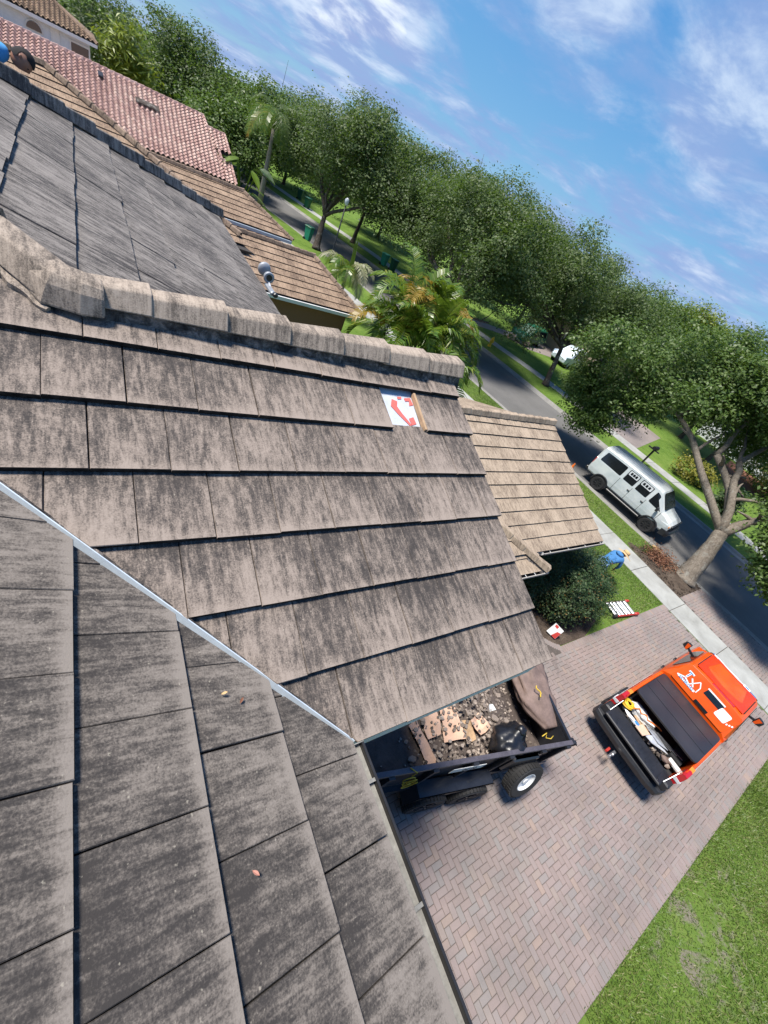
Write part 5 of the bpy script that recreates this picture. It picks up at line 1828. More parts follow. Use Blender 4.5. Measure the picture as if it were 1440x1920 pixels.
# ------------------------------------------------------------------ vehicles
def wheel(parent, c, r, w, out, rimm, name='wheel', spokes=8, rr=0.62):
    """wheel turned about local y; out = +1/-1 side that faces outwards"""
    e = bpy.data.objects.new(name, None)
    COL.objects.link(e)
    e.parent = parent
    e.location = c
    e.empty_display_size = 0.1
    b = MB()
    h = w / 2
    b.lathe([(r * rr, -h * 0.9), (r * 0.92, -h), (r * 0.985, -h * 0.72), (r, -h * 0.3), (r, h * 0.3), (r * 0.985, h * 0.72), (r * 0.92, h), (r * rr, h * 0.9)], 28, (0, 0, 0), 'y', close=True)
    n = 36
    for k in range(n):
        a = 2 * math.pi * k / n
        for s_ in (-1, 1):
            b.box((r * 0.995 * math.cos(a + s_ * 0.03), s_ * h * 0.52, r * 0.995 * math.sin(a + s_ * 0.03)), (0.03, h * 0.7, 0.035), Matrix.Rotation(-a, 3, 'Y'))
    b.build('tyre', M['rubber'], e, smooth=False)
    b = MB()
    y = out * h * 0.72
    b.lathe([(r * rr * 1.0, out * h * 0.86), (r * rr * 0.93, out * h * 0.90), (r * rr * 0.88, out * h * 0.45), (r * 0.02, out * h * 0.35)], 26, (0, 0, 0), 'y', caps=False)
    b.lathe([(r * 0.02, out * h * 0.80), (r * 0.15, out * h * 0.78), (r * 0.17, out * h * 0.4)], 14, (0, 0, 0), 'y')
    for k in range(spokes):
        a = 2 * math.pi * k / spokes
        b.bar((0.1 * r * math.cos(a), y * 0.98, 0.1 * r * math.sin(a)), (r * rr * 0.93 * math.cos(a), y * 1.05, r * rr * 0.93 * math.sin(a)), 0.028 * r / 0.35, 0.05 * r / 0.35, (0, 1, 0))
    b.build('rim', rimm, e, smooth=False)
    return e


def body_rings(stations):
    """stations: (x, half-sections [(y,z)...] from bottom centre over the side to the top centre)"""
    rings = []
    for x, sec in stations:
        left = [Vector((x, y, z)) for y, z in sec]
        right = [Vector((x, -y, z)) for y, z in reversed(sec)]
        rings.append(left + right)
    return rings


def inset_poly(pts, k):
    c = sum((Vector(p) for p in pts), Vector()) / len(pts)
    return [c + (Vector(p) - c) * k for p in pts]


def rounded(pts, r, n=3):
    """round the corners of a 3-D polygon"""
    out = []
    pts = [Vector(p) for p in pts]
    for i, p in enumerate(pts):
        a, b = pts[i - 1], pts[(i + 1) % len(pts)]
        da, db = (a - p), (b - p)
        ra, rb = min(r, da.length * 0.45), min(r, db.length * 0.45)
        p0, p1 = p + da.normalized() * ra, p + db.normalized() * rb
        for k in range(n + 1):
            t_ = k / n
            out.append(p0 * (1 - t_) ** 2 + p * 2 * t_ * (1 - t_) + p1 * t_ * t_)
    return out


# --- orange pickup on the driveway (local x = forward)
tk = thing('pickup_truck', 'orange pickup truck with lowered black tailgate and black bed cover', 'pickup truck', (8.93, -1.06, 0))
tk.scale = (0.975, 0.93, 1.0)
WB = 0.965


def sec(w, zb, zbelt, wt, zt, crown=0.02):
    return [(0, zb), (w * 0.9, zb), (w * 0.985, zb + 0.10), (w, zb + 0.32), (w * 0.985, zbelt - 0.06), (w * 0.955, zbelt), (wt, zt - 0.05), (wt - 0.07, zt - 0.008), (wt * 0.5, zt + crown * 0.7), (0, zt + crown)]


# bed: two sides, floor, front wall
for sgn in (-1, 1):
    b = MB()
    rings = []
    for x, zt, w in ((0.62, 1.21, 0.93), (0.70, 1.25, 0.955), (1.4, 1.27, 0.965), (2.3, 1.30, 0.965), (2.52, 1.31, 0.96)):
        arch = 0.0
        y0, y1 = sgn * (w - 0.10), sgn * w
        rings.append([Vector((x, y0, 0.62)), Vector((x, sgn * w, 0.50)), Vector((x, sgn * (w + 0.012), 0.78)), Vector((x, sgn * (w + 0.004), zt - 0.14)), Vector((x, sgn * (w - 0.02), zt - 0.02)), Vector((x, sgn * (w - 0.045), zt)), Vector((x, sgn * (w - 0.09), zt)), Vector((x, y0, zt - 0.02))])
    b.loft(rings)
    b.build('bed_side', M['orange'], tk, smooth=False, bevel=0.008)
    b = MB()
    b.plate([(0.70, sgn * 0.972, 0.95), (0.72, sgn * 0.974, 1.13), (2.30, sgn * 0.984, 1.19), (2.30, sgn * 0.984, 1.02)] if sgn > 0 else [(0.70, sgn * 0.972, 0.95), (2.30, sgn * 0.984, 1.02), (2.30, sgn * 0.984, 1.19), (0.72, sgn * 0.974, 1.13)], 0.003)
    side_dec = b.build('side_decal', M['vinyl_white'], tk)
    # tail lamp wrapping the corner
    b = MB()
    b.loft([[Vector((x, sgn * (0.84 + q), z)) for q, z in ((0, 0.86), (0.115, 0.84), (0.135, 1.0), (0.12, 1.235 + (x - .6) * .12), (0.05, 1.25 + (x - .6) * .12), (0, 1.22))] for x in (0.56, 0.70, 0.80)])
    tl = b.build('tail_lamp', M['lens_red'], tk, bevel=0.01)
    b = MB()
    b.loft([[Vector((x, sgn * (0.845 + q), z)) for q, z in ((0, 0.97), (0.135, 0.97), (0.142, 1.03), (0.0, 1.05))] for x in (0.552, 0.74)])
    b.build('reversing_lens', M['lens_clear'], tl)
    b = MB()
    b.loft([[Vector((x, sgn * (0.86 + q), z)) for q, z in ((0, 1.18), (0.10, 1.18), (0.09, 1.262), (0.0, 1.262))] for x in (0.78, 0.95)])
    b.build('indicator_lens', M['lens_amber'], tl)
b = MB()
b.box((1.56, 0, 0.70), (1.9, 1.72, 0.06))
b.box((1.5, 0.66, 0.84), (0.9, 0.28, 0.24))
b.box((1.5, -0.66, 0.84), (0.9, 0.28, 0.24))
b.box((2.48, 0, 0.98), (0.06, 1.74, 0.55))
b.build('bed_floor', M['bed_liner'], tk)
b = MB()
for k in range(9):
    b.box((0.39, -0.70 + k * 0.175, 0.903), (0.36, 0.05, 0.012))
b.rbox((0.38, 0, 0.865), (0.50, 1.62, 0.07), 0.02)
tg = b.build('tailgate', M['black_metal'], tk)
for s_ in (-0.78, 0.78):
    g = MB()
    g.bar((0.60, s_ * 1.06, 1.13), (0.30, s_ * 1.03, 0.90), 0.012, 0.012)
    g.build('tailgate_strap', M['steel'], tk)
b = MB()
prof = [(0.16, 0.50), (0.13, 0.62), (0.17, 0.70), (0.36, 0.72), (0.40, 0.60), (0.32, 0.46)]
rings = []
for y, dx in ((-1.0, 0.24), (-0.95, 0.10), (-0.7, 0.03), (0, 0.0), (0.7, 0.03), (0.95, 0.10), (1.0, 0.24)):
    rings.append([Vector((min(0.46, x + dx * 0.8), y, z)) for x, z in prof])
b.loft(rings)
b.build('rear_bumper', M['black_metal'], tk, bevel=0.01)
for s_ in (-1, 1):
    b = MB()
    b.rbox((0.44, s_ * 0.86, 0.74), (0.26, 0.20, 0.34), 0.03)
    b.build('bumper_corner', M['black_metal'], tk)
b = MB()
b.bar((-0.16, 0.05, 0.46), (0.1, 0.05, 0.46), 0.06, 0.06)
b.lathe([(0.01, 0.48), (0.018, 0.52), (0.032, 0.545), (0.03, 0.575), (0.01, 0.59)], 12, (-0.13, 0.05, 0))
hitch = b.build('hitch', M['steel'], tk)
b = MB()
b.box((-0.10, 0.17, 0.50), (0.14, 0.05, 0.05))
b.build('hitch_pin', M['red_paint'], hitch)
# bed cover
b = MB()
b.plate(rounded([(1.00, -0.865, 1.335), (2.44, -0.865, 1.375), (2.44, 0.865, 1.375), (1.00, 0.865, 1.335)], 0.11, 4), 0.05)
cv = b.build('bed_cover', M['cover'], tk, bevel=0.012)
for x in (1.48, 1.96):
    g = MB()
    g.bar((x, -0.84, 1.352 + (x - 1.5) * 0.028), (x, 0.84, 1.352 + (x - 1.5) * 0.028), 0.012, 0.006)
    g.build('cover_hinge', M['black_metal'], cv)
# cab, bonnet
cabst = [(2.50, sec(0.965, 0.42, 1.36, 0.86, 1.44)), (2.625, sec(0.975, 0.42, 1.37, 0.80, 1.70)), (2.74, sec(0.98, 0.42, 1.37, 0.765, 1.93)), (3.2, sec(0.985, 0.42, 1.37, 0.755, 1.965)), (3.85, sec(0.985, 0.42, 1.37, 0.755, 1.95)), (4.06, sec(0.985, 0.42, 1.36, 0.75, 1.90)),
         (4.62, sec(0.985, 0.42, 1.30, 0.84, 1.37)), (4.80, sec(0.985, 0.44, 1.22, 0.86, 1.27)), (5.5, sec(0.975, 0.46, 1.14, 0.84, 1.20)), (5.74, sec(0.95, 0.48, 1.02, 0.82, 1.10)), (5.84, sec(0.90, 0.5, 0.92, 0.76, 0.98))]
b = MB()
b.loft(body_rings(cabst))
cab = b.build('cab', M['orange'], tk, smooth=False, bevel=0.012)
# red pressed roof panel with rails
b = MB()
b.plate([(2.84, -0.64, 1.975), (3.95, -0.64, 1.962), (3.95, 0.64, 1.962), (2.84, 0.64, 1.975)], 0.02)
rf = b.build('roof_panel', M['red_roof'], tk, bevel=0.012)
for s_ in (-1, 1):
    g = MB()
    g.bar((2.90, s_ * 0.655, 1.972), (3.80, s_ * 0.655, 1.962), 0.02, 0.012)
    g.build('roof_groove', M['rubber'], rf)
# wrapped rear glass: outer frame pieces and a dark sliding window
zA, zB = 1.44, 1.90


def rearpt(y, f):
    return Vector((2.485 + (2.70 - 2.485) * f, y, 1.43 + (1.89 - 1.43) * f))


nr = (rearpt(1, 0) - rearpt(0, 0)).cross(rearpt(0, 1) - rearpt(0, 0)).normalized()
if nr.x > 0:
    nr = -nr


def rear_quad(name, y0, y1, f0, f1, m, lift=0.012, r=0.03, t=0.008, par=None):
    g = MB()
    P = [rearpt(y0, f0), rearpt(y1, f0), rearpt(y1, f1), rearpt(y0, f1)]
    P = [p + nr * lift for p in rounded(P, r)]
    if (P[1] - P[0]).cross(P[3] - P[1]).dot(nr) < 0:
        P.reverse()
    g.plate(P, t)
    return g.build(name, m, par or tk)


rear_quad('rear_glass', -0.76, 0.76, 0.02, 0.95, M['orange'], 0.010, 0.05, 0.02)
sw = rear_quad('sliding_window', -0.36, 0.10, 0.60, 0.86, M['glass_dark'], 0.018, 0.01)
sw = rear_quad('sliding_window', -0.30, 0.06, 0.03, 0.17, M['glass_dark'], 0.018, 0.01)
rear_quad('window_frame', -0.36, 0.12, 0.87, 0.93, M['vinyl_white'], 0.016, 0.005)
b = MB()
b.rbox((2.80, -0.14, 1.945), (0.07, 0.62, 0.05), 0.015)
b.build('brake_light', M['lens_red'], tk)
# left logo on the glass: roof outlines, letters and a banner
logo = rear_quad('logo_banner', 0.20, 0.70, 0.26, 0.36, M['vinyl_white'], 0.020, 0.03, 0.004)


def rear_strip(pts, w, m, lift=0.021, par=None):
    g = MB()
    for (y0, f0), (y1, f1) in zip(pts[:-1], pts[1:]):
        g.bar(rearpt(y0, f0) + nr * lift, rearpt(y1, f1) + nr * lift, w, 0.004, nr)
    return g.build('logo_stroke', m, par)


def text(body, size, m, mtx, par, name='lettering', ex=0.0015, sx=1.0, bold=0.0):
    cu = bpy.data.curves.new(name, 'FONT')
    cu.body = body
    cu.size = size
    cu.extrude = ex
    cu.offset = bold
    cu.align_x, cu.align_y = 'CENTER', 'CENTER'
    cu.resolution_u = 3
    cu.materials.append(m)
    tmp = bpy.data.objects.new(name, cu)
    COL.objects.link(tmp)
    me = bpy.data.meshes.new_from_object(tmp.evaluated_get(bpy.context.evaluated_depsgraph_get()))
    bpy.data.objects.remove(tmp)
    o = bpy.data.objects.new(name, me)
    COL.objects.link(o)
    o.parent = par
    o.matrix_local = mtx @ Matrix.Diagonal((sx, 1, 1, 1))
    return o


def rear_frame(y, f, lift=0.024):
    up = (rearpt(0, 1) - rearpt(0, 0)).normalized()
    rt = Vector((0, -1, 0))
    p = rearpt(y, f) + nr * lift
    return Matrix(((rt.x, up.x, nr.x, p.x), (rt.y, up.y, nr.y, p.y), (rt.z, up.z, nr.z, p.z), (0, 0, 0, 1)))


rear_strip([(0.72, 0.30), (0.56, 0.46), (0.40, 0.36)], 0.028, M['vinyl_white'], par=logo)
rear_strip([(0.40, 0.36), (0.30, 0.82), (0.20, 0.62), (0.18, 0.34)], 0.022, M['vinyl_white'], par=logo)
rear_strip([(0.46, 0.66), (0.30, 0.40)], 0.030, M['vinyl_white'], par=logo)
text('T', 0.22, M['vinyl_white'], rear_frame(0.56, 0.66, 0.022), logo, bold=0.012)
text('T', 0.20, M['vinyl_blue'], rear_frame(0.56, 0.66, 0.025), logo)
text('EXTERIORS', 0.080, M['vinyl_blue'], rear_frame(0.45, 0.31, 0.026), logo, bold=0.001)
rear_quad('sticker', -0.62, -0.34, 0.34, 0.80, M['vinyl_white'], 0.020, 0.04, 0.004)
for y, m_ in ((-0.66, 'vinyl_white'), (-0.705, 'vinyl_white'), (-0.75, 'vinyl_white')):
    rear_quad('social_mark', y - 0.016, y + 0.016, 0.40 + (-0.66 - y) * 1.2, 0.48 + (-0.66 - y) * 1.2, M[m_], 0.020, 0.012, 0.004)
# lettering on the front edge of the roof and along the sides
fr_ = Matrix(((0, 1, 0, 3.98), (-1, 0, 0, -0.08), (0, 0, 1, 1.945), (0, 0, 0, 1)))
b = MB()
b.bar((4.03, -0.40, 1.93), (4.05, 0.62, 1.925), 0.05, 0.012)
b.bar((3.96, 0.10, 1.957), (4.03, 0.50, 1.945), 0.03, 0.010)
b.bar((3.92, 0.02, 1.957), (4.03, -0.28, 1.945), 0.03, 0.010)
b.bar((4.00, -0.25, 1.953), (4.00, -0.44, 1.953), 0.11, 0.008)
vis_ = b.build('roof_lettering', M['vinyl_white'], tk)
b = MB()
b.bar((4.07, -0.62, 1.915), (4.085, 0.66, 1.915), 0.018, 0.02)
b.bar((4.0, -0.30, 1.958), (4.0, -0.40, 1.958), 0.05, 0.006)
b.build('blue_edging', M['vinyl_blue'], vis_)
for sgn in (-1, 1):
    # side windows
    g = MB()

    def sp(x, f, sgn=sgn):
        wb_, zb_ = 0.985 * 0.955, 1.37
        return Vector((x, sgn * (wb_ + (0.765 - wb_) * f + 0.012), zb_ + (1.90 - zb_) * f))
    P = rounded([sp(2.84, 0.14), sp(4.30, 0.12), sp(4.02, 0.84), sp(2.96, 0.90)], 0.09)
    if sgn > 0:
        P.reverse()
    g.plate(P, 0.01)
    g.build('side_window', M['glass_dark'], tk)
    e = MB()
    e.loft([[Vector((4.22 + x * k_, sgn * (1.0 + y), 1.48 + (z - 1.48) * k_)) for x, z in ((-0.05, 1.38), (0.05, 1.36), (0.09, 1.44), (0.07, 1.57), (-0.05, 1.59))] for y, k_ in ((0.05, 1.0), (0.13, 0.95), (0.22, 0.7))])
    mi = e.build('wing_mirror', M['black_metal'], tk, bevel=0.02)
    e = MB()
    e.plate([(4.165, sgn * 1.065, 1.40), (4.165, sgn * 1.12, 1.40), (4.168, sgn * 1.17, 1.56), (4.168, sgn * 1.065, 1.57)][::sgn], 0.004)
    e.build('mirror_glass', M['orange'], mi)
    e = MB()
    e.bar((4.22, sgn * 0.92, 1.40), (4.22, sgn * 1.06, 1.44), 0.05, 0.05)
    e.build('mirror_arm', M['black_metal'], mi)
    for x in (2.95, 3.75):
        e = MB()
        e.rbox((x, sgn * 1.0, 1.17), (0.16, 0.05, 0.04), 0.01)
        e.build('door_handle', M['black_metal'], tk)
    for x in (1.30, 4.85):
        wheel(tk, (x, sgn * 0.84, 0.39), 0.39, 0.27, sgn, M['rim_black'], spokes=6)
    e = MB()
    pts = [Vector((1.30 + 0.47 * math.cos(a), sgn * 0.985, 0.42 + 0.45 * math.sin(a))) for a in np.linspace(0.05, math.pi - 0.05, 13)]
    e.tube(pts, 0.045, 6)
    e.build('wheel_flare', M['black_metal'], tk)
    e = MB()
    e.rbox((5.80, sgn * 0.68, 0.84), (0.12, 0.36, 0.18), 0.03)
    e.build('headlight', M['lens_clear'], tk)
b = MB()
b.rbox((5.86, 0, 0.78), (0.06, 0.9, 0.24), 0.02)
b.build('grille', M['black_metal'], tk)
b = MB()
b.rbox((5.90, 0, 0.52), (0.22, 1.86, 0.22), 0.05)
b.build('front_bumper', M['black_metal'], tk)
b = MB()
P = [Vector((4.10, -0.70, 1.885)), Vector((4.10, 0.70, 1.885)), Vector((4.60, 0.80, 1.40)), Vector((4.60, -0.80, 1.40))]
b.plate([p + Vector((0.012, 0, 0.012)) for p in rounded(P, 0.08)][::-1], 0.008)
b.build('windshield', M['glass_dark'], tk)

# things lying in the pickup bed (world coordinates relative to the truck base)
TX, TY = 8.95, -1.06


def bedthing(name, label, cat, x, y, z):
    return thing(name, label, cat, (TX + x, TY + y, z))


t = bedthing('hose_coil', 'coiled yellow hose in the corner of the pickup bed', 'hose', 0.88, 0.66, 0.95)
b = MB()
for k, (r_, z) in enumerate(((0.13, 0.0), (0.12, 0.025), (0.095, 0.045), (0.065, 0.055), (0.12, 0.05))):
    b.tube([(r_ * math.cos(a), r_ * math.sin(a), z + 0.01 * math.sin(a * 2 + k)) for a in np.linspace(0, 6.2, 22)], 0.016, 6)
b.build('coil', M['yellow_paint'], t, smooth=True)
t = bedthing('white_sack', 'crumpled cream sack behind the yellow hose', 'sack', 1.06, 0.36, 0.88)
b = MB()
b.blob((0, 0, 0.08), 0.24, 7, 0.35, 1.8, 3, (0.6, 1.25, 0.5))
b.build('sack', M['paper'], t, smooth=False)
t = bedthing('orange_strap', 'orange ratchet strap trailing across the pickup bed', 'strap', 0.95, 0.42, 1.02)
b = MB()
b.tube([(-0.10, 0.12, 0), (0.02, 0.05, 0.05), (-0.02, -0.04, 0.03), (0.06, -0.12, 0.06), (0.02, -0.2, 0.03), (0.16, -0.42, 0.05), (0.20, -0.5, 0.02)], 0.017, 6)
b.build('webbing', M['orange_plastic'], t, smooth=True)
t = bedthing('folded_board', 'brown folded board on the pickup bed floor', 'board', 0.98, 0.22, 0.84)
b = MB()
b.plate([(-0.1, 0.2, 0.05), (-0.14, -0.1, 0.03), (0.1, -0.25, 0.06), (0.18, 0.05, 0.12)][::-1], 0.012)
b.build('board', M['wood'], t)
t = bedthing('plastic_bag', 'blue and white plastic packet by the tailgate edge', 'bag', 0.70, 0.36, 0.90)
b = MB()
b.blob((0, 0.05, 0.03), 0.12, 12, 0.4, 2.2, 2, (0.45, 1.5, 0.3))
b.build('packet', M['vinyl_white'], t)
b = MB()
b.blob((0.01, -0.08, 0.045), 0.075, 13, 0.4, 2.2, 2, (0.5, 1.3, 0.3))
b.build('print', M['vinyl_blue'], t)
t = bedthing('orange_box', 'pale orange cardboard piece on the tailgate edge', 'box', 0.72, 0.12, 0.92)
b = MB()
b.plate([(-0.10, 0.13, 0.0), (-0.12, -0.08, 0.01), (0.08, -0.14, 0.05), (0.12, 0.08, 0.04)][::-1], 0.02)
b.build('panel', M['lens_amber'] if False else M['cardboard'], t)
t = bedthing('metal_flashing', 'bent silver metal flashing in the pickup bed', 'flashing', 0.86, -0.12, 0.93)
b = MB()
b.plate([(-0.16, 0.16, 0), (-0.14, -0.03, 0.0), (0.06, -0.36, 0.02), (0.02, 0.05, 0.06)][::-1], 0.006)
b.build('sheet', M['alu'], t)
b = MB()
b.plate([(-0.02, 0.26, 0.07), (-0.03, -0.1, 0.06), (0.05, -0.3, 0.09), (0.08, 0.1, 0.1)][::-1], 0.006)
b.build('sheet', M['steel'], t)
for k in range(4):
    t = bedthing('metal_rod', ['long thin steel rod nearest the tailgate in the bed', 'long thin steel rod second from the tailgate', 'long thin steel rod half under the bed cover', 'short steel rod crossing the others in the bed'][k], 'rod', 0.92 + 0.05 * k, 0.0 - 0.12 * k, 1.0)
    t['group'] = 'steel rods in the pickup bed'
    b = MB()
    b.bar((-0.05, 0.3, 0.02), (0.05 + 0.02 * k, -0.34, -0.02), 0.014, 0.014)
    b.build('rod', M['steel'], t)
t = bedthing('work_gloves', 'pair of worn brown work gloves among the tools', 'gloves', 0.86, -0.56, 0.84)
for dx, dy in ((-0.05, 0.05), (0.06, -0.04)):
    b = MB()
    b.blob((dx, dy, 0.05), 0.085, int(dx * 100) + 9, 0.4, 2.4, 2, (1, 1.1, 0.6))
    b.build('glove', M['tarp'], t, smooth=True)
t = bedthing('plastic_tray', 'white narrow tray at the right end of the pickup bed', 'tray', 0.92, -0.72, 0.86)
b = MB()
b.rbox((0, 0, 0.05), (0.12, 0.36, 0.06), 0.01)
b.build('tray', M['paper'], t)
b = MB()
rng = random.Random(17)
for _ in range(70):
    b.blob((TX + 0.78 + 0.32 * rng.random(), TY - 0.75 + 1.3 * rng.random(), 0.76 + 0.08 * rng.random()), 0.02 + 0.035 * rng.random(), _, 0.5, 2, 1)
o = b.build('loose_debris', M['debris'])
tag(o, 'loose screws and scrap scattered on the pickup bed floor', 'scrap', kind='stuff')

# --- white van parked on the street
van = thing('parked_van', 'raised white van with black wheels parked along the kerb', 'van', (21.74, 6.46, ROADZ), math.atan2(-0.991, 0.134))
van.scale = (0.95, 0.95, 0.97)


def vsec(w, zb, zbelt, wb_, wt, zt):
    return [(0, zb), (w * 0.90, zb), (w * 0.985, zb + 0.08), (w, zb + 0.30), (w * 0.995, 0.98), (wb_, zbelt), (wt, zt - 0.10), (wt - 0.05, zt - 0.035), (wt - 0.16, zt), (0, zt + 0.025)]


vst = [(-2.52, vsec(0.90, 0.62, 1.28, 0.86, 0.74, 1.88)), (-2.44, vsec(0.955, 0.52, 1.28, 0.93, 0.80, 2.02)), (-1.6, vsec(0.975, 0.50, 1.28, 0.95, 0.815, 2.06)), (0.0, vsec(0.985, 0.50, 1.28, 0.955, 0.815, 2.07)),
       (0.75, vsec(0.985, 0.50, 1.27, 0.95, 0.80, 2.05)), (0.98, vsec(0.985, 0.50, 1.26, 0.94, 0.785, 2.00)), (1.62, vsec(0.98, 0.50, 1.22, 0.935, 0.80, 1.36)), (1.78, vsec(0.975, 0.52, 1.20, 0.93, 0.80, 1.28)), (2.18, vsec(0.95, 0.56, 1.06, 0.90, 0.76, 1.15)), (2.34, vsec(0.90, 0.62, 0.98, 0.85, 0.72, 1.04))]
b = MB()
b.loft(body_rings(vst))
b.build('body', M['van_white'], van, smooth=False, bevel=0.015)


def vp(x, f, sgn, lift=0.010):
    """point on the slanted upper side; the half-widths follow the stations"""
    for (xa, sa), (xb, sb) in zip(vst[:-1], vst[1:]):
        if xa <= x <= xb:
            k = (x - xa) / (xb - xa)
            A = [(p[0] + (q[0] - p[0]) * k, p[1] + (q[1] - p[1]) * k) for p, q in zip(sa, sb)]
            y, z = A[5][0] + (A[6][0] - A[5][0]) * f, A[5][1] + (A[6][1] - A[5][1]) * f
            return Vector((x, sgn * (y + lift), z))


def vpane(name, pts, sgn, m, r=0.07, lift=0.010, t=0.012, par=None):
    P = rounded([vp(x, f, sgn, lift) for x, f in pts], r)
    if sgn > 0:
        P = P[::-1]
    g = MB()
    g.plate(P, t)
    return g.build(name, m, par or van)


for sgn in (-1, 1):
    vpane('rear_side_window', [(-2.28, 0.10), (-0.98, 0.08), (-0.98, 0.86), (-2.22, 0.86)], sgn, M['glass_dark'])
    for (a, c) in ((-0.80, -0.20), (-0.06, 0.60)):
        w_ = vpane('door_window', [(a, 0.06), (c, 0.06), (c, 0.88), (a, 0.88)], sgn, M['glass_dark'], 0.05)
        vpane('sunshade', [(a + 0.04, 0.52), (c - 0.04, 0.52), (c - 0.04, 0.84), (a + 0.04, 0.84)], sgn, M['shade_white'], 0.04, 0.014, 0.004, w_)
        for q in range(3):
            x0 = a + 0.10 + (c - a - 0.2) * q / 3
            vpane('shade_print', [(x0, 0.60), (x0 + 0.12, 0.57), (x0 + 0.12, 0.76), (x0 + 0.02, 0.78)], sgn, M['glass_dark'], 0.03, 0.017, 0.002, w_)
    vpane('front_window', [(0.78, 0.04), (1.54, 0.06), (1.36, 0.46), (1.02, 0.88), (0.80, 0.88)], sgn, M['glass_dark'], 0.06)
    for x in (-0.90, -0.13, 0.69, 1.58):
        g = MB()
        g.bar((x, sgn * 0.983, 0.56), (x, sgn * 0.985, 0.98), 0.012, 0.008, (0, 1, 0))
        g.bar((x, sgn * 0.985, 0.98), (x, sgn * 0.957, 1.27), 0.012, 0.008, (0, 1, 0))
        g.build('door_seam', M['rubber'], van)
    for x in (-0.22, 0.60):
        g = MB()
        g.rbox((x + 0.02, sgn * 0.99, 1.08), (0.15, 0.04, 0.055), 0.012)
        g.build('door_handle', M['black_metal'], van)
    for x in (-1.54, 1.52):
        g = MB()
        g.tube([Vector((x + 0.43 * math.cos(a), sgn * 0.968, 0.40 + 0.41 * math.sin(a))) for a in np.linspace(-0.15, math.pi + 0.15, 15)], 0.045, 7)
        g.build('wheel_flare', M['black_metal'], van, smooth=True)
        g = MB()
        g.lathe([(0.41, -0.10), (0.41, 0.10)], 20, (x, sgn * 0.875, 0.40), 'y')
        g.build('wheel_well', M['rubber'], van)
        wheel(van, (x, sgn * 0.895, 0.345), 0.345, 0.23, sgn, M['rim_black'], spokes=8, rr=0.66)
    g = MB()
    g.rbox((0.0, sgn * 1.0, 0.44), (2.05, 0.16, 0.09), 0.025)
    g.build('running_board', M['black_metal'], van)
    g = MB()
    g.loft([[Vector((1.36 + x, sgn * (1.0 + y), z)) for x, z in ((-0.05, 1.20), (0.06, 1.20), (0.09, 1.30), (0.04, 1.40), (-0.05, 1.40))] for y in (0.02, 0.20)])
    g.build('wing_mirror', M['black_metal'], van, bevel=0.015)
    g = MB()
    g.rbox((2.30, sgn * 0.68, 0.90), (0.12, 0.34, 0.16), 0.03)
    hl = g.build('headlight', M['lens_clear'], van)
    g = MB()
    g.rbox((2.22, sgn * 0.88, 0.93), (0.20, 0.08, 0.12), 0.02)
    g.build('indicator_lens', M['lens_amber'], hl)
    g = MB()
    g.rbox((-2.47, sgn * 0.86, 1.14), (0.10, 0.10, 0.42), 0.02)
    g.build('tail_lamp', M['lens_red'], van)
b = MB()
P = [Vector((1.02, -0.70, 1.93)), Vector((1.02, 0.70, 1.93)), Vector((1.60, 0.765, 1.38)), Vector((1.60, -0.765, 1.38))]
b.plate([p + Vector((0.034, 0, 0.034)) for p in rounded(P, 0.09)][::-1], 0.02)
ws = b.build('windshield', M['glass_dark'], van)
b = MB()
b.rbox((2.36, 0, 0.85), (0.09, 1.66, 0.36), 0.02)
for k in range(3):
    b.box((2.41, 0, 0.82 + k * 0.06), (0.02, 1.0, 0.02))
b.build('grille', M['black_metal'], van)
b = MB()
rings = []
for y, dx in ((-0.95, -0.20), (-0.86, -0.05), (0, 0.0), (0.86, -0.05), (0.95, -0.20)):
    rings.append([Vector((x + dx, y, z)) for x, z in ((2.30, 0.42), (2.54, 0.46), (2.58, 0.66), (2.52, 0.76), (2.28, 0.76))])
b.loft(rings)
b.build('front_bumper', M['black_metal'], van, bevel=0.02)
b = MB()
b.rbox((-2.56, 0, 0.62), (0.14, 1.8, 0.16), 0.03)
b.bar((-2.7, -0.3, 0.50), (-2.4, -0.3, 0.55), 0.06, 0.06)
b.build('rear_bumper', M['black_metal'], van)
b = MB()
b.plate(rounded([(-2.505, -0.66, 1.32), (-2.46, -0.62, 1.86), (-2.46, 0.62, 1.86), (-2.505, 0.66, 1.32)], 0.06), 0.02)
b.build('rear_window', M['glass_dark'], van)
b = MB()
for y in (-0.45, -0.15, 0.15, 0.45):
    b.bar((-2.2, y, 2.098), (0.6, y, 2.096), 0.03, 0.012)
b.build('roof_rib', M['van_white'], van)


# --- dump trailer by the house (local x runs from the rear end towards the hidden front, y across)
tr_ = thing('dump_trailer', 'black dump trailer full of broken tile under the eave', 'trailer', (6.86, -0.39, 0), math.atan2(0.231, -0.973))
# local frame: x = towards the front, y = away to the camera side is -; the visible side is y = 0
TL, TWD, TZ, TF = 4.35, 2.05, 1.50, 0.72


def trp(x, y, z=0.0):
    """trailer plan position (x from the rear, y from the visible side) to the world"""
    return Vector((6.86 - 0.973 * x + 0.231 * y, -0.39 + 0.231 * x + 0.973 * y, z))


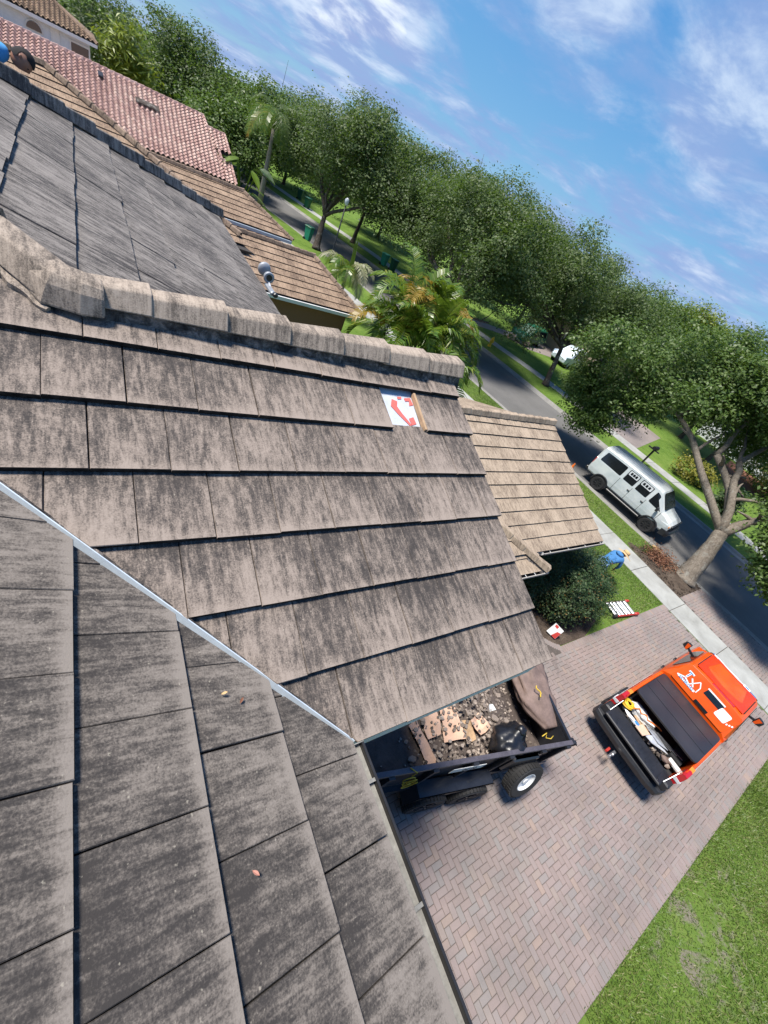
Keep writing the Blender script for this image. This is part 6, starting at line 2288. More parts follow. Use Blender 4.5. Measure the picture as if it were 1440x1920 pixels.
SY = -1.0       # local y grows towards the camera side after the turn, so inside is -y
b = MB()
b.box((TL / 2, SY * TWD / 2, TF - 0.03), (TL, TWD, 0.06))
b.build('floor', M['dirt_bed'], tr_)
for nm, c, sz in (('side_panel', (TL / 2, SY * 0.02, (TF + TZ) / 2 - 0.04), (TL, 0.035, TZ - TF - 0.02)), ('side_panel', (TL / 2, SY * (TWD - 0.02), (TF + TZ) / 2 - 0.04), (TL, 0.035, TZ - TF - 0.02)),
                  ('end_panel', (TL - 0.02, SY * TWD / 2, (TF + TZ) / 2 - 0.04), (0.035, TWD, TZ - TF - 0.02)), ('end_door', (0.03, SY * TWD * 0.25, (TF + TZ) / 2 - 0.04), (0.04, TWD * 0.49, TZ - TF - 0.02)), ('end_door', (0.03, SY * TWD * 0.75, (TF + TZ) / 2 - 0.04), (0.04, TWD * 0.49, TZ - TF - 0.02))):
    b = MB()
    b.box(c, sz)
    b.build(nm, M['trailer_paint'], tr_)
for y in (0.0, TWD):
    b = MB()
    b.bar((0.0, SY * y, TZ), (TL, SY * y, TZ), 0.075, 0.065)
    b.build('top_rail', M['rail_paint'], tr_, bevel=0.008)
for x in (0.02, TL - 0.02):
    b = MB()
    b.bar((x, SY * 0.04, TZ - 0.004), (x, SY * (TWD - 0.04), TZ - 0.004), 0.06, 0.055)
    b.build('end_rail', M['trailer_paint'], tr_)
for x in (0.12, 0.72, 1.45, 2.2, 2.95, 3.7, 4.3):
    b = MB()
    b.bar((x, SY * -0.035, 0.58), (x, SY * -0.035, TZ - 0.03), 0.07, 0.065, (1, 0, 0))
    p = b.build('side_post', M['trailer_paint'], tr_)
    b = MB()
    b.box((x, SY * -0.055, TZ - 0.03), (0.10, 0.05, 0.06))
    b.build('stake_pocket', M['black_metal'], p)
b = MB()
b.bar((0.0, SY * -0.03, 0.62), (TL, SY * -0.03, 0.62), 0.10, 0.14)
b.bar((0.0, SY * (TWD + 0.03), 0.62), (TL, SY * (TWD + 0.03), 0.62), 0.10, 0.14)
b.bar((0.3, SY * 0.5, 0.55), (TL, SY * 0.5, 0.55), 0.08, 0.16)
b.bar((0.3, SY * 1.5, 0.55), (TL, SY * 1.5, 0.55), 0.08, 0.16)
b.build('frame', M['trailer_paint'], tr_)
for sgn, y0 in ((-1, -0.265), (1, TWD + 0.265)):
    b = MB()
    y1 = -0.03 if sgn < 0 else TWD + 0.03
    rings = []
    for x, z in ((1.30, 0.52), (1.46, 0.80), (2.95, 0.80), (3.12, 0.52)):
        rings.append([Vector((x, SY * y0, z)), Vector((x, SY * y1, z)), Vector((x, SY * y1, z - 0.02)), Vector((x, SY * y0, z - 0.02))])
    b.loft(rings)
    b.plate([(1.30, SY * y0, 0.52), (1.46, SY * y0, 0.80), (2.95, SY * y0, 0.80), (3.12, SY * y0, 0.52), (2.95, SY * y0, 0.70), (1.46, SY * y0, 0.70)], 0.012)
    b.build('mudguard', M['trailer_paint'], tr_)
    for x in (1.80, 2.66):
        wheel(tr_, (x, SY * (-0.225 if sgn < 0 else TWD + 0.225), 0.37), 0.37, 0.22, 1 if sgn < 0 else -1, M['rim_black'], spokes=6, rr=0.58)
b = MB()
b.bar((1.80, SY * -0.15, 0.37), (1.80, SY * (TWD + 0.15), 0.37), 0.08, 0.08)
b.bar((2.66, SY * -0.15, 0.37), (2.66, SY * (TWD + 0.15), 0.37), 0.08, 0.08)
b.build('axle', M['black_metal'], tr_)
sp_ = wheel(tr_, (0.80, SY * -0.26, 0.80), 0.37, 0.23, 1, M['rim_white'], name='spare_wheel', spokes=0, rr=0.56)
sp_.rotation_euler = (R(21), 0, R(4))
b = MB()
b.bar((0.86, SY * -0.02, 0.92), (0.86, SY * -0.24, 0.92), 0.10, 0.10)
b.build('spare_bracket', M['black_metal'], tr_)
b = MB()
b.rbox((1.02, SY * -0.06, 1.12), (0.62, 0.10, 0.50), 0.04)
b.build('tool_box', M['trailer_paint'], tr_)
b = MB()
b.plate([(1.98, SY * -0.078, 1.28), (2.62, SY * -0.078, 1.28), (2.62, SY * -0.078, 1.46), (1.98, SY * -0.078, 1.46)], 0.006)
plate_ = b.build('sign_plate', M['paper'], tr_)
b = MB()
for k in range(2):
    b.tube([(2.12 + k * 0.16 + 0.02 * q, SY * -0.086, 1.36 + 0.035 * math.sin(q * 1.9 + k)) for q in range(7)], 0.006, 4)
b.build('scribble', M['black_metal'], plate_)
b = MB()
b.box((-0.03, SY * 0.02, TZ - 0.10), (0.05, 0.10, 0.26))
b.box((-0.06, SY * 0.0, TZ - 0.02), (0.06, 0.05, 0.09))
b.tube([(-0.05, SY * -0.02, TZ - 0.2), (-0.07, SY * -0.04, TZ + 0.02), (-0.04, SY * -0.06, TZ + 0.03)], 0.014, 6)
b.build('door_latch', M['black_metal'], tr_)
b = MB()
rng = random.Random(3)
for k in range(3):
    q = [Vector((3.34 + 0.10 * math.cos(a + k), SY * (-0.075 - 0.03 * k), 1.30 + 0.11 * math.sin(a * (1 + 0.2 * k)) - 0.02 * k)) for a in np.linspace(0, 5.6, 14)]
    b.tube(q, 0.009, 5)
b.tube([(3.34, SY * -0.06, 1.42), (3.30, SY * -0.05, TZ + 0.03), (3.4, SY * 0.02, TZ + 0.045)], 0.009, 5)
ro = b.build('rope', M['rope_yellow'], tr_, smooth=True)
b = MB()
b.tube([(0.42, SY * 0.14, TZ + 0.05), (0.52, SY * 0.10, TZ + 0.06), (0.60, SY * 0.13, TZ + 0.04), (0.55, SY * 0.20, TZ + 0.06), (0.68, SY * 0.16, TZ + 0.05)], 0.009, 5)
b.build('rope', M['rope_yellow'], tr_, smooth=True)

# the load: a heap of crushed tile, larger fragments, cardboard, a rubbish bag and a rolled tarpaulin
rng = random.Random(23)
b = MB()
nx, ny = 46, 24


def heap(x, y):
    h = 0.26 * math.exp(-((x - 1.7) / 0.9) ** 2) + 0.16 * math.exp(-((x - 0.9) / 0.5) ** 2) + 0.05
    e = min(1, min(y, TWD - y) * 5 + 0.35) * min(1, x * 4 + 0.2)
    return TF + 0.02 + e * (h * (0.55 + 0.45 * min(1, y / 0.9)) + 0.05 * mnoise.fractal(Vector((x * 3.1, y * 3.1, 4)), 1, 2, 4))


for i in range(nx):
    for j in range(ny):
        x, y = TL * i / (nx - 1) * 0.985 + 0.03, 0.05 + (TWD - 0.1) * j / (ny - 1)
        b.v.append(tuple(trp(x, y, heap(x, y))))
for i in range(nx - 1):
    for j in range(ny - 1):
        p = i * ny + j
        b.f.append((p, p + 1, p + ny + 1, p + ny))
o = b.build('crushed_tile', M['dirt_bed'], None, smooth=True)
tag(o, 'dark brown crushed tile and dirt covering the trailer floor', 'rubble', kind='stuff')


def shard(b, c, r, rng, flat=0.22):
    n = rng.choice((4, 5, 5, 6))
    a0 = rng.random() * 6.28
    rot = Matrix.Rotation(rng.uniform(-0.7, 0.7), 3, 'X') @ Matrix.Rotation(rng.uniform(-0.7, 0.7), 3, 'Y')
    top = [rot @ Vector((r * rng.uniform(0.6, 1.15) * math.cos(a0 + 6.28 * k / n), r * rng.uniform(0.5, 1.0) * math.sin(a0 + 6.28 * k / n), r * flat)) + c for k in range(n)]
    bot = [p - rot @ Vector((0, 0, 2 * r * flat)) for p in top]
    b.add(top + bot, [tuple(range(n)), tuple(range(2 * n - 1, n - 1, -1))] + [(k, n + k, n + (k + 1) % n, (k + 1) % n) for k in range(n)])


b = MB()
for _ in range(1500):
    x = abs(rng.gauss(1.55, 0.62))
    y = rng.uniform(0.08, TWD - 0.1)
    if x > 3.6:
        continue
    shard(b, trp(x, y, heap(x, y) + 0.012), rng.uniform(0.012, 0.045), rng)
o = b.build('tile_rubble', M['debris'])
tag(o, 'small broken bits of tile strewn through the trailer', 'rubble', kind='stuff')
for k in range(46):
    x = min(3.7, abs(rng.gauss(1.6, 0.62)))
    y = rng.uniform(0.12, 1.35)
    b = MB()
    c = trp(x, y, heap(x, y) + 0.035)
    shard(b, Vector((0, 0, 0)), rng.uniform(0.05, 0.10), rng, 0.14)
    o = b.build('tile_fragment', M['debris'])
    o.location = c
    tag(o, 'hand sized broken roof tile fragment lying in the trailer load', 'tile fragment', 'broken tile fragments in the trailer')


def card(name, label, pts, m=M['cardboard'], t=0.006, cat='cardboard'):
    """pts: (trailer x, y, height above the heap) corners in order; buckled in the middle"""
    P = [trp(x, y, heap(x, y) + h) for x, y, h in pts]
    o = thing(name, label, cat, P[0])
    b = MB()
    n = 5
    A, B_, C, D = P
    vs = []
    for i in range(n):
        for j in range(n):
            u, v = i / (n - 1), j / (n - 1)
            p = (A * (1 - u) + B_ * u) * (1 - v) + (D * (1 - u) + C * u) * v
            p = p + Vector((0.02 * mnoise.noise(p * 7 + Vector((3, 0, 0))), 0.02 * mnoise.noise(p * 7), 0.075 * mnoise.noise(p * 4.5))) - P[0]
            vs.append(p)
    fs = [(i * n + j, i * n + j + 1, (i + 1) * n + j + 1, (i + 1) * n + j) for i in range(n - 1) for j in range(n - 1)]
    b.add(vs + [p - Vector((0, 0, t)) for p in vs], fs + [tuple(n * n + q for q in reversed(f)) for f in fs])
    b.build('sheet', m, o)
    return o


card('cardboard_sheet', 'broad tan cardboard sheet crossing the middle of the load', [(1.98, 0.40, 0.13), (2.34, 0.42, 0.11), (2.28, 0.98, 0.12), (1.98, 0.95, 0.15)])
card('cardboard_sheet', 'loose square of clean tan cardboard nearest the rubbish bag', [(1.38, 0.52, 0.12), (1.66, 0.40, 0.16), (1.80, 0.66, 0.16), (1.52, 0.80, 0.12)])
card('cardboard_sheet', 'long narrow cardboard strip pointing at the side rail', [(2.50, 0.16, 0.06), (2.68, 0.10, 0.08), (2.92, 0.78, 0.14), (2.76, 0.84, 0.12)])
card('cardboard_sheet', 'cardboard flap tucked under the eave side of the load', [(2.36, 0.55, 0.12), (2.64, 0.50, 0.12), (2.60, 1.15, 0.14), (2.34, 1.20, 0.14)])
card('cardboard_sheet', 'brown cardboard flap folded between two lighter sheets', [(1.70, 0.38, 0.08), (1.94, 0.34, 0.10), (1.96, 0.70, 0.16), (1.74, 0.66, 0.14)], M['wood'])
b = MB()
rng = random.Random(41)
for _ in range(190):
    x, y = rng.uniform(1.35, 2.9), rng.uniform(0.12, 1.2)
    shard(b, trp(x, y, heap(x, y) + 0.14 + 0.03 * rng.random()), rng.uniform(0.015, 0.05), rng)
o = b.build('tile_rubble', M['debris'])
tag(o, 'broken tile bits lying on the cardboard sheets', 'rubble', kind='stuff')
card('paper_scrap', 'white paper scrap beside the black bag', [(0.84, 0.36, 0.16), (0.95, 0.30, 0.16), (1.00, 0.50, 0.16), (0.90, 0.54, 0.16)], M['paper'], 0.004, 'paper')
card('paper_scrap', 'white torn label in the middle of the rubble', [(1.10, 0.80, 0.08), (1.24, 0.78, 0.08), (1.24, 0.90, 0.09), (1.12, 0.92, 0.08)], M['paper'], 0.004, 'paper')
bagp = trp(1.22, 0.22, 1.20)
bg_ = thing('rubbish_bag', 'shiny black rubbish bag resting against the trailer side', 'bag', bagp)
b = MB()
b.blob((0, 0, 0.10), 0.34, 4, 0.26, 1.7, 4, (1.0, 0.8, 0.95))
b.build('bag', M['bag_black'], bg_, smooth=True)
b = MB()
b.blob((0.06, 0.05, 0.44), 0.09, 6, 0.5, 2.5, 2, (1, 1, 0.9))
b.build('knot', M['bag_black'], bg_, smooth=True)
tp = thing('tarpaulin', 'bundled brown mesh tarpaulin hanging over the trailer end', 'tarpaulin', trp(0.30, 1.1, 1.28))
b = MB()
rings = []
K = 44
ax, ay = Vector((0.231, 0.973, 0)), Vector((-0.973, 0.231, 0))
for i in range(K + 1):
    k = i / K
    c = ax * (-0.78 + 1.65 * k) + ay * (-0.16 + 0.06 * math.sin(k * 5))
    r_ = (0.38 * min(1, 0.42 + 2.2 * k) * (1 - 0.25 * max(0, k - 0.6)))
    ring = []
    for q in range(40):
        a = 2 * math.pi * q / 40
        p = Vector((math.cos(a) * 1.05, math.sin(a) * 0.62, 0))
        f = 1 + 0.22 * mnoise.fractal(Vector((k * 2.2, math.cos(a) * 2.4, math.sin(a) * 2.4)), 1.1, 2, 5) + 0.06 * math.sin(a * 7 + k * 15 + 2 * math.sin(a * 2))
        ring.append(c + (ay * p.x + Vector((0, 0, 1)) * (p.y + 0.18)) * r_ * f)
    rings.append(ring)
b.loft(rings)
b.build('sheet', M['tarp'], tp, smooth=True)
b = MB()
for k, s_ in ((0.32, 0.0), (0.72, 0.1)):
    c = ax * (-0.72 + 1.55 * k) + ay * 0.10
    b.tube([c + Vector((0, 0, 0.40)) + ay * (0.03 * math.cos(q * 1.3)) + ax * 0.035 * (q - 3) for q in range(7)], 0.013, 5)
b.build('tie_cord', M['rope_yellow'], tp)


# --- street furniture and small things
def wheelie_bin(label, x, y, z, rz, m, tilt=0.0, lid=None):
    o = thing('wheelie_bin', label, 'bin', (x, y, z), rz, 'green wheeled bins along the street')
    b = MB()
    rings = []
    for zz, a, c in ((0.06, 0.20, 0.22), (0.5, 0.235, 0.255), (0.95, 0.27, 0.29), (1.0, 0.29, 0.31)):
        rings.append([Vector((-a, -c, zz)), Vector((a, -c, zz)), Vector((a, c, zz)), Vector((-a, c, zz))])
    b.loft(rings)
    b.build('body', m, o, bevel=0.02)
    b = MB()
    b.rbox((0, 0.02, 1.03), (0.62, 0.70, 0.07), 0.03)
    b.build('lid', lid or m, o)
    b = MB()
    b.bar((-0.24, 0.34, 0.98), (0.24, 0.34, 0.98), 0.035, 0.035)
    b.build('handle', m, o)
    for s_ in (-1, 1):
        b = MB()
        b.lathe([(0.11, -0.03), (0.11, 0.03)], 12, (s_ * 0.24, 0.20, 0.11), 'x')
        b.build('wheel', M['rubber'], o)
    return o


wheelie_bin('bright green bin standing at the far kerb below the verge oaks', 23.4, 38.6, 0.0, 0.4, M['teal_bin'])
wheelie_bin('darker green bin just behind the bright one at the far kerb', 23.9, 37.6, 0.0, 0.1, M['green_bin'])
wheelie_bin('green bin half hidden above the gold palm fronds', 25.2, 33.4, 0.0, 0.3, M['green_bin'])
wheelie_bin('teal bin at the near kerb behind the young palm', 15.4, 38.0, -0.05, 0.6, M['teal_bin'], lid=M['green_bin'])
wheelie_bin('dark green bin on the road edge below the farthest oak', 20.3, 52.4, -0.05, 0.5, M['green_bin'])
wheelie_bin('darkest bin farthest up the road beside a brown box', 20.7, 56.2, -0.05, 0.9, M['green_bin'])

hy = thing('fire_hydrant', 'yellow fire hydrant on the far verge', 'hydrant', (26.6, 24.3, 0))
b = MB()
b.lathe([(0.16, 0.0), (0.16, 0.06), (0.11, 0.07), (0.105, 0.50), (0.14, 0.52), (0.14, 0.56), (0.11, 0.60), (0.07, 0.70), (0.03, 0.74)], 16)
b.build('barrel', M['yellow_paint'], hy, smooth=False)
for d in ((1, 0), (-1, 0), (0, -1)):
    b = MB()
    b.bar((0, 0, 0.42), (d[0] * 0.19, d[1] * 0.19, 0.42), 0.11, 0.11)
    b.build('outlet', M['yellow_paint'], hy)
b = MB()
b.lathe([(0.03, 0.74), (0.03, 0.79)], 6)
b.build('nut', M['yellow_paint'], hy)

mbx = thing('mailbox', 'black post mailbox beside the far pavement behind the van', 'mailbox', (29.4, 9.9, 0))
b = MB()
b.bar((0, 0, 0), (0, 0, 1.35), 0.10, 0.10)
b.build('post', M['black_metal'], mbx)
b = MB()
b.bar((0, -0.35, 1.1), (0, 0.45, 1.1), 0.07, 0.07)
b.build('arm', M['black_metal'], mbx)
b = MB()
b.loft([[Vector((x, y, 1.14 + z)) for y, z in ((-0.11, 0), (0.11, 0), (0.11, 0.13), (0.06, 0.21), (-0.06, 0.21), (-0.11, 0.13))] for x in (-0.30, 0.26)])
b.build('box', M['black_metal'], mbx)
b = MB()
b.plate([(0.02, 0.118, 1.20), (0.20, 0.118, 1.20), (0.20, 0.118, 1.27), (0.02, 0.118, 1.27)], 0.004)
b.build('number_plate', M['paper'], mbx)

lp = thing('lamp_pole', 'thin grey lamp pole beside the near pavement', 'pole', (15.6, 33.2, 0))
b = MB()
b.tube([(0, 0, 0), (0, 0, 0.3), (0, 0, 3.9)], [0.10, 0.055, 0.045], 10)
b.build('pole', M['black_metal'], lp, smooth=True)
b = MB()
b.lathe([(0.05, 3.86), (0.14, 3.98), (0.17, 4.22), (0.05, 4.34)], 12)
b.build('lantern', M['lens_clear'], lp, smooth=True)

cn = thing('marker_cone', 'tiny orange marker at the near kerb by the corner of the tan roof', 'cone', (19.95, 9.05, 0.0))
b = MB()
b.lathe([(0.14, 0.03), (0.09, 0.12), (0.025, 0.42)], 12)
b.build('cone', M['orange_plastic'], cn)
b = MB()
b.box((0, 0, 0.015), (0.32, 0.32, 0.03))
b.build('foot', M['orange_plastic'], cn)

# ladder on the lawn
ld = thing('folding_ladder', 'short aluminium ladder with red ends lying on the lawn', 'ladder', (14.2, 1.82, 0.03), R(-8))
for k in range(6):
    b = MB()
    b.rbox((-0.52 + k * 0.19, 0, 0.07 + 0.012 * (k % 2)), (0.115, 0.50, 0.05), 0.012)
    b.build('rung', M['alu'], ld)
for s_ in (-1, 1):
    b = MB()
    b.rbox((0, s_ * 0.26, 0.06), (1.25, 0.045, 0.09), 0.012)
    b.build('rail', M['red_paint'] if s_ < 0 else M['bark_dark'], ld)
    b = MB()
    b.rbox((0.60, s_ * 0.25, 0.07), (0.20, 0.09, 0.11), 0.02)
    b.build('end_cap', M['red_paint'], ld)
b = MB()
b.rbox((-0.60, -0.24, 0.07), (0.16, 0.10, 0.11), 0.02)
b.build('end_cap', M['rubber'], ld)

sg = thing('yard_sign', 'crumpled white and red card sign leaning in the bare bed', 'sign', (10.25, 1.84, 0.01), R(-62))
sg.scale = (0.72, 0.72, 0.72)
b = MB()
b.plate([(-0.22, -0.06, 0.10), (0.20, -0.10, 0.06), (0.26, 0.14, 0.46), (-0.14, 0.20, 0.50)], 0.01)
pn = b.build('panel', M['paper'], sg)
b = MB()
b.plate([(0.0, -0.082, 0.092), (0.19, -0.10, 0.07), (0.235, 0.06, 0.33), (0.10, 0.05, 0.30)], 0.003)
b.plate([(-0.10, 0.125, 0.40), (0.03, 0.10, 0.37), (0.04, 0.16, 0.46), (-0.09, 0.18, 0.48)], 0.003)
o = b.build('print', M['red_paint'], pn)
o.location = (0.0, -0.006, 0.005)
for x in (-0.1, 0.14):
    b = MB()
    b.bar((x, 0.0, -0.01), (x, 0.12, 0.34), 0.008, 0.008)
    b.build('wire_leg', M['steel'], sg)

lg = thing('cut_log', 'pale cut branch stub lying at the edge of the mulch', 'log', (20.15, 3.55, 0.03), R(70))
b = MB()
b.tube([(-0.30, 0, 0.06), (-0.1, 0.01, 0.08), (0.12, 0, 0.07), (0.32, 0.02, 0.05)], [0.04, 0.09, 0.10, 0.06], 9, 0.15, 2)
b.build('log', M['straw'], lg, smooth=True)
dp = wthing('dead_plant', 'reddish brown dead plant heap at the foot of the leaning oak', 'plant', (19.6, 3.1, 0))
rng = random.Random(31)
b = MB()
for _ in range(160):
    a, r_ = rng.random() * 6.28, 0.55 * rng.random()
    x, y = 19.6 + r_ * math.cos(a), 3.15 + r_ * math.sin(a)
    e = Vector((x + rng.uniform(-.35, .35), y + rng.uniform(-.35, .35), 0.05 + 0.30 * rng.random()))
    m_ = Vector((x, y, 0.02)).lerp(e, 0.5) + Vector((0, 0, 0.10 * rng.random()))
    b.tube([(x, y, 0.02), m_, e], 0.010, 4)
b.build('twigs', M['mulch_red'], dp)
leaf_cloud('dry_leaves', [(19.6, 3.15, 0.12, 0.5, 0.5, 0.16)], 700, 0.12, leaf_mat('dry_leaf', [(0.09, 0.035, 0.02), (0.16, 0.07, 0.04), (0.24, 0.12, 0.06)], 0.1, 0.7), dp, 32, cl=5, spread=0.12, aspect=0.3)

# fallen leaves on the near roof
for k, (px, py, sc, m_, lab) in enumerate(((0.325, 0.053, 0.013, 'leaf_pink', 'single pinkish fallen leaf on the dark foreground slope'), (0.347, 0.59, 0.012, 'straw', 'dry leaf caught at the upper edge of the metal valley'), (0.405, 0.555, 0.012, 'mulch_red', 'brown leaf scrap in the metal valley'))):
    o = thing('fallen_leaf', lab, 'leaf', PB.p(py if k == 0 else py, (s22 * PB.N0 - px) / c22, 0.004), 0.6 * k)
    o.rotation_euler = (0.1, PITCH, 0.9 * k + 2.2)
    b = MB()
    pr = [(-1, 0.05, 0), (-0.5, 0.34, .1), (0, 0.42, .14), (0.6, 0.26, .08), (1, 0.02, .0)]
    vs = []
    for x, w_, z in pr:
        vs += [(x * sc, -w_ * sc, (z + .14) * sc), (x * sc, 0, 0.0), (x * sc, w_ * sc, (z + .14) * sc)]
    b.add(vs, [(i * 3 + j, i * 3 + j + 1, i * 3 + j + 4, i * 3 + j + 3) for i in range(4) for j in (0, 1)])
    b.build('blade', M[m_], o)

# dark car and pale van parked across the road
def simple_car(name, label, x, y, rz, m, Ls, Wd, Hh, bonnet):
    o = thing(name, label, 'car', (x, y, 0.0), rz)
    hw = Wd / 2
    z1 = Hh * 0.56
    st_ = [(-Ls / 2, vsec(hw * .92, 0.4, z1 * .95, hw * .88, hw * .72, Hh * .82)), (-Ls / 2 + .2, vsec(hw, 0.3, z1, hw * .95, hw * .76, Hh * .97)), (0, vsec(hw, 0.28, z1, hw * .95, hw * .76, Hh)), (Ls / 2 - bonnet - .65, vsec(hw, .28, z1, hw * .95, hw * .74, Hh * .96)),
           (Ls / 2 - bonnet, vsec(hw, .28, z1 * .97, hw * .94, hw * .8, z1 * 1.06)), (Ls / 2 - .2, vsec(hw * .95, .3, z1 * .88, hw * .88, hw * .72, z1 * .95)), (Ls / 2, vsec(hw * .85, .4, z1 * .7, hw * .8, hw * .66, z1 * .8))]
    b = MB()
    b.loft(body_rings(st_))
    b.build('body', m, o, bevel=0.02)
    for s_ in (-1, 1):
        b = MB()
        P = [(-Ls / 2 + .35, .1), (Ls / 2 - bonnet - .2, .1), (Ls / 2 - bonnet - .75, .85), (-Ls / 2 + .45, .85)]
        Q = [Vector((x_, s_ * (hw * .95 + (hw * .76 - hw * .95) * f + .012), z1 + (Hh - .1 - z1) * f)) for x_, f in P]
        b.plate(Q if s_ < 0 else Q[::-1], 0.01)
        b.build('side_window', M['glass_dark'], o)
        for x_ in (-Ls * .3, Ls * .31):
            wheel(o, (x_, s_ * (hw - .12), .34), .34, .22, s_, M['rim_white'], spokes=5)
    return o


simple_car('parked_car', 'dark green car in the driveway across the road', 35.3, 28.4, R(195), M['green_bin'], 4.6, 1.85, 1.6, 1.1)
simple_car('parked_car', 'pale blue car half hidden behind the far verge oak', 38.6, 25.2, R(190), M['flashing'], 4.7, 1.9, 1.7, 1.0)
dbp = thing('discarded_boxes', 'heap of pale boxes and bags beside the dark car across the road', 'rubbish', (33.2, 27.7, 0.0))
rng = random.Random(8)
for k in range(7):
    b = MB()
    b.box((rng.uniform(-.7, .9), rng.uniform(-.8, .8), 0.2 + 0.15 * rng.random()), (0.5 + .3 * rng.random(), 0.4, 0.4), Matrix.Rotation(rng.uniform(-.6, .6), 3, 'Z') @ Matrix.Rotation(rng.uniform(-.3, .3), 3, 'X'))
    b.build('box', M[['paper', 'cardboard', 'shade_white'][k % 3]], dbp)


# ------------------------------------------------------------------ people
def skin_body(name, pts, edges, root, m, parent, sub=2):
    """one continuous surface grown over a skeleton of (position, radius)"""
    me = bpy.data.meshes.new(name)
    me.from_pydata([p for p, r in pts], edges, [])
    o = bpy.data.objects.new(name, me)
    COL.objects.link(o)
    o.parent = parent
    sk = o.modifiers.new('skin', 'SKIN')
    sk.use_smooth_shade = True
    if not me.skin_vertices:
        me.skin_vertices.new()
    for i, (p, r) in enumerate(pts):
        v = me.skin_vertices[0].data[i]
        v.radius = (r, r) if not hasattr(r, '__len__') else r
        v.use_root = i == root
    sb = o.modifiers.new('sub', 'SUBSURF')
    sb.levels = sb.render_levels = sub
    me.materials.append(m)
    return o


def head(parent, c, r, face, tilt_up, hairm, name='head'):
    """head with brow, nose, mouth and ears; face = horizontal direction it looks to"""
    f = Vector(face).normalized()
    up = Vector(tilt_up).normalized()
    f = (f - up * f.dot(up)).normalized()
    s_ = up.cross(f)
    c = Vector(c)
    bm = bmesh.new()
    bmesh.ops.create_icosphere(bm, subdivisions=3, radius=1)
    vs = []
    for v in bm.verts:
        x, y, z = v.co      # x face, y side, z up
        jaw = 1 - 0.22 * max(0, -z) * (1 if x < 0.2 else 0.75)
        X, Y, Z = x * 1.06 * (1 - 0.1 * max(0, -z)), y * 0.80 * jaw, z * 1.18
        if x > 0.5:
            nose = math.exp(-((y / 0.17) ** 2 + ((z + 0.08) / 0.2) ** 2))
            X += 0.22 * nose
            X -= 0.10 * math.exp(-(((abs(y) - 0.32) / 0.16) ** 2 + ((z - 0.12) / 0.12) ** 2))
            X -= 0.06 * math.exp(-((y / 0.26) ** 2 + ((z + 0.45) / 0.06) ** 2))
        vs.append(c + (f * X + s_ * Y + up * Z) * r)
    b = MB()
    b.add(vs, [tuple(q.index for q in p.verts) for p in bm.faces])
    bm.free()
    for k in (-1, 1):
        b.blob(c + (s_ * 0.80 * k + up * 0.02 - f * 0.05) * r, r * 0.24, 3, 0.1, 1, 1, (0.7, 0.7, 1.1))
    h = b.build(name, M['skin'], parent, smooth=True)
    for k in (-1, 1):
        e = MB()
        e.blob(c + (f * 0.90 + s_ * 0.32 * k + up * 0.14) * r, r * 0.10, 1, 0, 1, 1)
        e.build('eye', M['hair'], h, smooth=True)
    if hairm is not None:
        b = MB()
        g = bmesh.new()
        bmesh.ops.create_icosphere(g, subdivisions=3, radius=1)
        keep = {v.index for v in g.verts if (v.co.z > 0.30 or v.co.x < -0.15) and v.co.z > -0.55}
        b.add([c + (f * v.co.x * 1.12 + s_ * v.co.y * 0.88 + up * v.co.z * 1.25) * r * (1 + 0.05 * mnoise.noise(v.co * 6)) for v in g.verts], [tuple(q.index for q in p.verts) for p in g.faces if all(q.index in keep for q in p.verts)])
        g.free()
        b.build('hair', hairm, h, smooth=True)
    return h


def hand(parent, c, d, pdir, r=0.042):
    """palm with four unequal curled fingers and a thumb"""
    c, d, n = Vector(c), Vector(d).normalized(), Vector(pdir).normalized()
    s_ = d.cross(n).normalized()
    pts, ed = [(c - d * 0.03, 0.026), (c + d * 0.035, (0.036, 0.022)), (c + d * 0.075, (0.038, 0.018))], [(0, 1), (1, 2)]
    for k, L in ((-1.5, 0.062), (-0.5, 0.075), (0.5, 0.070), (1.5, 0.055)):
        i = len(pts)
        q = c + d * 0.080 + s_ * (k * 0.019)
        pts += [(q, 0.0095), (q + d * L * 0.5 + n * 0.012, 0.009), (q + d * L * 0.85 + n * 0.040, 0.0075)]
        ed += [(2, i), (i, i + 1), (i + 1, i + 2)]
    i = len(pts)
    q = c + d * 0.02 + s_ * 0.040
    pts += [(q, 0.012), (q + d * 0.03 + s_ * 0.022 + n * 0.01, 0.0105), (q + d * 0.058 + s_ * 0.026 + n * 0.024, 0.008)]
    ed += [(1, i), (i, i + 1), (i + 1, i + 2)]
    return skin_body('hand', [(tuple(p), r_) for p, r_ in pts], ed, 0, M['skin'], parent, 1)


# worker on the lawn: bent forward over the grass, straw hat, blue hooded shirt
p1 = thing('person', 'person in blue hooded shirt and straw hat bending over the lawn', 'person', (14.05, 3.25, 0.0), R(-8))
pts = [((0.02, 0, 0.86), 0.15), ((0.14, 0, 1.00), 0.155), ((0.34, 0, 1.14), 0.17), ((0.50, 0, 1.20), 0.12), ((0.58, 0, 1.22), 0.060),
       ((0.46, 0.20, 1.14), 0.075), ((0.50, 0.27, 0.90), 0.055), ((0.60, 0.20, 0.68), 0.045),
       ((0.46, -0.20, 1.14), 0.075), ((0.52, -0.26, 0.90), 0.055), ((0.64, -0.18, 0.70), 0.045)]
skin_body('shirt', pts, [(0, 1), (1, 2), (2, 3), (3, 4), (2, 5), (5, 6), (6, 7), (2, 8), (8, 9), (9, 10)], 1, M['shirt_blue'], p1)
pts = [((0.0, 0, 0.88), 0.145), ((0.02, 0.11, 0.80), 0.105), ((0.12, 0.14, 0.46), 0.075), ((0.0, 0.15, 0.07), 0.055), ((0.02, -0.11, 0.80), 0.105), ((0.20, -0.14, 0.46), 0.075), ((0.12, -0.15, 0.07), 0.055)]
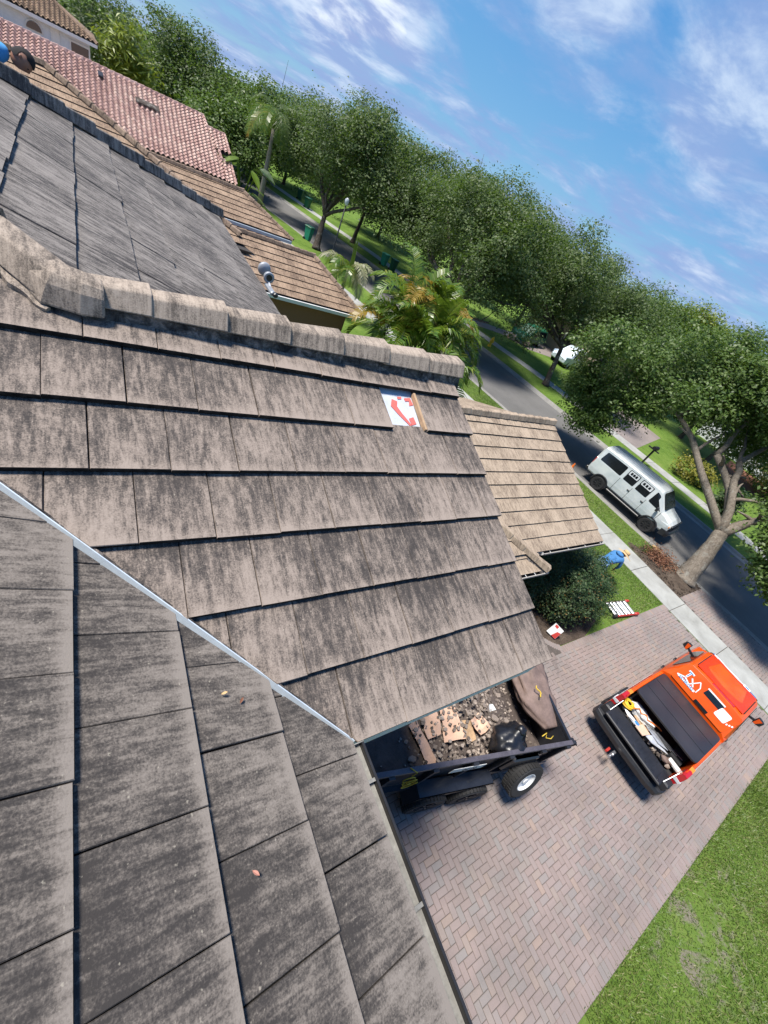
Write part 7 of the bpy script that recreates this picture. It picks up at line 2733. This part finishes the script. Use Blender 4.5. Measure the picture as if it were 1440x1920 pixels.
skin_body('trousers', pts, [(0, 1), (1, 2), (2, 3), (0, 4), (4, 5), (5, 6)], 0, M['jeans'], p1)
for x, y in ((0.06, 0.15), (0.18, -0.15)):
    b = MB()
    b.rbox((x, y, 0.045), (0.27, 0.10, 0.09), 0.03)
    b.build('shoe', M['rubber'], p1)
hand(p1, (0.62, 0.19, 0.64), (0.35, -0.1, -1), (0, -1, 0))
hand(p1, (0.66, -0.17, 0.66), (0.35, 0.1, -1), (0, 1, 0))
h1 = head(p1, (0.68, 0, 1.24), 0.098, (0.9, 0, -0.4), (0.40, 0, 0.92), None)
b = MB()
b.blob((0.40, 0, 1.27), 0.12, 3, 0.2, 2, 2, (1, 1.2, 0.55))
b.build('hood', M['shirt_blue'], p1, smooth=True)
b = MB()
rot = Vector((0.40, 0, 0.92)).to_track_quat('Z', 'X').to_matrix()
prof = [(0.30, -0.03), (0.22, 0.005), (0.125, 0.02), (0.115, 0.10), (0.08, 0.135), (0.01, 0.14)]
rings = []
for r_, z in prof:
    rings.append([rot @ Vector((r_ * math.cos(a), r_ * math.sin(a), z + 0.012 * math.sin(a * 2 + 1) * (r_ > 0.2))) + Vector((0.70, 0, 1.27)) for a in np.linspace(0, 2 * math.pi, 25)[:-1]])
b.loft(rings, False)
b.add(rings[-1], [tuple(range(24))])
b.build('straw_hat', M['straw'], p1, smooth=False)
b = MB()
b.loft([[rot @ Vector((0.123 * math.cos(a), 0.123 * math.sin(a), z)) + Vector((0.70, 0, 1.27)) for a in np.linspace(0, 2 * math.pi, 25)[:-1]] for z in (0.02, 0.055)], False)
b.build('hat_band', M['bark_dark'], p1)

# roofer kneeling on the far slope behind the hip
p2 = thing('person', 'person in sky blue shirt with short black hair crouching behind the dark hip', 'person', (-0.86, 7.1, 6.35))
p2.scale = (0.8, 0.8, 0.8)
pts = [((-0.10, 0.10, 0.30), 0.15), ((0.0, 0.06, 0.42), 0.16), ((0.16, 0.02, 0.53), 0.165), ((0.34, 0.0, 0.60), 0.12), ((0.44, 0.0, 0.61), 0.062),
       ((0.27, 0.19, 0.50), 0.07), ((0.36, 0.24, 0.28), 0.052), ((0.52, 0.16, 0.10), 0.045), ((0.27, -0.19, 0.52), 0.07), ((0.38, -0.22, 0.34), 0.052), ((0.56, -0.12, 0.20), 0.045)]
skin_body('shirt', pts, [(0, 1), (1, 2), (2, 3), (3, 4), (2, 5), (5, 6), (6, 7), (2, 8), (8, 9), (9, 10)], 1, M['shirt_sky'], p2)
pts = [((-0.12, 0.10, 0.30), 0.14), ((-0.08, 0.22, 0.26), 0.10), ((0.22, 0.26, 0.10), 0.075), ((-0.16, 0.32, 0.03), 0.05), ((-0.08, 0.0, 0.28), 0.10), ((0.24, -0.04, 0.22), 0.075), ((-0.14, 0.02, 0.12), 0.05)]
skin_body('trousers', pts, [(0, 1), (1, 2), (2, 3), (0, 4), (4, 5), (5, 6)], 0, M['jeans'], p2)
hand(p2, (0.55, 0.15, 0.07), (1, -0.2, -0.5), (0, 0, -1))
hand(p2, (0.59, -0.11, 0.18), (1, 0.2, -0.5), (0, 0, -1))
head(p2, (0.555, 0.0, 0.60), 0.105, (0.35, -0.35, -0.85), (0.85, 0.0, 0.45), M['hair'])
